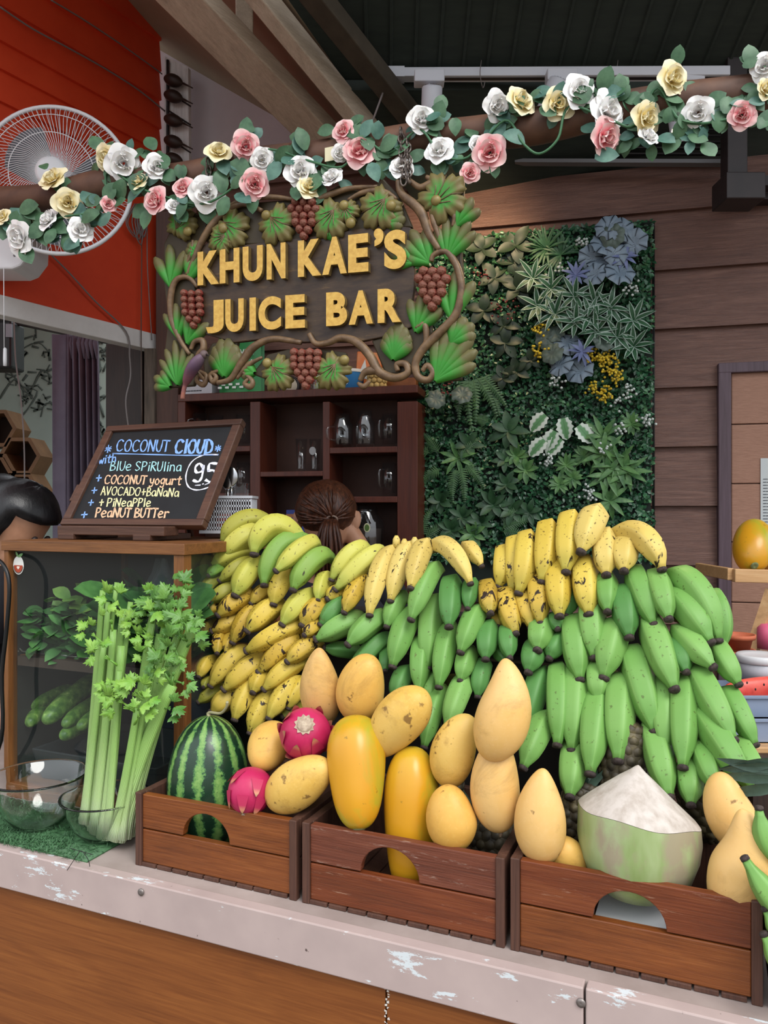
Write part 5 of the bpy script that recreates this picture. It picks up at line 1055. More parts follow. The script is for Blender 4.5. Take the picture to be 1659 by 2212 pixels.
for (x, y, r, k) in FL:
    rose(x, y, r, k)
    for j in range(3):
        a = U(0, 6.28); rleaf(x + math.cos(a) * r * .75, y - math.sin(a) * r * .75, a, U(30, 48))
for (x, y, n_) in ((90, 490, 9), (120, 510, 8), (195, 470, 6), (205, 440, 6), (45, 470, 5), (315, 390, 5), (330, 340, 4), (260, 400, 4), (420, 440, 5), (490, 410, 6), (520, 360, 6), (545, 275, 2), (600, 345, 5), (640, 310, 5), (650, 405, 5), (700, 405, 4), (800, 290, 4), (830, 320, 5), (815, 350, 4), (930, 265, 5), (960, 260, 4), (1000, 345, 4), (1100, 250, 6), (1085, 275, 4), (1180, 215, 4), (1280, 205, 6), (1340, 205, 5), (1290, 330, 3), (1370, 290, 4), (1420, 200, 6), (1455, 250, 6), (1480, 290, 5), (1550, 255, 7), (1630, 225, 6), (1640, 265, 5), (1500, 300, 4), (1615, 140, 3)):
    for j in range(n_): a = U(0, 6.28); rleaf(x + U(-22, 22), y + U(-18, 18), a, U(32, 55), None, U(.028, .05))
vp = [(0, 470), (60, 500), (130, 470), (220, 450), (232, 370), (290, 400), (340, 420), (440, 440), (520, 390), (560, 330), (600, 325), (660, 345), (740, 360), (780, 300), (840, 330), (905, 280), (950, 330), (1010, 340), (1090, 260), (1130, 310), (1165, 332), (1205, 300), (1230, 230), (1320, 260), (1370, 270), (1420, 190), (1470, 260), (1560, 260), (1640, 220), (1700, 150)]
part('vine', MB().tube(smoothpath([PL(x, y, .045) for x, y in vp], 6), .0026, 6), m_gv, gd)
m_tag = plain('tag_cream', '#d8d0ae', .7)
for (x, y, w, h) in ((566, 345, 36, 28), (735, 330, 34, 26), (712, 335, 20, 30)): part('paper_tag', MB().prism([PL(x - w / 2, y - h / 2, .040), PL(x + w / 2, y - h / 2 - 4, .040), PL(x + w / 2, y + h / 2 - 4, .042), PL(x - w / 2, y + h / 2, .042)], PN * .001), m_tag, gd, 'cream paper tag', smooth=False)
# ------------------------------------------------------------------ fan and cables at the red wall
FC = at(122, 390, 2.16); FAX = V((.16, -1, -.02)).normalized(); fs = FAX.cross(UP).normalized(); fu = fs.cross(FAX); FRd = 157 / F * 2.16
m_fw = plain('fan_white', '#dfe1e4', .35); m_fg = plain('fan_grey_blade', '#585c63', .4)
fn = thing('wall_fan', 'white wall fan with a round wire guard on the red wall', 'fan', FC - UP * FRd)
def FPt(a, r, o): return FC + fs * (r * math.cos(a)) + fu * (r * math.sin(a)) + FAX * o
part('guard_ring', MB().tube([FPt(2 * math.pi * k / 64, FRd, 0) for k in range(65)], .006, 8), m_fw, fn)
for r_, o_ in ((.55, .05), (.83, .03)): part('guard_ring', MB().tube([FPt(2 * math.pi * k / 48, FRd * r_, o_) for k in range(49)], .0013, 5), m_fw, fn)
wm = MB(); wb = MB()
for k in range(96):
    a = 2 * math.pi * k / 96; wm.tube([FPt(a + .5 * (1 - t) ** 2, FRd * (.18 + .82 * t), .062 * (1 - t ** 2.2)) for t in (0, .25, .5, .75, .92, 1)], .0010, 4, cap=False)
    if k % 2 == 0: wb.tube([FPt(a, FRd * (.25 + .75 * t), -.07 * (1 - t ** 2.2)) for t in (0, .5, .85, 1)], .0010, 4, cap=False)
part('front_guard_wires', wm, m_fw, fn); part('rear_guard_wires', wb, m_fw, fn)
part('hub_badge', MB().lathe(FC + FAX * .060, [(FRd * .2, -.004), (FRd * .2, .002), (FRd * .16, .006), (.0004, .008)], 32, FAX), m_fw, fn)
for k in range(3):
    a0 = k * 2.094 + .3; mb = MB(); b = 0
    for i in range(9):
        t = i / 8
        for j in range(7):
            s = j / 6; a = a0 + (s - .2) * (1.35 - .35 * t) ; mb.v.append(FPt(a + .2 * t, FRd * (.16 + .68 * t * (1 - .10 * (s - .5) ** 2 * 4)), -.03 + .045 * (s - .5) * (1 - .3 * t)))
    for i in range(8):
        for j in range(6): q = i * 7 + j; mb.face((q, q + 1, q + 8, q + 7))
    part('blade', mb, m_fg, fn)
part('motor', MB().lathe(FC - FAX * .16, [(.0004, 0), (.05, .005), (.062, .03), (.06, .09), (.03, .1), (.018, .14)], 24, FAX), m_fw, fn)
bx0 = at(-60, 585, 2.2); A = at(70, 505, 2.2); mb = MB(); pr = [at(-60, 500, 2.2), at(68, 500, 2.2), at(66, 545, 2.2), at(44, 574, 2.2), at(26, 581, 2.2), at(-60, 581, 2.2)]; mb.prism(pr, V((0, .12, 0)))
ho = part('control_box', mb, m_fw, fn, smooth=False, bevel=.006); mb = MB(); text_on(mb, 'Hatari', at(22, 536, 2.199), V((1, 0, 0)), UP, .0085, V((0, -1, 0))); part('maker_lettering', mb, plain('fan_ink', '#3a3c44', .5), ho, smooth=False)
part('button', MB().lathe(at(31, 552, 2.199), [(.003, 0), (.003, .0015), (.0004, .002)], 12, V((0, -1, 0))), plain('fan_button', '#7b7e86', .4), ho)
part('wall_bracket', MB().box(at(-40, 560, 2.25), V((.06, 0, 0)), V((0, .12, 0)), UP * .1), m_fw, fn, smooth=False)
part('neck', MB().tube([FC - FAX * .12, FC - FAX * .14 - UP * .14 - V((.03, 0, 0))], .016, 10), m_fw, fn)
part('pull_cord', MB().tube([at(8, 578, 2.19), at(9, 752, 2.19)], .0013, 5), m_fw, fn); part('cord_handle', MB().lathe(at(11, 791, 2.19), [(.0004, 0), (.005, .001), (.0055, .02), (.005, .05), (.002, .053)], 12), m_fw, fn)
m_cbl = plain('grey_cable', '#7a7270', .5); m_cbd = plain('brown_cable', '#5b4a40', .5)
def cable(pts, r, label, m=m_cbl, fn_=LW, o=-.02):
    solo('wall_cable', MB().tube(smoothpath([fn_(x, y, o) for x, y in pts], 5), r, 6), m, label, 'cable', 'cables along the left wall')
cable([(95, 535), (150, 590), (205, 650), (272, 716), (280, 770), (282, 815), (272, 865), (278, 925)], .003, 'grey cable running from the fan down across the white lintel')
cable([(0, 15), (70, 62), (150, 105), (230, 150), (300, 195), (356, 240)], .003, 'sagging grey cable along the upper red boards', o=-.018); cable([(110, 0), (180, 42), (260, 95), (330, 145), (350, 160)], .0025, 'upper sagging cable at the top of the red wall', o=-.018)
cable([(318, 470), (318, 560), (322, 640), (328, 735)], .002, 'cable beside the corner post, under the bundle'); cable([(305, 480), (306, 560), (305, 735), (307, 910)], .002, 'thin straight cable down the narrow weathered post', m_cbd)
cable([(30, 690), (34, 780), (45, 860), (52, 960), (53, 1040)], .003, 'grey cable hanging in front of the honeycomb shelf', m_cbl, rayplane(V((0, 3.0, 0)), V((0, 1, 0))), 0)
bc = MB(); random.seed(2)
for k in range(9): 
    x = 300 + U(-9, 9); bc.tube(smoothpath([LW(x, 440, -.03), LW(x - 12 + U(-8, 8), 480, -.03), LW(x + U(-6, 10), 515 + U(-10, 14), -.03), LW(x + 10, 480, -.03), LW(302, 450, -.03)], 5), .0022, 5)
solo('cable_bundle', bc, m_cbl, 'looped bundle of grey cable hanging under the garland at the corner', 'cable')
# ------------------------------------------------------------------ track light
m_tr = plain('track_white', '#c9cbd3', .4)
tl = thing('track_light', 'white ceiling track rail above the garland', 'track light', at(1200, 160, 2.2)); a, b = at(836, 164, 2.22), at(1578, 161, 2.14)
part('rail', MB().box(a, b - a, V((0, .035, 0)), UP * .026), m_tr, tl, smooth=False, bevel=.002); part('rail_slot', MB().box(a + (b - a) * .15 + V((0, .010, -.002)), (b - a) * .84, V((0, .012, 0)), UP * .003), m_dark, tl, smooth=False)
part('end_cap', MB().box(a - V((.002, .002, .002)), (b - a) * .055, V((0, .039, 0)), UP * .030), m_tr, tl, smooth=False)
ws = MB()
for x in (1040, 1335): ws.tube(smoothpath([at(x, 130, 2.2), at(x - 3, 160, 2.17), at(x + 3, 190, 2.19), at(x + 8, 175, 2.19)], 4), .0012, 5)
part('tie_wire', ws, m_cbl, tl)
m_bulb = emit('lamp_glow', '#ffe2b0', 9)
def spot(x, y, hx, hy, d, label, aim, lit=True):
    Y = 2.17; c = at(x, y, Y); t = thing('spotlight', label, 'spotlight', c - UP * .12, 'spotlights on the track')
    part('adapter', MB().cbox(c, .085, .04, .034), m_tr, t, smooth=False, bevel=.003); h = at(hx, hy, Y); dd = V(d).normalized()
    part('arm', MB().tube([c - UP * .015, c - UP * .035, h - dd * .045], [.010, .008, .008], 8), m_tr, t)
    hd = part('head', MB().lathe(h - dd * .055, [(.0004, 0), (.026, .002), (.029, .006), (.029, .105), (.026, .11), (.024, .09), (.0004, .088)], 24, dd), m_tr, t)
    vh = MB()
    for k in range(14): q = 2 * math.pi * k / 14; sd = dd.orthogonal().normalized(); s2 = dd.cross(sd); vh.lathe(h - dd * .056 + (sd * math.cos(q) + s2 * math.sin(q)) * .019, [(.0018, 0), (.0004, -.0006)], 6, dd)
    part('vent_hole', vh, m_dark, hd); part('bulb', MB().lathe(h + dd * .036, [(.022, 0), (.018, .004), (.0004, .006)], 20, dd), m_bulb, t)
    ld = bpy.data.lights.new('spot_beam', 'SPOT'); ld.energy = 11; ld.color = (1, .72, .42); ld.spot_size = math.radians(75); ld.spot_blend = .8; ld.shadow_soft_size = .03; lo = bpy.data.objects.new('spot_beam', ld); COL.objects.link(lo); lo.location = h + dd * .062; lo.rotation_euler = (V(aim) - lo.location).to_track_quat('-Z', 'Y').to_euler()
spot(927, 170, 932, 232, (-.02, .35, -1), 'white track spotlight at the left end of the rail', BW(1000, 520)); spot(1212, 167, 1190, 215, (-.4, .2, -1), 'white track spotlight in the middle of the rail, behind pale roses', BW(1000, 700)); spot(1485, 168, 1468, 268, (-.15, -.55, -.62), 'white track spotlight at the right end of the rail, shining toward the viewer', P(1100, 1300, .1))
hang = MB().tube([at(840, 165, 2.22), at(800, 275, 2.2)], .003, 6); solo('hanging_wire', hang, m_cbl, 'grey wire running from the left rail end down to the pole', 'wire')
# ------------------------------------------------------------------ wall shelf with glasses
m_sh = wood('shelf_wood', '#3d1a12', '#4f2418', '#5f2f20', 0, 'z', 1, .4, None, bump=.15); m_shb = plain('shelf_back', '#3b2118', .6, '#482a1e', 10)
SO = -.19
SHp = rayplane(B0 + BN * SO, BN)          # front of the shelf
sh = thing('wall_shelf', 'dark reddish wooden shelf unit with open bays on the back wall', 'shelf', SHp(640, 1200)); DV = BN * (.16)
def sbox(x0, y0, x1, y1, name, m=m_sh, o=0, dv=None):
    a, b = SHp(x0, y1, o), SHp(x1, y1, o); h = (y1 - y0) / F * a.y; 
    return part(name, MB().box(a, V((b.x - a.x, b.y - a.y, 0)), dv or DV, UP * h), m, sh, smooth=False, bevel=.002)
sbox(384, 852, 902, 868, 'top_board'); sbox(384, 868, 400, 1330, 'side_panel'); sbox(858, 868, 902, 1330, 'side_panel'); sbox(540, 868, 562, 1330, 'divider'); sbox(697, 868, 712, 1330, 'divider')
sbox(400, 966, 540, 978, 'shelf_board'); sbox(400, 1066, 540, 1078, 'shelf_board'); sbox(562, 1019, 697, 1030, 'shelf_board'); sbox(712, 967, 858, 980, 'shelf_board'); sbox(712, 1073, 858, 1086, 'shelf_board'); sbox(562, 1190, 858, 1203, 'shelf_board'); sbox(400, 1190, 540, 1203, 'shelf_board')
sbox(400, 868, 858, 1330, 'back_panel', m_shb, .15, BN * .008)
m_gl = pane_glass('mug_glass', (.93, .95, .96, 1), ior=1.9, haze=.004)
def mug(x, yb, w, h, label, kind='mug', o=.05, hs=-1):
    b = SHp(x, yb, o); k = b.y / F; r = w * k / 2; H_ = h * k; t = thing('glass_' + kind, label, 'glass', b, 'glasses on the wall shelf'); th = .003
    if kind == 'mug': pr = [(.0004, 0), (r, 0), (r, H_), (r - th, H_), (r - th, .012), (.0004, .012)]
    elif kind == 'jar': pr = [(.0004, 0), (r * .9, 0), (r, H_ * .1), (r, H_ * .66), (r * .72, H_ * .8), (r * .72, H_), (r * .72 - th, H_), (r * .72 - th, H_ * .8), (r - th, H_ * .64), (r - th, .012), (.0004, .012)]
    else: pr = [(.0004, 0), (r * .72, 0), (r * .72, .01), (r * .66, .02), (r, H_), (r - th, H_), (r * .6, .026), (.0004, .024)]
    part('body', MB().lathe(b, pr, 24), m_gl, t)
    if kind != 'tumbler':
        hb = .25 if kind == 'mug' else .18; ht = .82 if kind == 'mug' else .6; out = (BU * hs * .55 - BN * .8).normalized(); f = b + out * (r - .001)
        part('handle', MB().tube(smoothpath([f + UP * H_ * ht, f + out * r * .75 + UP * H_ * (ht - .05), f + out * r * .85 + UP * H_ * (hb + ht) / 2, f + out * r * .7 + UP * H_ * (hb + .04), f + UP * H_ * hb], 5), .0045, 8), m_gl, t)
    return t
for (x, yb, w, h, l) in ((432, 965, 32, 72, 'glass mug at the far left of the upper left bay, above the chalkboard'), (467, 965, 32, 68, 'second glass mug from the left in the upper left bay'), (526, 965, 32, 70, 'tall glass mug at the right end of the upper left bay'), (526, 1065, 30, 66, 'glass mug in the lower left bay right of the chalkboard'), (842, 966, 34, 72, 'glass mug with a big handle at the right end of the upper right bay'), (842, 1072, 34, 72, 'glass mug alone in the lower right bay')): mug(x, yb, w, h, l)
mug(740, 966, 46, 72, 'patterned glass jar at the left of the upper right bay', 'jar'); mug(789, 966, 42, 78, 'glass jar mug in the middle of the upper right bay', 'jar', .05, -.3)
mug(651, 1018, 27, 70, 'plain beer glass at the left in the middle bay', 'tumbler'); tt = mug(681, 1018, 27, 70, 'beer glass with a round white badge in the middle bay', 'tumbler')
p = SHp(680, 975, .05) - BN * .023; mb = MB(); mb.prism([p + BU * .012 * math.cos(k * .3927) + UP * .014 * math.sin(k * .3927) for k in range(16)], -BN * .0006); part('badge', mb, plain('badge_white', '#9a9a9c', .6), tt, 'white round badge', smooth=False)
# things on top of the shelf
def TP(x, y, o=.06): return SHp(x, y, o)
hh = SHp(600, 852, .06)
a = TP(396, 852); bxo = thing('paper_carton', 'white carton lying at the left end of the shelf top', 'carton', TP(425, 852)); w = TP(458, 852) - a; w.z = 0; part('carton', MB().box(a, w, BN * .08, UP * .05), plain('carton_white', '#c2bfc4', .6), bxo, smooth=False, bevel=.001)
mb = MB(); 
for k in range(6): mb.ribbon([a + w * (.06 + .1 * k) - BN * .0004 + UP * .011, a + w * (.13 + .1 * k) - BN * .0004 + UP * .011], .004, -BN, .0003)
part('print', mb, plain('ink', '#3b3a40', .6), bxo, smooth=False)
bgf = thing('granola_bag', 'green food bag with white lettering standing behind the sign on the shelf top', 'bag', TP(518, 852)); a = TP(474, 855); w = TP(564, 855) - a; w.z = 0; H_ = 130 / F * a.y
mb = MB(); nb = 9
for i in range(nb):
    for j in range(9):
        u_, v_ = j / 8, i / (nb - 1); bl = .035 * math.sin(math.pi * u_) ** .6 * (1 - v_ ** 2); mb.v.append(a + w * u_ + UP * H_ * v_ - BN * bl)
for i in range(nb - 1):
    for j in range(8): q = i * 9 + j; mb.face((q, q + 1, q + 10, q + 9))
n0 = len(mb.v); mb.v += [p + BN * (.03 + 0) for p in mb.v[:]]; 
for i in range(nb - 1):
    for j in range(8): q = n0 + i * 9 + j; mb.face((q, q + 9, q + 10, q + 1))
part('pouch', mb, plain('bag_green', '#1f7a3c', .35, '#2a8a46', 20), bgf)
mb = MB(); text_on(mb, 'VEN', a + w * .60 - BN * .037 + UP * H_ * .62, w.normalized(), UP, .020, -BN, .02); text_on(mb, 'OLA', a + w * .56 - BN * .037 + UP * H_ * .44, w.normalized(), UP, .022, -BN, .02); 
for k in range(9): mb.ribbon([a + w * (.10 + .085 * k) - BN * .039 + UP * H_ * (.10 + .05 * (k % 2)), a + w * (.16 + .085 * k) - BN * .039 + UP * H_ * (.10 + .05 * (k % 2))], .008, -BN, .0004)
part('lettering', mb, plain('bag_white', '#dfe6e0', .5), bgf, smooth=False)
cl = thing('desk_clock', 'small dark round clock with a cream dial under the lower grapes of the sign', 'clock', TP(624, 854)); c = TP(624, 833); part('case', MB().lathe(c + BN * .015, [(.0004, -.02), (.032, -.02), (.036, -.012), (.036, .01), (.031, .012), (.030, .008), (.0004, .008)], 28, -BN), m_dark, cl); part('dial', MB().lathe(c - BN * .0, [(.029, -.006), (.029, -.004), (.0004, -.004)], 28, -BN), plain('dial_cream', '#b7ab98', .6), cl)
lm = thing('lime_jar', 'glass jar of limes behind the lower edge of the sign', 'jar', TP(692, 852)); b = TP(692, 852); part('jar', MB().lathe(b, [(.0004, 0), (.032, 0), (.034, .01), (.034, .085), (.026, .1), (.026, .115), (.023, .115), (.023, .1), (.031, .083), (.031, .008), (.0004, .006)], 28), m_gl, lm)
for k in range(7): solo('lime', MB().ball(b + V((.012 * math.cos(k * 2.4), .012 * math.sin(k * 2.4), .018 + .011 * k)), .0125, 12, 8), plain('lime_skin', '#8a9a22', .4, '#b3b444', 60) if k == 0 else bpy.data.materials['lime_skin'], 'lime in the glass jar on the shelf top, hidden among the others', 'lime', 'limes in the jar')
cu = thing('paper_cup', 'blue paper tub with a white mark on the shelf top', 'tub', TP(757, 852)); b = TP(757, 852); part('tub', MB().lathe(b, [(.0004, 0), (.042, 0), (.047, .07), (.049, .072), (.049, .075), (.044, .072), (.040, .004), (.0004, .004)], 32), plain('tub_blue', '#3f86c4', .45), cu)
mb = MB(); p = b - BN * .046 + UP * .035; 
for k in range(4): mb.ribbon([p + BU * .004 * math.sin(k) + UP * (.004 * k - .008), p + BU * .004 * math.cos(k) + UP * (.004 * k - .004)], .0018, -BN, .0008)
part('mark', mb, plain('mark_white', '#cfe0ee', .5), cu); part('lid', MB().lathe(b, [(.0495, .070), (.0505, .08), (.03, .084), (.0004, .084)], 32), plain('lid_white', '#c9c9c6', .5), cu)
wv_ = MB(); b = TP(814, 850, .05)
for i in range(5):
    for k in range(10): q = 2 * math.pi * (k + .5 * (i % 2)) / 10; o = V((math.cos(q), math.sin(q), 0)); wv_.blob(b + o * .028 + UP * (.008 + .016 * i) - o * .004, b + o * .028 + UP * (.008 + .016 * i) + o * .007, .021, ell, 6, 4)
wv_.lathe(b, [(.0004, 0), (.027, 0), (.028, .08), (.02, .085), (.0004, .085)], 20); solo('woven_cup', wv_, plain('woven_straw', '#a2844c', .7, '#bfa468', 60), 'woven straw cup beside the blue tub on the shelf top', 'cup')
op = thing('snack_pack', 'orange and white snack packet standing behind the sign scroll', 'packet', TP(790, 850, .12)); a = TP(765, 852, .12); part('packet', MB().prism([a, a + BU * .10, a + BU * .095 + UP * .14, a + BU * .01 + UP * .15], BN * .02), plain('pack_orange', '#d3652a', .4, '#c98a5a', 18), op, smooth=False, bevel=.004)
part('label', MB().prism([a + BU * .01 + UP * .06 - BN * .0008, a + BU * .05 + UP * .05 - BN * .0008, a + BU * .04 + UP * .12 - BN * .0008], BN * .0006), plain('pack_white', '#cfd5d3', .5), op, smooth=False)
tk = MB().box(BW(830, 850, -.1), BU * .11, BN * .05, UP * .05); solo('wooden_block', tk, m_panel, 'orange-brown wooden block at the right end of the shelf top', 'block', smooth=False, bevel=.002)
# ------------------------------------------------------------------ green plant panel
BWp = lambda x, y, o=0: BW(x, y, -.045 - o)
x0, x1 = 905, 1412
tlp, trp, blp, brp = BWp(x0, 522), BWp(x1 - 6, 476), BWp(x0, 1300), BWp(x1 - 6, 1300)
pw = thing('plant_wall', 'panel of dense artificial green plants on the brown board wall', 'plant wall', V(((blp.x + brp.x) / 2, (blp.y + brp.y) / 2, min(blp.z, brp.z))))
m_bx = N('boxwood_leaf'); q = m_bx; m_bx = q.set(q.ramp(q.noise(q.coord(), 28, 3), [(.3, '#183622'), (.55, '#2f5d3f'), (.75, '#5e8c58')]), .28, spec=.5)
part('backing', MB().prism([blp, brp, trp, tlp], BN * .02), plain('backing_green', '#0d1a12', .8), pw, smooth=False)
gr = MB(); 
for x in (x1 - 2, x1 + 1): gr.tube([BWp(x, 478, -.01), BWp(x, 1300, -.01)], .0022, 5)
for k in range(34): gr.tube([BWp(x1 - 10, 480 + k * 24, -.01), BWp(x1 + 2, 480 + k * 24, -.01)], .0016, 4)
part('wire_grid', gr, plain('grid_black', '#111312', .5), pw)
random.seed(77); mb = MB()
for i in range(15000):
    x = U(x0 - 2, x1 - 3); yt = 520 + (x - x0) / (x1 - x0) * (474 - 520); y = U(yt, 1215); p = BWp(x, y, U(-.005, .028)); a = U(0, 6.283)
    d = BU * math.cos(a) + UP * math.sin(a) - BN * U(0, .9); mb.leaf(p, d, -BN + UP * U(0, .8) + BU * U(-.4, .4), U(.011, .019), U(.009, .014), U(-.2, .4), .25, 2, lambda t: math.sin(math.pi * min(1, .15 + t * .8)))
o = part('boxwood_foliage', mb, m_bx, pw); o['kind'] = 'stuff'
def Z4(x, y, o=.03): return BWp(880 + x / 2.13, 440 + y / 2.13, o)
k4 = 2.6 / F / 2.13
def pm(name, a, b, **k): return plain(name, a, k.pop('rough', .45), b, 40, **k)
def ribmat(name, center, edge, vein, e0=.55):
    q = N(name); t = q.n('ShaderNodeTexCoord'); u = q.n('ShaderNodeSeparateXYZ'); q.l(t.outputs['UV'], u.inputs[0]); q2 = q.ramp(u.outputs[1], [(0, vein), (.12, center), (e0, center), (e0 + .2, edge)]); return q.set(q2, .45)
m_heu = N('silver_leaf'); q = m_heu; t = q.n('ShaderNodeTexCoord'); u = q.n('ShaderNodeSeparateXYZ'); q.l(t.outputs['UV'], u.inputs[0]); fr = mth(q, 'FRACT', mth(q, 'MULTIPLY', u.outputs[1], 7)); vn = q.ramp(fr, [(0, (1, 1, 1, 1)), (.16, (0, 0, 0, 1)), (.84, (0, 0, 0, 1)), (1, (1, 1, 1, 1))]); m_heu = q.set(q.mix(vn, q.mix(q.noise(q.coord(), 30, 3), '#65788a', '#8796a2'), '#1d2833'), .45)
m_heud = pm('dusky_leaf', '#3a463f', '#5a6a60'); m_lav = pm('lavender_blade', '#56628c', '#737ca3'); m_lily = ribmat('striped_blade', '#2b5236', '#9fb3a6', '#376340', .55); m_yel = pm('yellow_blossom', '#c9a820', '#e0c84a'); m_wfl = pm('white_blossom', '#b9c4be', '#d5dcd8')
m_fern = pm('fern_green', '#27482c', '#4a7042'); m_palm = pm('palm_green', '#1b4028', '#426e48'); m_ivy = pm('ivy_green', '#16261a', '#263a22'); m_red = pm('red_berry_leaf', '#5a2226', '#7a3a35'); m_mon = ribmat('variegated_leaf', '#5f9060', '#cdd8cc', '#4f8050', .35); m_broad = pm('broad_leaf', '#1a3a24', '#345a36'); m_lime = pm('lime_blade', '#2f5a30', '#5f8a4c')
def rosette(name, x, y, n, L, W_, mat, op=.75, prof=None, a0=None, spread=6.283, label=None, o=.03):
    c = Z4(x, y, o); mb = MB(); a0 = U(0, 6.28) if a0 is None else a0
    for k in range(n):
        a = a0 + spread * (k / n) + U(-.15, .15); d = BU * math.cos(a) + UP * math.sin(a) - BN * U(1.0 - op, 1.5 - op); mb.leaf(c, d, -BN + UP * .3, L * k4 * U(.85, 1.1), W_ * k4, U(.1, .4), .3, 6, prof)
    part(name, mb, mat, pw, label)
lance = lambda t: math.sin(math.pi * min(1, .12 + t * .88)) ** .9
def roundleaf(x, y, r, mat, name='silver_leaf'):
    c = Z4(x, y, .045 + U(0, .05)); a = U(0, 6.28); nr = (-BN + BU * U(-.45, .45) + UP * U(-.3, .6)).normalized()
    part(name, MB().fan(c, nr, BU * math.cos(a) + UP * math.sin(a), lambda q_: r * 1.02 * k4 * (1 + .06 * math.cos(7 * q_)) * (.82 if abs(q_ - math.pi) < .25 else 1), .006, 56, (0, .4, .75, 1), (.0, .8, .9, .2), False, .001), mat, pw)
for (x, y, r) in ((925, 110, 55), (985, 120, 55), (905, 190, 58), (1042, 180, 58), (840, 245, 50), (892, 262, 60), (960, 235, 48), (978, 318, 62), (862, 325, 52), (740, 645, 62), (706, 742, 55), (790, 765, 62)): roundleaf(x, y, r, m_heu)
for (x, y, r) in ((945, 150, 50), (640, 620, 48), (668, 690, 48), (680, 600, 40), (905, 635, 45), (250, 880, 45), (130, 900, 45)): roundleaf(x, y, r, m_heud, 'dusky_leaf')
for (x, y) in ((1000, 245), (775, 325), (805, 680)): rosette('lavender_tuft', x, y, 10, 66, 16, m_lav, .75, lance, o=.07)
for (x, y) in ((578, 340), (660, 390), (770, 425), (860, 450), (680, 505), (930, 480), (775, 545), (870, 585), (1040, 535), (965, 610), (1040, 655), (600, 470), (840, 520)): rosette('striped_lily', x, y, 8, 98, 24, m_lily, .52, lance, o=.06)
def dots(name, x, y, n, sp, r, mat):
    mb = MB()
    for k in range(n): p = Z4(x + random.gauss(0, sp), y + random.gauss(0, sp), U(.04, .075)); mb.blob(p + BN * r, p - BN * r, 2 * r, ell, 6, 4)
    part(name, mb, mat, pw)
for (x, y, n_) in ((610, 570, 28), (605, 678, 30), (858, 700, 34), (920, 715, 40), (940, 760, 20), (960, 800, 26), (870, 850, 26), (905, 880, 36), (900, 740, 16)): dots('yellow_blossom', x, y, n_, 19, .0045, m_yel)
for (x, y, n_) in ((800, 180, 16), (700, 300, 9), (1030, 385, 16), (680, 812, 20), (1010, 860, 14), (970, 910, 10), (1098, 1000, 20), (975, 1030, 18), (890, 1125, 24), (835, 1335, 24), (640, 1180, 16), (630, 340, 8)): dots('white_blossom', x, y, n_, 17, .0048, m_wfl)
def frond(x, y, ang, L, mat, name='fern_frond', droop=.4, w=36):
    c = Z4(x, y, .03); mb = MB(); pts = []; n_ = 16
    for i in range(n_ + 1):
        t = i / n_; a = ang - droop * t * (1 if math.cos(ang) > 0 else -1); c2 = pts[-1] + (BU * math.cos(a) + UP * math.sin(a) - BN * (.5 - .9 * t)) * (L * k4 / n_) if pts else c; pts.append(c2)
    mb.tube(pts, .0012, 5)
    for i in range(2, n_ + 1):
        t = i / n_; d = (pts[i] - pts[i - 1]).normalized(); sd = d.cross(BN).normalized()
        for s in (-1, 1): mb.leaf(pts[i], sd * s + d * .45, -BN + UP * .2, w * k4 * (1.1 - .85 * t), L * k4 / n_ * .95, .15, .1, 3, lambda t: 1 - t * .75)
    part(name, mb, mat, pw)
for (x, y, a, L) in ((290, 790, -100, 250), (300, 790, -75, 220), (310, 790, -50, 210), (330, 790, -38, 190), (280, 800, -115, 190), (370, 850, -55, 130), (110, 1150, 160, 130), (150, 1150, 120, 130), (240, 1200, -70, 170), (260, 1190, -40, 150), (230, 1210, -110, 160), (240, 1180, 60, 130), (60, 1540, 80, 160), (80, 1540, 45, 150), (50, 1530, 120, 120), (430, 1500, 30, 150), (440, 1480, 60, 120), (430, 1510, 5, 140), (380, 1010, 150, 90), (160, 1220, 200, 140)): frond(x, y, math.radians(a), L, m_fern)
for (x, y) in ((640, 205), (705, 235)): rosette('palm_tuft', x, y, 22, 105, 12, m_palm, .9, lance, .2, 4.8)
for (x, y, L) in ((345, 205, 90), (500, 190, 100), (400, 340, 90), (510, 390, 95), (350, 490, 90), (440, 560, 80), (450, 640, 85), (490, 270, 80), (570, 720, 60), (440, 800, 70), (500, 770, 70)): rosette('ivy_leaf', x, y, 5, L, L * .55, m_ivy, .95)
for (x, y) in ((430, 480), (340, 322), (470, 470), (180, 850)): dots('red_berry', x, y, 14, 22, .004, m_red)
for (x, y, a) in ((655, 1015, 200), (712, 1030, -80), (770, 1065, 40), (650, 1130, 200), (725, 1125, 210), (690, 1090, 120)):
    c = Z4(x + 20 * math.cos(math.radians(a)) , y, .06); d = BU * math.cos(math.radians(a)) - UP * .9; mb = MB()
    mb.leaf(c + UP * .03, d, -BN + UP * .3, 100 * k4, 78 * k4, .2, .2, 9, lambda t: (math.sin(math.pi * min(1, .15 + t * .83)) ** .7) * (1 if int(t * 9) % 2 == 0 else .78)); part('variegated_leaf', mb, m_mon, pw)
for (x, y, n_, L, w, m_) in ((465, 1045, 7, 110, 46, m_broad), (500, 1160, 9, 70, 30, m_lime), (545, 1225, 8, 75, 30, m_lime), (450, 1180, 8, 70, 30, m_broad), (395, 1385, 8, 95, 38, m_broad), (455, 1290, 8, 75, 32, m_broad), (280, 1110, 6, 90, 40, m_broad), (230, 1170, 8, 110, 24, m_lime), (150, 1370, 6, 80, 40, m_broad), (250, 1440, 9, 80, 30, m_broad), (340, 1470, 8, 80, 30, m_broad), (200, 1500, 8, 80, 32, m_broad), (480, 1410, 7, 85, 36, m_broad), (560, 1420, 7, 80, 30, m_broad), (300, 1520, 8, 80, 30, m_lime)): rosette('broadleaf_tuft', x, y, n_, L * .88, w * .9, m_, .7)
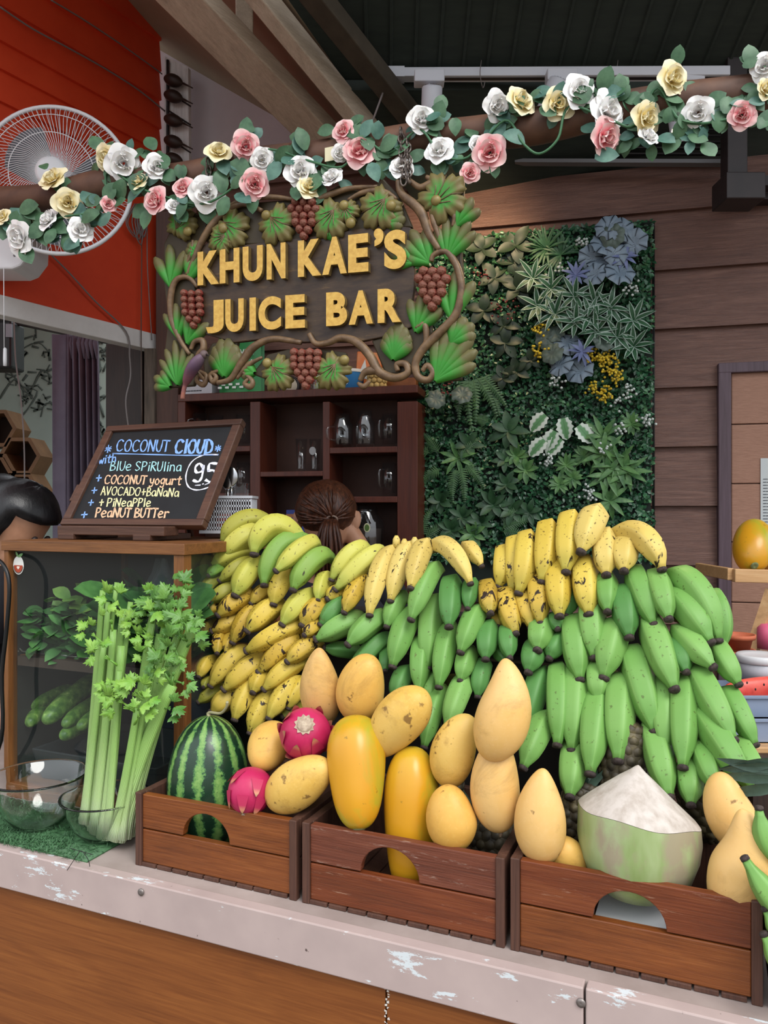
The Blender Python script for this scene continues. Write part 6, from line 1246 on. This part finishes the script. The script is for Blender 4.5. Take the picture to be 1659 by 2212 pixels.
for (x, y) in ((900, 1070), (965, 1200), (920, 1250), (1010, 1230), (930, 1365), (900, 1150)): rosette('lily_tuft', x, y, 9, 110, 24, m_lime, .85, lance, o=.05)
for (x, y) in ((730, 1200), (760, 1260), (700, 1290), (810, 1160), (1030, 1010)): rosette('small_leaf_spray', x, y, 12, 55, 18, m_lime, .8)
# ------------------------------------------------------------------ people behind the counter
def flesh_body(name, parent, joints, edges, blobs, mat, vox=.005):
    base = wloc(parent); mb = MB()
    for (a, b) in edges:          # tapered limbs between the joints, rounded at every joint, fused into one surface below
        pa, pb, ra, rb = V(joints[a][0]), V(joints[b][0]), joints[a][1], joints[b][1]
        mb.tube([pa.lerp(pb, k / 4) for k in range(5)], [ra + (rb - ra) * k / 4 for k in range(5)], 14)
    for j in joints: mb.ball(V(j[0]), j[1] * 1.0, 14, 10)
    for (a, b, w, fl) in blobs: mb.blob(a, b, w, lambda t: ell(t) ** .85, 24, 18, flat=fl)
    me = bpy.data.meshes.new(name); me.from_pydata([tuple(p - base) for p in mb.v], [], mb.f); me.materials.append(mat); o = bpy.data.objects.new(name, me); COL.objects.link(o)
    rm = o.modifiers.new('remesh', 'REMESH'); rm.mode = 'VOXEL'; rm.voxel_size = vox; rm.use_smooth_shade = True; s = o.modifiers.new('smooth', 'SMOOTH'); s.factor = .5; s.iterations = 8
    o.parent = parent
    dg = bpy.context.evaluated_depsgraph_get(); m3 = bpy.data.meshes.new_from_object(o.evaluated_get(dg)); o.modifiers.clear(); o.data = m3; m3.name = name; m3.polygons.foreach_set('use_smooth', [True] * len(m3.polygons))
    if not m3.materials: m3.materials.append(mat)
    return o
m_skin = plain('skin', '#b98a6e', .5, '#a97a5e', 20, sss=.1)
m_hair1 = N('brown_hair'); q = m_hair1; f = q.noise(q.coord((40, 40, 6)), 4, 4, .7); m_hair1 = q.set(q.ramp(f, [(.3, '#24130c'), (.55, '#4f2c1c'), (.75, '#7d4a2e')]), .4); q.bump(f, .5, .002)
m_hair2 = N('black_hair'); q = m_hair2; f = q.noise(q.coord((30, 30, 5)), 4, 4, .7); m_hair2 = q.set(q.ramp(f, [(.3, '#08080a'), (.8, '#1b191c')]), .35); q.bump(f, .4, .002)
m_shirt = plain('dark_shirt', '#1c1d24', .8, '#24252c', 20)
def figure(hx, hy, Y, face, label, hair, lean, hand=False):
    c = at(hx, hy, Y); fc = V(face).normalized(); ln = V(lean); t = thing('person', label, 'person', V((c.x - ln.x * .5, c.y - ln.y * .5, 0)))
    fh = V((fc.x, fc.y, 0)).normalized(); nk = c - UP * .125 - ln * .12 - fc * .02; ch = nk - UP * .14 - ln * .25; pv = V((c.x - ln.x * .5, c.y - ln.y * .5, .92)); sdv = fc.cross(UP).normalized()
    shr, shl = nk - UP * .06 + sdv * .155 - ln * .1, nk - UP * .06 - sdv * .155 - ln * .1
    J = [(pv, .13, .10), (pv.lerp(ch, .5), .125, .095), (ch, .14, .10), (nk - UP * .03, .06), (nk + UP * .05, .05), (shl, .05), (shr, .05)]; E = [(0, 1), (1, 2), (2, 3), (3, 4), (2, 5), (2, 6)]
    if hand: er = shr + sdv * .10 - UP * .20 + fh * .1; wr_ = c + sdv * .10 - UP * .085 - fh * .0
    else: er = shr + sdv * .05 - UP * .27 + fh * .03; wr_ = er - UP * .15 + fh * .18
    el = shl - sdv * .05 - UP * .27 + fh * .03; wl = el - UP * .15 + fh * .18
    n0 = len(J); J += [(el, .038), (wl, .026), (er, .038), (wr_, .026)]; E += [(5, n0), (n0, n0 + 1), (6, n0 + 2), (n0 + 2, n0 + 3)]
    for (w_, i0, s) in ((wl, n0 + 1, -1), (wr_, n0 + 3, 1)):
        dn = (V((0, 0, .7)) - sdv * .6 + fh * .2).normalized() if (hand and s == 1) else (fh - UP * .2).normalized(); ac = dn.cross(sdv if not (hand and s == 1) else fh).normalized()
        pm_ = w_ + dn * .045; ip = len(J); J.append((pm_, .030, .018)); E.append((i0, ip))
        for k in range(4):
            b_ = pm_ + dn * .04 + ac * (.017 * (k - 1.5)); l = (.062, .072, .068, .052)[k]; i1 = len(J); J += [(b_, .009), (b_ + dn * l * .5 - sdv * s * .006, .0085), (b_ + dn * l * .85 - sdv * s * .02, .0075)]; E += [(ip, i1), (i1, i1 + 1), (i1 + 1, i1 + 2)]
        i1 = len(J); b_ = pm_ + ac * .026; J += [(b_, .011), (b_ + ac * .02 + dn * .02, .010), (b_ + ac * .024 + dn * .045, .008)]; E += [(ip, i1), (i1, i1 + 1), (i1 + 1, i1 + 2)]
    for s in (-1, 1):
        hp = pv + sdv * .09 * s - UP * .06; kn = hp - UP * .42 + fh * .02; an = kn - UP * .40 - fh * .02; i1 = len(J); J += [(hp, .085), (kn, .055), (an, .04), (an + fh * .14 - UP * .02, .032)]; E += [(0, i1), (i1, i1 + 1), (i1 + 1, i1 + 2), (i1 + 2, i1 + 3)]
    upv = sdv.cross(fc).normalized(); 
    if upv.z < 0: upv = -upv
    B_ = [(c - upv * .11 + fc * .01, c + upv * .098, .148, 1.0), (c - upv * .12 + fc * .035, c - upv * .01 + fc * .05, .105, 1.0), (c - fc * .07 + upv * .03, c + fc * .075 + upv * .025, .148, 1.0), (c + fc * .085 - upv * .035, c + fc * .108 - upv * .03, .026, 1), (c + fc * .09 - upv * .005, c + fc * .103 - upv * .04, .02, 1)]
    for s in (-1, 1): B_.append((c + sdv * .082 * s - upv * .035, c + sdv * .088 * s + upv * .02, .026, 1.0))
    bd = flesh_body('body', t, J, E, B_, m_skin)
    # facial features
    for s in (-1, 1): part('ear', MB().blob(c + sdv * .086 * s - upv * .045, c + sdv * .094 * s + upv * .015, .03, ell, 14, 10, flat=.6), m_skin, t)
    for s in (-1, 1): part('eye', MB().blob(c + fc * .074 + sdv * .031 * s + upv * .004, c + fc * .090 + sdv * .031 * s + upv * .004, .022, ell, 12, 8), m_dark, t)
    part('mouth', MB().tube([c + fc * .090 - upv * .062 - sdv * .02, c + fc * .098 - upv * .062, c + fc * .090 - upv * .062 + sdv * .02], [.003, .005, .003], 6), plain('lip', '#8f4a44', .5) if 'lip' not in bpy.data.materials else bpy.data.materials['lip'], t)
    # shirt
    mb = MB(); mb.tube([pv - UP * .12, pv, pv.lerp(ch, .5), ch, nk - UP * .07 - ln * .05, nk - UP * .025], [.165, .17, .17, .185, .15, .075], 24, flat=.8, ref=sdv)
    for s in (-1, 1): mb.tube([nk - UP * .075 + sdv * s * .10 - ln * .1, (shr if s > 0 else shl), (shr if s > 0 else shl).lerp(er if s > 0 else el, .55)], [.075, .07, .058], 14)
    part('shirt', mb, m_shirt, t); return t, c, fc, sdv, upv
# woman with a pony tail, seen from behind
t, c, fc, sdv, upv = figure(706, 1114, 2.32, (.12, 1, -.08), 'person seen from behind with brown hair tied in a low ponytail', None, (0, 0, 0), True)
hm = MB(); nn, mm = 30, 22; bk = -fc
def hairshell(mb, c, fc, sdv, upv, R1, open_a, off=.0, rip=.0025):
    for i in range(mm + 1):
        th = math.pi * i / mm
        for k in range(nn):
            ph = 2 * math.pi * k / nn; d = upv * math.cos(th) + (sdv * math.cos(ph) + fc * math.sin(ph)) * math.sin(th); f_ = d.dot(fc); u_ = d.dot(upv)
            rr = R1 * (1 + .05 * max(0, -f_)); lo = max(0, -u_ - .1); rr *= 1 - .14 * lo
            if f_ > open_a and u_ < .30: rr *= .62            # tucked inside the face
            mb.v.append(c + V((d.x, d.y, d.z)) * rr + upv * (.016 + off) - fc * .008 + d * rip * math.sin(ph * 14 + th * 3))
    for i in range(mm):
        for k in range(nn): mb.face((i * nn + k, i * nn + (k + 1) % nn, (i + 1) * nn + (k + 1) % nn, (i + 1) * nn + k))
hairshell(hm, c, fc, sdv, upv, .092, .25); hr = part('hair', hm, m_hair1, t)
tie = c - fc * .087 - UP * .018 + sdv * .034
sm = MB()
random.seed(8)
for k in range(46):     # combed strands running to the tie
    a = U(-1.35, 1.35); e = U(-.55, 1.1); d = (sdv * math.sin(a) * .95 - fc * math.cos(a) * .8 + upv * e).normalized(); p0 = c + upv * .016 - fc * .008 + d * .092; md = (d + (tie - c).normalized() * .9).normalized(); p1 = c + upv * .012 - fc * .010 + md * .0972
    sm.tube(smoothpath([p0, p1, tie], 5), [.004] * 5 + [.0045] * 5 + [.003], 5)
part('combed_strands', sm, m_hair1, hr)
part('hair_tie', MB().tube([tie + sdv * .016 * math.cos(q) + UP * .010 * math.sin(q) - fc * .010 for q in [k * 2 * math.pi / 16 for k in range(17)]], .003, 6), plain('hair_tie_brown', '#8a7568', .5), t)
pm2 = MB()
for k in range(30):
    a = k * 2.4; r = .024 * math.sqrt(k / 30); o = sdv * math.cos(a) * r + fc * math.sin(a) * r * .6; pm2.tube(smoothpath([tie - fc * .004 + o * .5, tie - fc * .045 + o * 1.0 - UP * .02, tie - fc * .05 + o * 1.7 - UP * .09, tie - fc * .035 + o * 1.9 - UP * U(.17, .22)], 5), [.003, .004, .0045, .005, .005, .005, .005, .005, .005, .005, .0048, .0045, .004, .0035, .002, .001], 6)
part('ponytail', pm2, m_hair1, t)
# person bending behind the cabinet on the left
t, c, fc, sdv, upv = figure(40, 1132, 2.20, (.86, -.12, -.62), 'person with black hair bending forward behind the cabinet at the left', None, (.0, -.12, 0))
hm = MB(); hairshell(hm, c, fc, sdv, upv, .112, .30); hr = part('hair', hm, m_hair2, t)
hm = MB(); sh_ = [c + upv * .05 - fc * .1]
hm.blob(c - fc * .10 + upv * .10, c - fc * .05 - upv * .16, .22, ell, 20, 14); part('hair_length', hm, m_hair2, hr)
# ------------------------------------------------------------------ curtain and shelf in the room beyond
m_cur = plain('grey_violet_cloth', '#5f5867', .8, '#6b6473', 10); ct_ = thing('curtain', 'grey-violet curtain gathered at the doorway on the left', 'curtain', at(170, 1400, 3.25)); mb = MB(); nx, nz = 60, 14
for j in range(nz + 1):
    v = j / nz; y = 722 + v * 700; xl, xr = 112, 214 + 6 * math.sin(v * 3) + (18 * math.exp(-((v - .18) / .16) ** 2) * 0)
    for i in range(nx + 1):
        u_ = i / nx; fold = 0 if u_ < .30 else 1; p = at(xl + (xr - xl) * u_, y, 3.25); p.y += fold * .022 * math.sin((u_ - .3) * 52 + .5 * math.sin(v * 4)) * (1 - .2 * v) + .01 * math.sin(u_ * 9 + v * 2); mb.v.append(p)
for j in range(nz):
    for i in range(nx): q = j * (nx + 1) + i; mb.face((q, q + 1, q + nx + 2, q + nx + 1))
o = part('cloth', mb, m_cur, ct_); sd_ = o.modifiers.new('thick', 'SOLIDIFY'); sd_.thickness = .003
hem = MB()
for i in range(7): hem.tube([at(140 + i * 9 + 14, 728, 3.24), at(138 + i * 9 + 14, 742, 3.235), at(142 + i * 9 + 14, 775, 3.238)], [.008, .012, .005], 8)
part('pleat', hem, m_cur, ct_)
solo('curtain_rod', MB().tube([at(-40, 682, 3.27), at(160, 724, 3.27), at(320, 757, 3.27)], .009, 8), plain('rod_dark', '#3f3c3a', .4), 'thin dark curtain rod under the white lintel', 'rod')
m_hex = plain('honeycomb_wood', '#6a4a2c', .6, '#7d5a38', 12); m_hexd = plain('honeycomb_inside', '#2e2118', .8)
hxs = thing('honeycomb_shelf', 'wooden honeycomb shelf at the far left, behind the person with black hair', 'shelf', at(10, 1045, 3.6))
for (x, y) in ((-10, 925), (42, 985), (-10, 1020), (42, 1062)):
    r1, r2 = 46, 37; mb = MB(); b = 0; ctr_ = at(x, y, 3.6)
    for (rr, yy) in ((r1, 3.6), (r2, 3.6), (r2, 3.75), (r1, 3.75)):
        for k in range(6): a = math.pi * k / 3; mb.v.append(V((ctr_.x + rr / F * 3.6 * math.cos(a), yy, ctr_.z + rr / F * 3.6 * math.sin(a))))
    for i in range(4):
        for k in range(6): j = (i + 1) % 4; mb.face((i * 6 + k, i * 6 + (k + 1) % 6, j * 6 + (k + 1) % 6, j * 6 + k))
    cl_ = part('cell', mb, m_hex, hxs, smooth=False)
    mb = MB(); mb.prism([V((ctr_.x + r2 / F * 3.6 * math.cos(math.pi * k / 3), 3.745, ctr_.z + r2 / F * 3.6 * math.sin(math.pi * k / 3))) for k in range(6)], V((0, .004, 0))); part('cell_back', mb, m_hexd, cl_, smooth=False)
sp_ = thing('wall_speaker', 'black box hanging at the far left edge beyond the doorway', 'speaker', at(0, 800, 3.2)); part('case', MB().box(at(-60, 795, 3.2), V((.165, 0, 0)), V((0, .12, 0)), UP * .20), plain('speaker_black', '#151518', .5), sp_, smooth=False, bevel=.01); part('plate', MB().box(at(12, 728, 3.195), V((.025, 0, 0)), V((0, .01, 0)), UP * .055), plain('plate_grey', '#8a8e98', .5), sp_, smooth=False)
# ------------------------------------------------------------------ white basket and things behind the left bananas
bt_ = at(500, 1190, 1.72); m_bk = plain('basket_white', '#b9bcc2', .5)
def BK(x, y, Y=1.74): p = at(x, y, Y); p.z += .0165; return p
bk = thing('plastic_basket', 'white slotted plastic basket behind the chalkboard', 'basket', BK(498, 1160)); a = BK(440, 1162); w = BK(541, 1162) - a
part('rim', MB().box(BK(436, 1092), BK(545, 1092) - BK(436, 1092), V((0, .085, 0)), UP * .006), m_bk, bk, smooth=False)
gb_ = MB()
for r_ in range(6): gb_.box(a + UP * (.004 + r_ * .0125), w, V((0, .003, 0)), UP * .0045)
for k in range(19): gb_.box(a + w * (k / 19), w * .018, V((0, .003, 0)), UP * .072)
for k in range(8): gb_.box(a + w + V((0, .01 * k, 0)), V((.003, 0, 0)), V((0, .004, 0)), UP * .072); gb_.box(a + V((0, .01 * k, 0)), V((.003, 0, 0)), V((0, .004, 0)), UP * .072)
part('lattice', gb_, m_bk, bk, smooth=False); part('base', MB().box(BK(430, 1168), BK(541, 1168) - BK(430, 1168), V((0, .085, 0)), UP * .007), m_bk, bk, smooth=False)
b = BK(484, 1162, 1.79); ob_ = thing('sauce_bottle', 'white and orange bottle standing in the white basket', 'bottle', b); part('bottle', MB().lathe(b, [(.0004, 0), (.016, 0), (.017, .004), (.017, .045), (.008, .058), (.007, .075), (.0004, .076)], 20), plain('bottle_white', '#c9c4c0', .4), ob_); part('label', MB().lathe(b, [(.0172, .008), (.0174, .009), (.0174, .038), (.0172, .039)], 20), plain('bottle_orange', '#cc4a22', .4), ob_)
for (x, y, r_, l) in ((497, 1092, .014, 'clear plastic cup holding spoons in the white basket'), (519, 1092, .021, 'clear plastic cup at the right of the spoons')):
    b = BK(x, y, 1.77); solo('plastic_cup', MB().lathe(b, [(.0004, 0), (r_ * .85, 0), (r_, .034), (r_ * 1.06, .035), (r_ * .97, .035), (r_ * .8, .002), (.0004, .002)], 24), m_gl, l, 'cup', 'plastic cups in the basket')
for k, (x, y) in enumerate(((492, 1052), (500, 1046))):
    p = BK(x, y, 1.755); mb = MB().blob(p - UP * .024, p + UP * .024, .03, ell, 16, 10, flat=.3, ref=V((1, 0, 0))); mb.tube([p - UP * .022, p - UP * .055], [.003, .0025], 8); solo('spoon', mb, plain('spoon_steel', '#b0b2b5', .2, metal=1) if k == 0 else bpy.data.materials['spoon_steel'], ('left steel spoon, bowl up, in the plastic cup', 'right steel spoon, bowl up, in the plastic cup')[k], 'spoon', 'spoons in the cup')
b = SHp(634, 1190, .03); tb_ = thing('blue_carton', 'blue carton between the left bananas and the person with the ponytail', 'carton', b); part('carton', MB().box(SHp(618, 1190, .02), SHp(660, 1190, .02) - SHp(618, 1190, .02), BN * .09, UP * .14), plain('carton_blue', '#22357a', .5), tb_, smooth=False, bevel=.002); part('band', MB().box(SHp(617.5, 1118, .0195), SHp(660.5, 1118, .0195) - SHp(617.5, 1118, .0195), BN * .091, UP * .012), plain('carton_brown', '#8a5a38', .5), tb_, smooth=False)
mug(600, 1189, 26, 78, 'glass just showing above the left bananas in the lowest middle bay', 'tumbler', .06)
b = SHp(790, 1189, .05); bj = thing('big_jar', 'big dark glass jar with a round green label right of the ponytail', 'jar', b); k = b.y / F; part('jar', MB().lathe(b, [(.0004, 0), (38 * k, 0), (40 * k, 6 * k), (40 * k, 62 * k), (26 * k, 82 * k), (25 * k, 96 * k), (22 * k, 96 * k), (22 * k, 82 * k), (36 * k, 60 * k), (36 * k, 6 * k), (.0004, 5 * k)], 32), m_gl, bj); part('contents', MB().lathe(b + UP * .011, [(.0004, 0), (33 * k, 0), (34 * k, 40 * k), (.0004, 41 * k)], 24), plain('dark_powder', '#3a2d26', .8), bj)
p = b - BN * .064 + UP * 50 * k + BU * .022; mb = MB(); mb.prism([p + BU * .011 * math.cos(q * .3927) + UP * .015 * math.sin(q * .3927) for q in range(16)], -BN * .0006); lb_ = part('label', mb, plain('jar_label_cream', '#c7c7a4', .6), bj, 'round green and cream label', smooth=False); mb = MB(); mb.prism([p - BN * .001 + BU * .008 * math.cos(q * .3927) + UP * .011 * math.sin(q * .3927) for q in range(16)], -BN * .0006); part('label_centre', mb, plain('jar_label_green', '#4d6a33', .6), lb_, smooth=False)
# ------------------------------------------------------------------ right edge: board in a frame, table with fruit
wf = rayplane(BW(1548, 1000, -.02), BN)
fr_ = thing('framed_board', 'pinkish brown board in a purple-brown frame on the right wall', 'board', wf(1640, 1500)); 
def fbox(x0, y0, x1, y1, name, m, o0, th):
    a, b = wf(x0, y1, o0), wf(x1, y1, o0); part(name, MB().box(a, V((b.x - a.x, b.y - a.y, 0)), BN * th, UP * ((y1 - y0) / F * a.y)), m, fr_, smooth=False, bevel=.003)
fbox(1552, 786, 1580, 1560, 'frame_stile', m_purple, -.02, .035); fbox(1552, 784, 1900, 806, 'frame_rail', m_purple, -.021, .037)
for (y0, y1) in ((806, 916), (918, 1044), (1046, 1170), (1172, 1300), (1302, 1560)): fbox(1580, y0, 1900, y1, 'board', m_board, -.005, .02)
ntc = thing('notice', 'printed paper notice at the right edge on the pinkish board', 'notice', wf(1660, 1150, -.01)); a, b = wf(1643, 1158, -.008), wf(1760, 1158, -.008); part('sheet', MB().box(a, V((b.x - a.x, b.y - a.y, 0)), BN * .001, UP * (168 / F * a.y)), plain('notice_paper', '#b9bfc0', .6), ntc, smooth=False)
mb = MB(); random.seed(6); kk = a.y / F
for i in range(17):
    x = 1649
    for w_ in range(6):
        l = U(3, 9); mb.ribbon([wf(x, 1035 + i * 6.6, -.0085), wf(x + l, 1035 + i * 6.6 - .2, -.0085)], 1.8 * kk, -BN, .0003); x += l + 2.2
part('text_lines', mb, plain('notice_ink', '#50555c', .6), ntc)
# side table
m_lw = wood('pale_stand_wood', '#a0794f', '#b98f61', '#c9a578', 0, 'x', 2, .5, None, bump=.15)
tz = 1.12; tb2 = thing('side_table', 'dark wooden side table behind the right bananas', 'table', V((1.02, 1.75, 0))); part('top', MB().cbox((1.02, 1.78, tz - .015), .62, .60, .03), m_darkwood, tb2, smooth=False)
for (dx, dy) in ((-.28, -.27), (.28, -.27), (-.28, .27), (.28, .27)): part('leg', MB().cbox((1.02 + dx, 1.78 + dy, (tz - .03) / 2), .04, .04, tz - .03), m_darkwood, tb2, smooth=False)
fs_ = thing('fruit_stand', 'pale wooden fruit stand with a slanting leg at the right edge', 'stand', V((1.02, 1.95, tz))); a = at(1588, 1258, 1.9); w = at(1760, 1262, 1.9) - a
part('shelf_edge', MB().box(a, w, V((0, .02, 0)), UP * .033), m_lw, fs_, smooth=False, bevel=.002); part('shelf', MB().box(a + V((0, .02, .002)), w, V((0, .22, 0)), UP * .015), m_lw, fs_, smooth=False, bevel=.002)
part('side_rail', MB().box(a + V((-.012, .015, .004)), V((.016, 0, 0)), V((.0, .20, 0)), UP * .03), m_lw, fs_, smooth=False, bevel=.002)
p0, p1 = at(1668, 1275, 1.92), at(1588, 1420, 1.92); p1.z = tz + .001; part('leg', MB().tube([p0, p1], .018, 4), m_lw, fs_, smooth=False)
part('leg', MB().tube([p0 + V((.25, .1, 0)), V((p1.x + .3, p1.y + .1, tz + .001))], .018, 4), m_lw, fs_, smooth=False)
pt = thing('papaya', 'ripe orange-yellow papaya sitting on the pale wooden stand', 'papaya', at(1627, 1236, 1.95)); a, b = at(1632, 1128, 2.02), at(1622, 1232, 1.93); part('flesh', MB().blob(a, b, 84 / F * 1.95, lambda t: ell(t) ** .9, 28, 20), m_papaya, pt); part('stem_scar', MB().lathe(at(1630, 1222, 1.915), [(.010, 0), (.007, .003), (.004, .002), (.0004, .002)], 14, V((0, -1, -.5))), bpy.data.materials['papaya_scar'], pt)
b = at(1673, 1236, 1.98); solo('papaya', MB().blob(b, b + UP * .10, .09, ell, 20, 14), m_mango, 'second fruit cut by the picture edge on the pale wooden stand', 'papaya')
m_tc = plain('terracotta', '#b5603f', .7, '#a5553a', 20)
def pot(x, yb, Y, r, h, label):
    b = at(x, yb, Y); solo('terracotta_pot', MB().lathe(b, [(.0004, 0), (r * .7, 0), (r * .88, h * .7), (r * 1.05, h * .7), (r * 1.08, h), (r * .98, h), (r * .82, h * .6), (r * .64, .01), (.0004, .01)], 28), m_tc, label, 'pot', 'terracotta pots at the right')
pot(1596, 1402, 1.83, .035, .036, 'terracotta pot topmost of the stack beside the slanting leg'); pot(1585, 1442, 1.83, .046, .044, 'lower terracotta pot under the topmost one')
pk_ = at(1662, 1400, 1.9); solo('pink_jug', MB().lathe(pk_, [(.0004, 0), (.03, 0), (.028, .05), (.018, .06), (.0004, .061)], 20), plain('pink_plastic', '#d0607e', .4), 'pink plastic thing at the right edge above the white tub', 'jug')
b = at(1640, 1470, 1.72); tu = thing('white_tub', 'white plastic tub with a lid at the right edge', 'tub', b); part('tub', MB().lathe(b, [(.0004, 0), (.040, 0), (.046, .045), (.042, .045), (.0004, .044)], 32), plain('tub_white', '#a9a9b0', .4), tu); part('lid', MB().lathe(b, [(.047, .042), (.050, .046), (.050, .056), (.046, .060), (.036, .057), (.0004, .057)], 32), plain('lid_offwhite', '#c6c6c8', .35), tu)
m_wmr = plain('melon_red', '#c23a34', .35, '#d0584a', 30); wmst = thing('watermelon_slice', 'cut red watermelon piece in a tray at the right edge', 'watermelon', at(1640, 1500, 1.6)); a = at(1580, 1502, 1.62); mb = MB(); mb.blob(a + V((-.01, .02, .0)), a + V((.2, .06, .004)), .06, lambda t: ell(t) ** .6, 20, 12, flat=.55, ref=UP); part('flesh', mb, m_wmr, wmst)
sd2 = MB()
for k in range(9): p = a + V((.02 + .018 * k, .01 - .0 * k, .018 + .008 * math.sin(k * 2.2))); sd2.blob(p - UP * .003, p + UP * .003, .004, ell, 6, 4)
part('seed', sd2, m_dark, wmst)
def stray(x0, y0, y1, Y, label, nm):
    mb = MB(); a = at(x0, y1, Y); w = V((.26, 0, 0)); mb.prism([a, a + w, a + w + UP * ((y1 - y0) / F * Y), a + UP * ((y1 - y0) / F * Y) - V((.012, 0, 0))], V((0, .003, 0))); mb.box(a, w, V((0, .16, 0)), UP * .003); mb.box(a + V((0, .157, 0)), w, V((0, .003, 0)), UP * ((y1 - y0) / F * Y)); mb.tube([a + UP * ((y1 - y0) / F * Y) - V((.014, .002, 0)), a + w + UP * ((y1 - y0) / F * Y) - V((0, .002, 0))], .004, 6)
    solo('steel_tray', mb, plain('tray_steel', '#8a98b0', .3, metal=.3) if 'tray_steel' not in bpy.data.materials else bpy.data.materials['tray_steel'], label, 'tray', 'steel trays at the right edge', smooth=False)
stray(1578, 1506, 1552, 1.58, 'upper bluish steel tray holding the watermelon', 'a'); stray(1590, 1556, 1606, 1.55, 'lower bluish steel tray under the watermelon tray', 'b')
rk = MB().box(at(1600, 1628, 1.52), V((.25, 0, 0)), V((0, .2, 0)), UP * .012); solo('tray_board', rk, m_lw, 'pale wooden board under the steel trays', 'board', smooth=False, bevel=.002); ft = at(1600, 1628, 1.52)
bs = MB().box(V((ft.x + .01, ft.y + .02, .99)), V((.24, 0, 0)), V((0, .16, 0)), UP * (ft.z - .99)); solo('tray_box', bs, m_darkwood, 'dark box carrying the board with the steel trays', 'box', smooth=False)
dl = MB()
for k in range(5): dl.leaf(P(1700, 1640 + k * 14, .10), -CU * 1 + UP * U(-.5, .1), -CV, .09, .016, .2, .3, 5, lance)
solo('leaf_sprig', dl, m_pl, 'dark pointed leaves at the right edge beside the drooping green bananas', 'leaves')
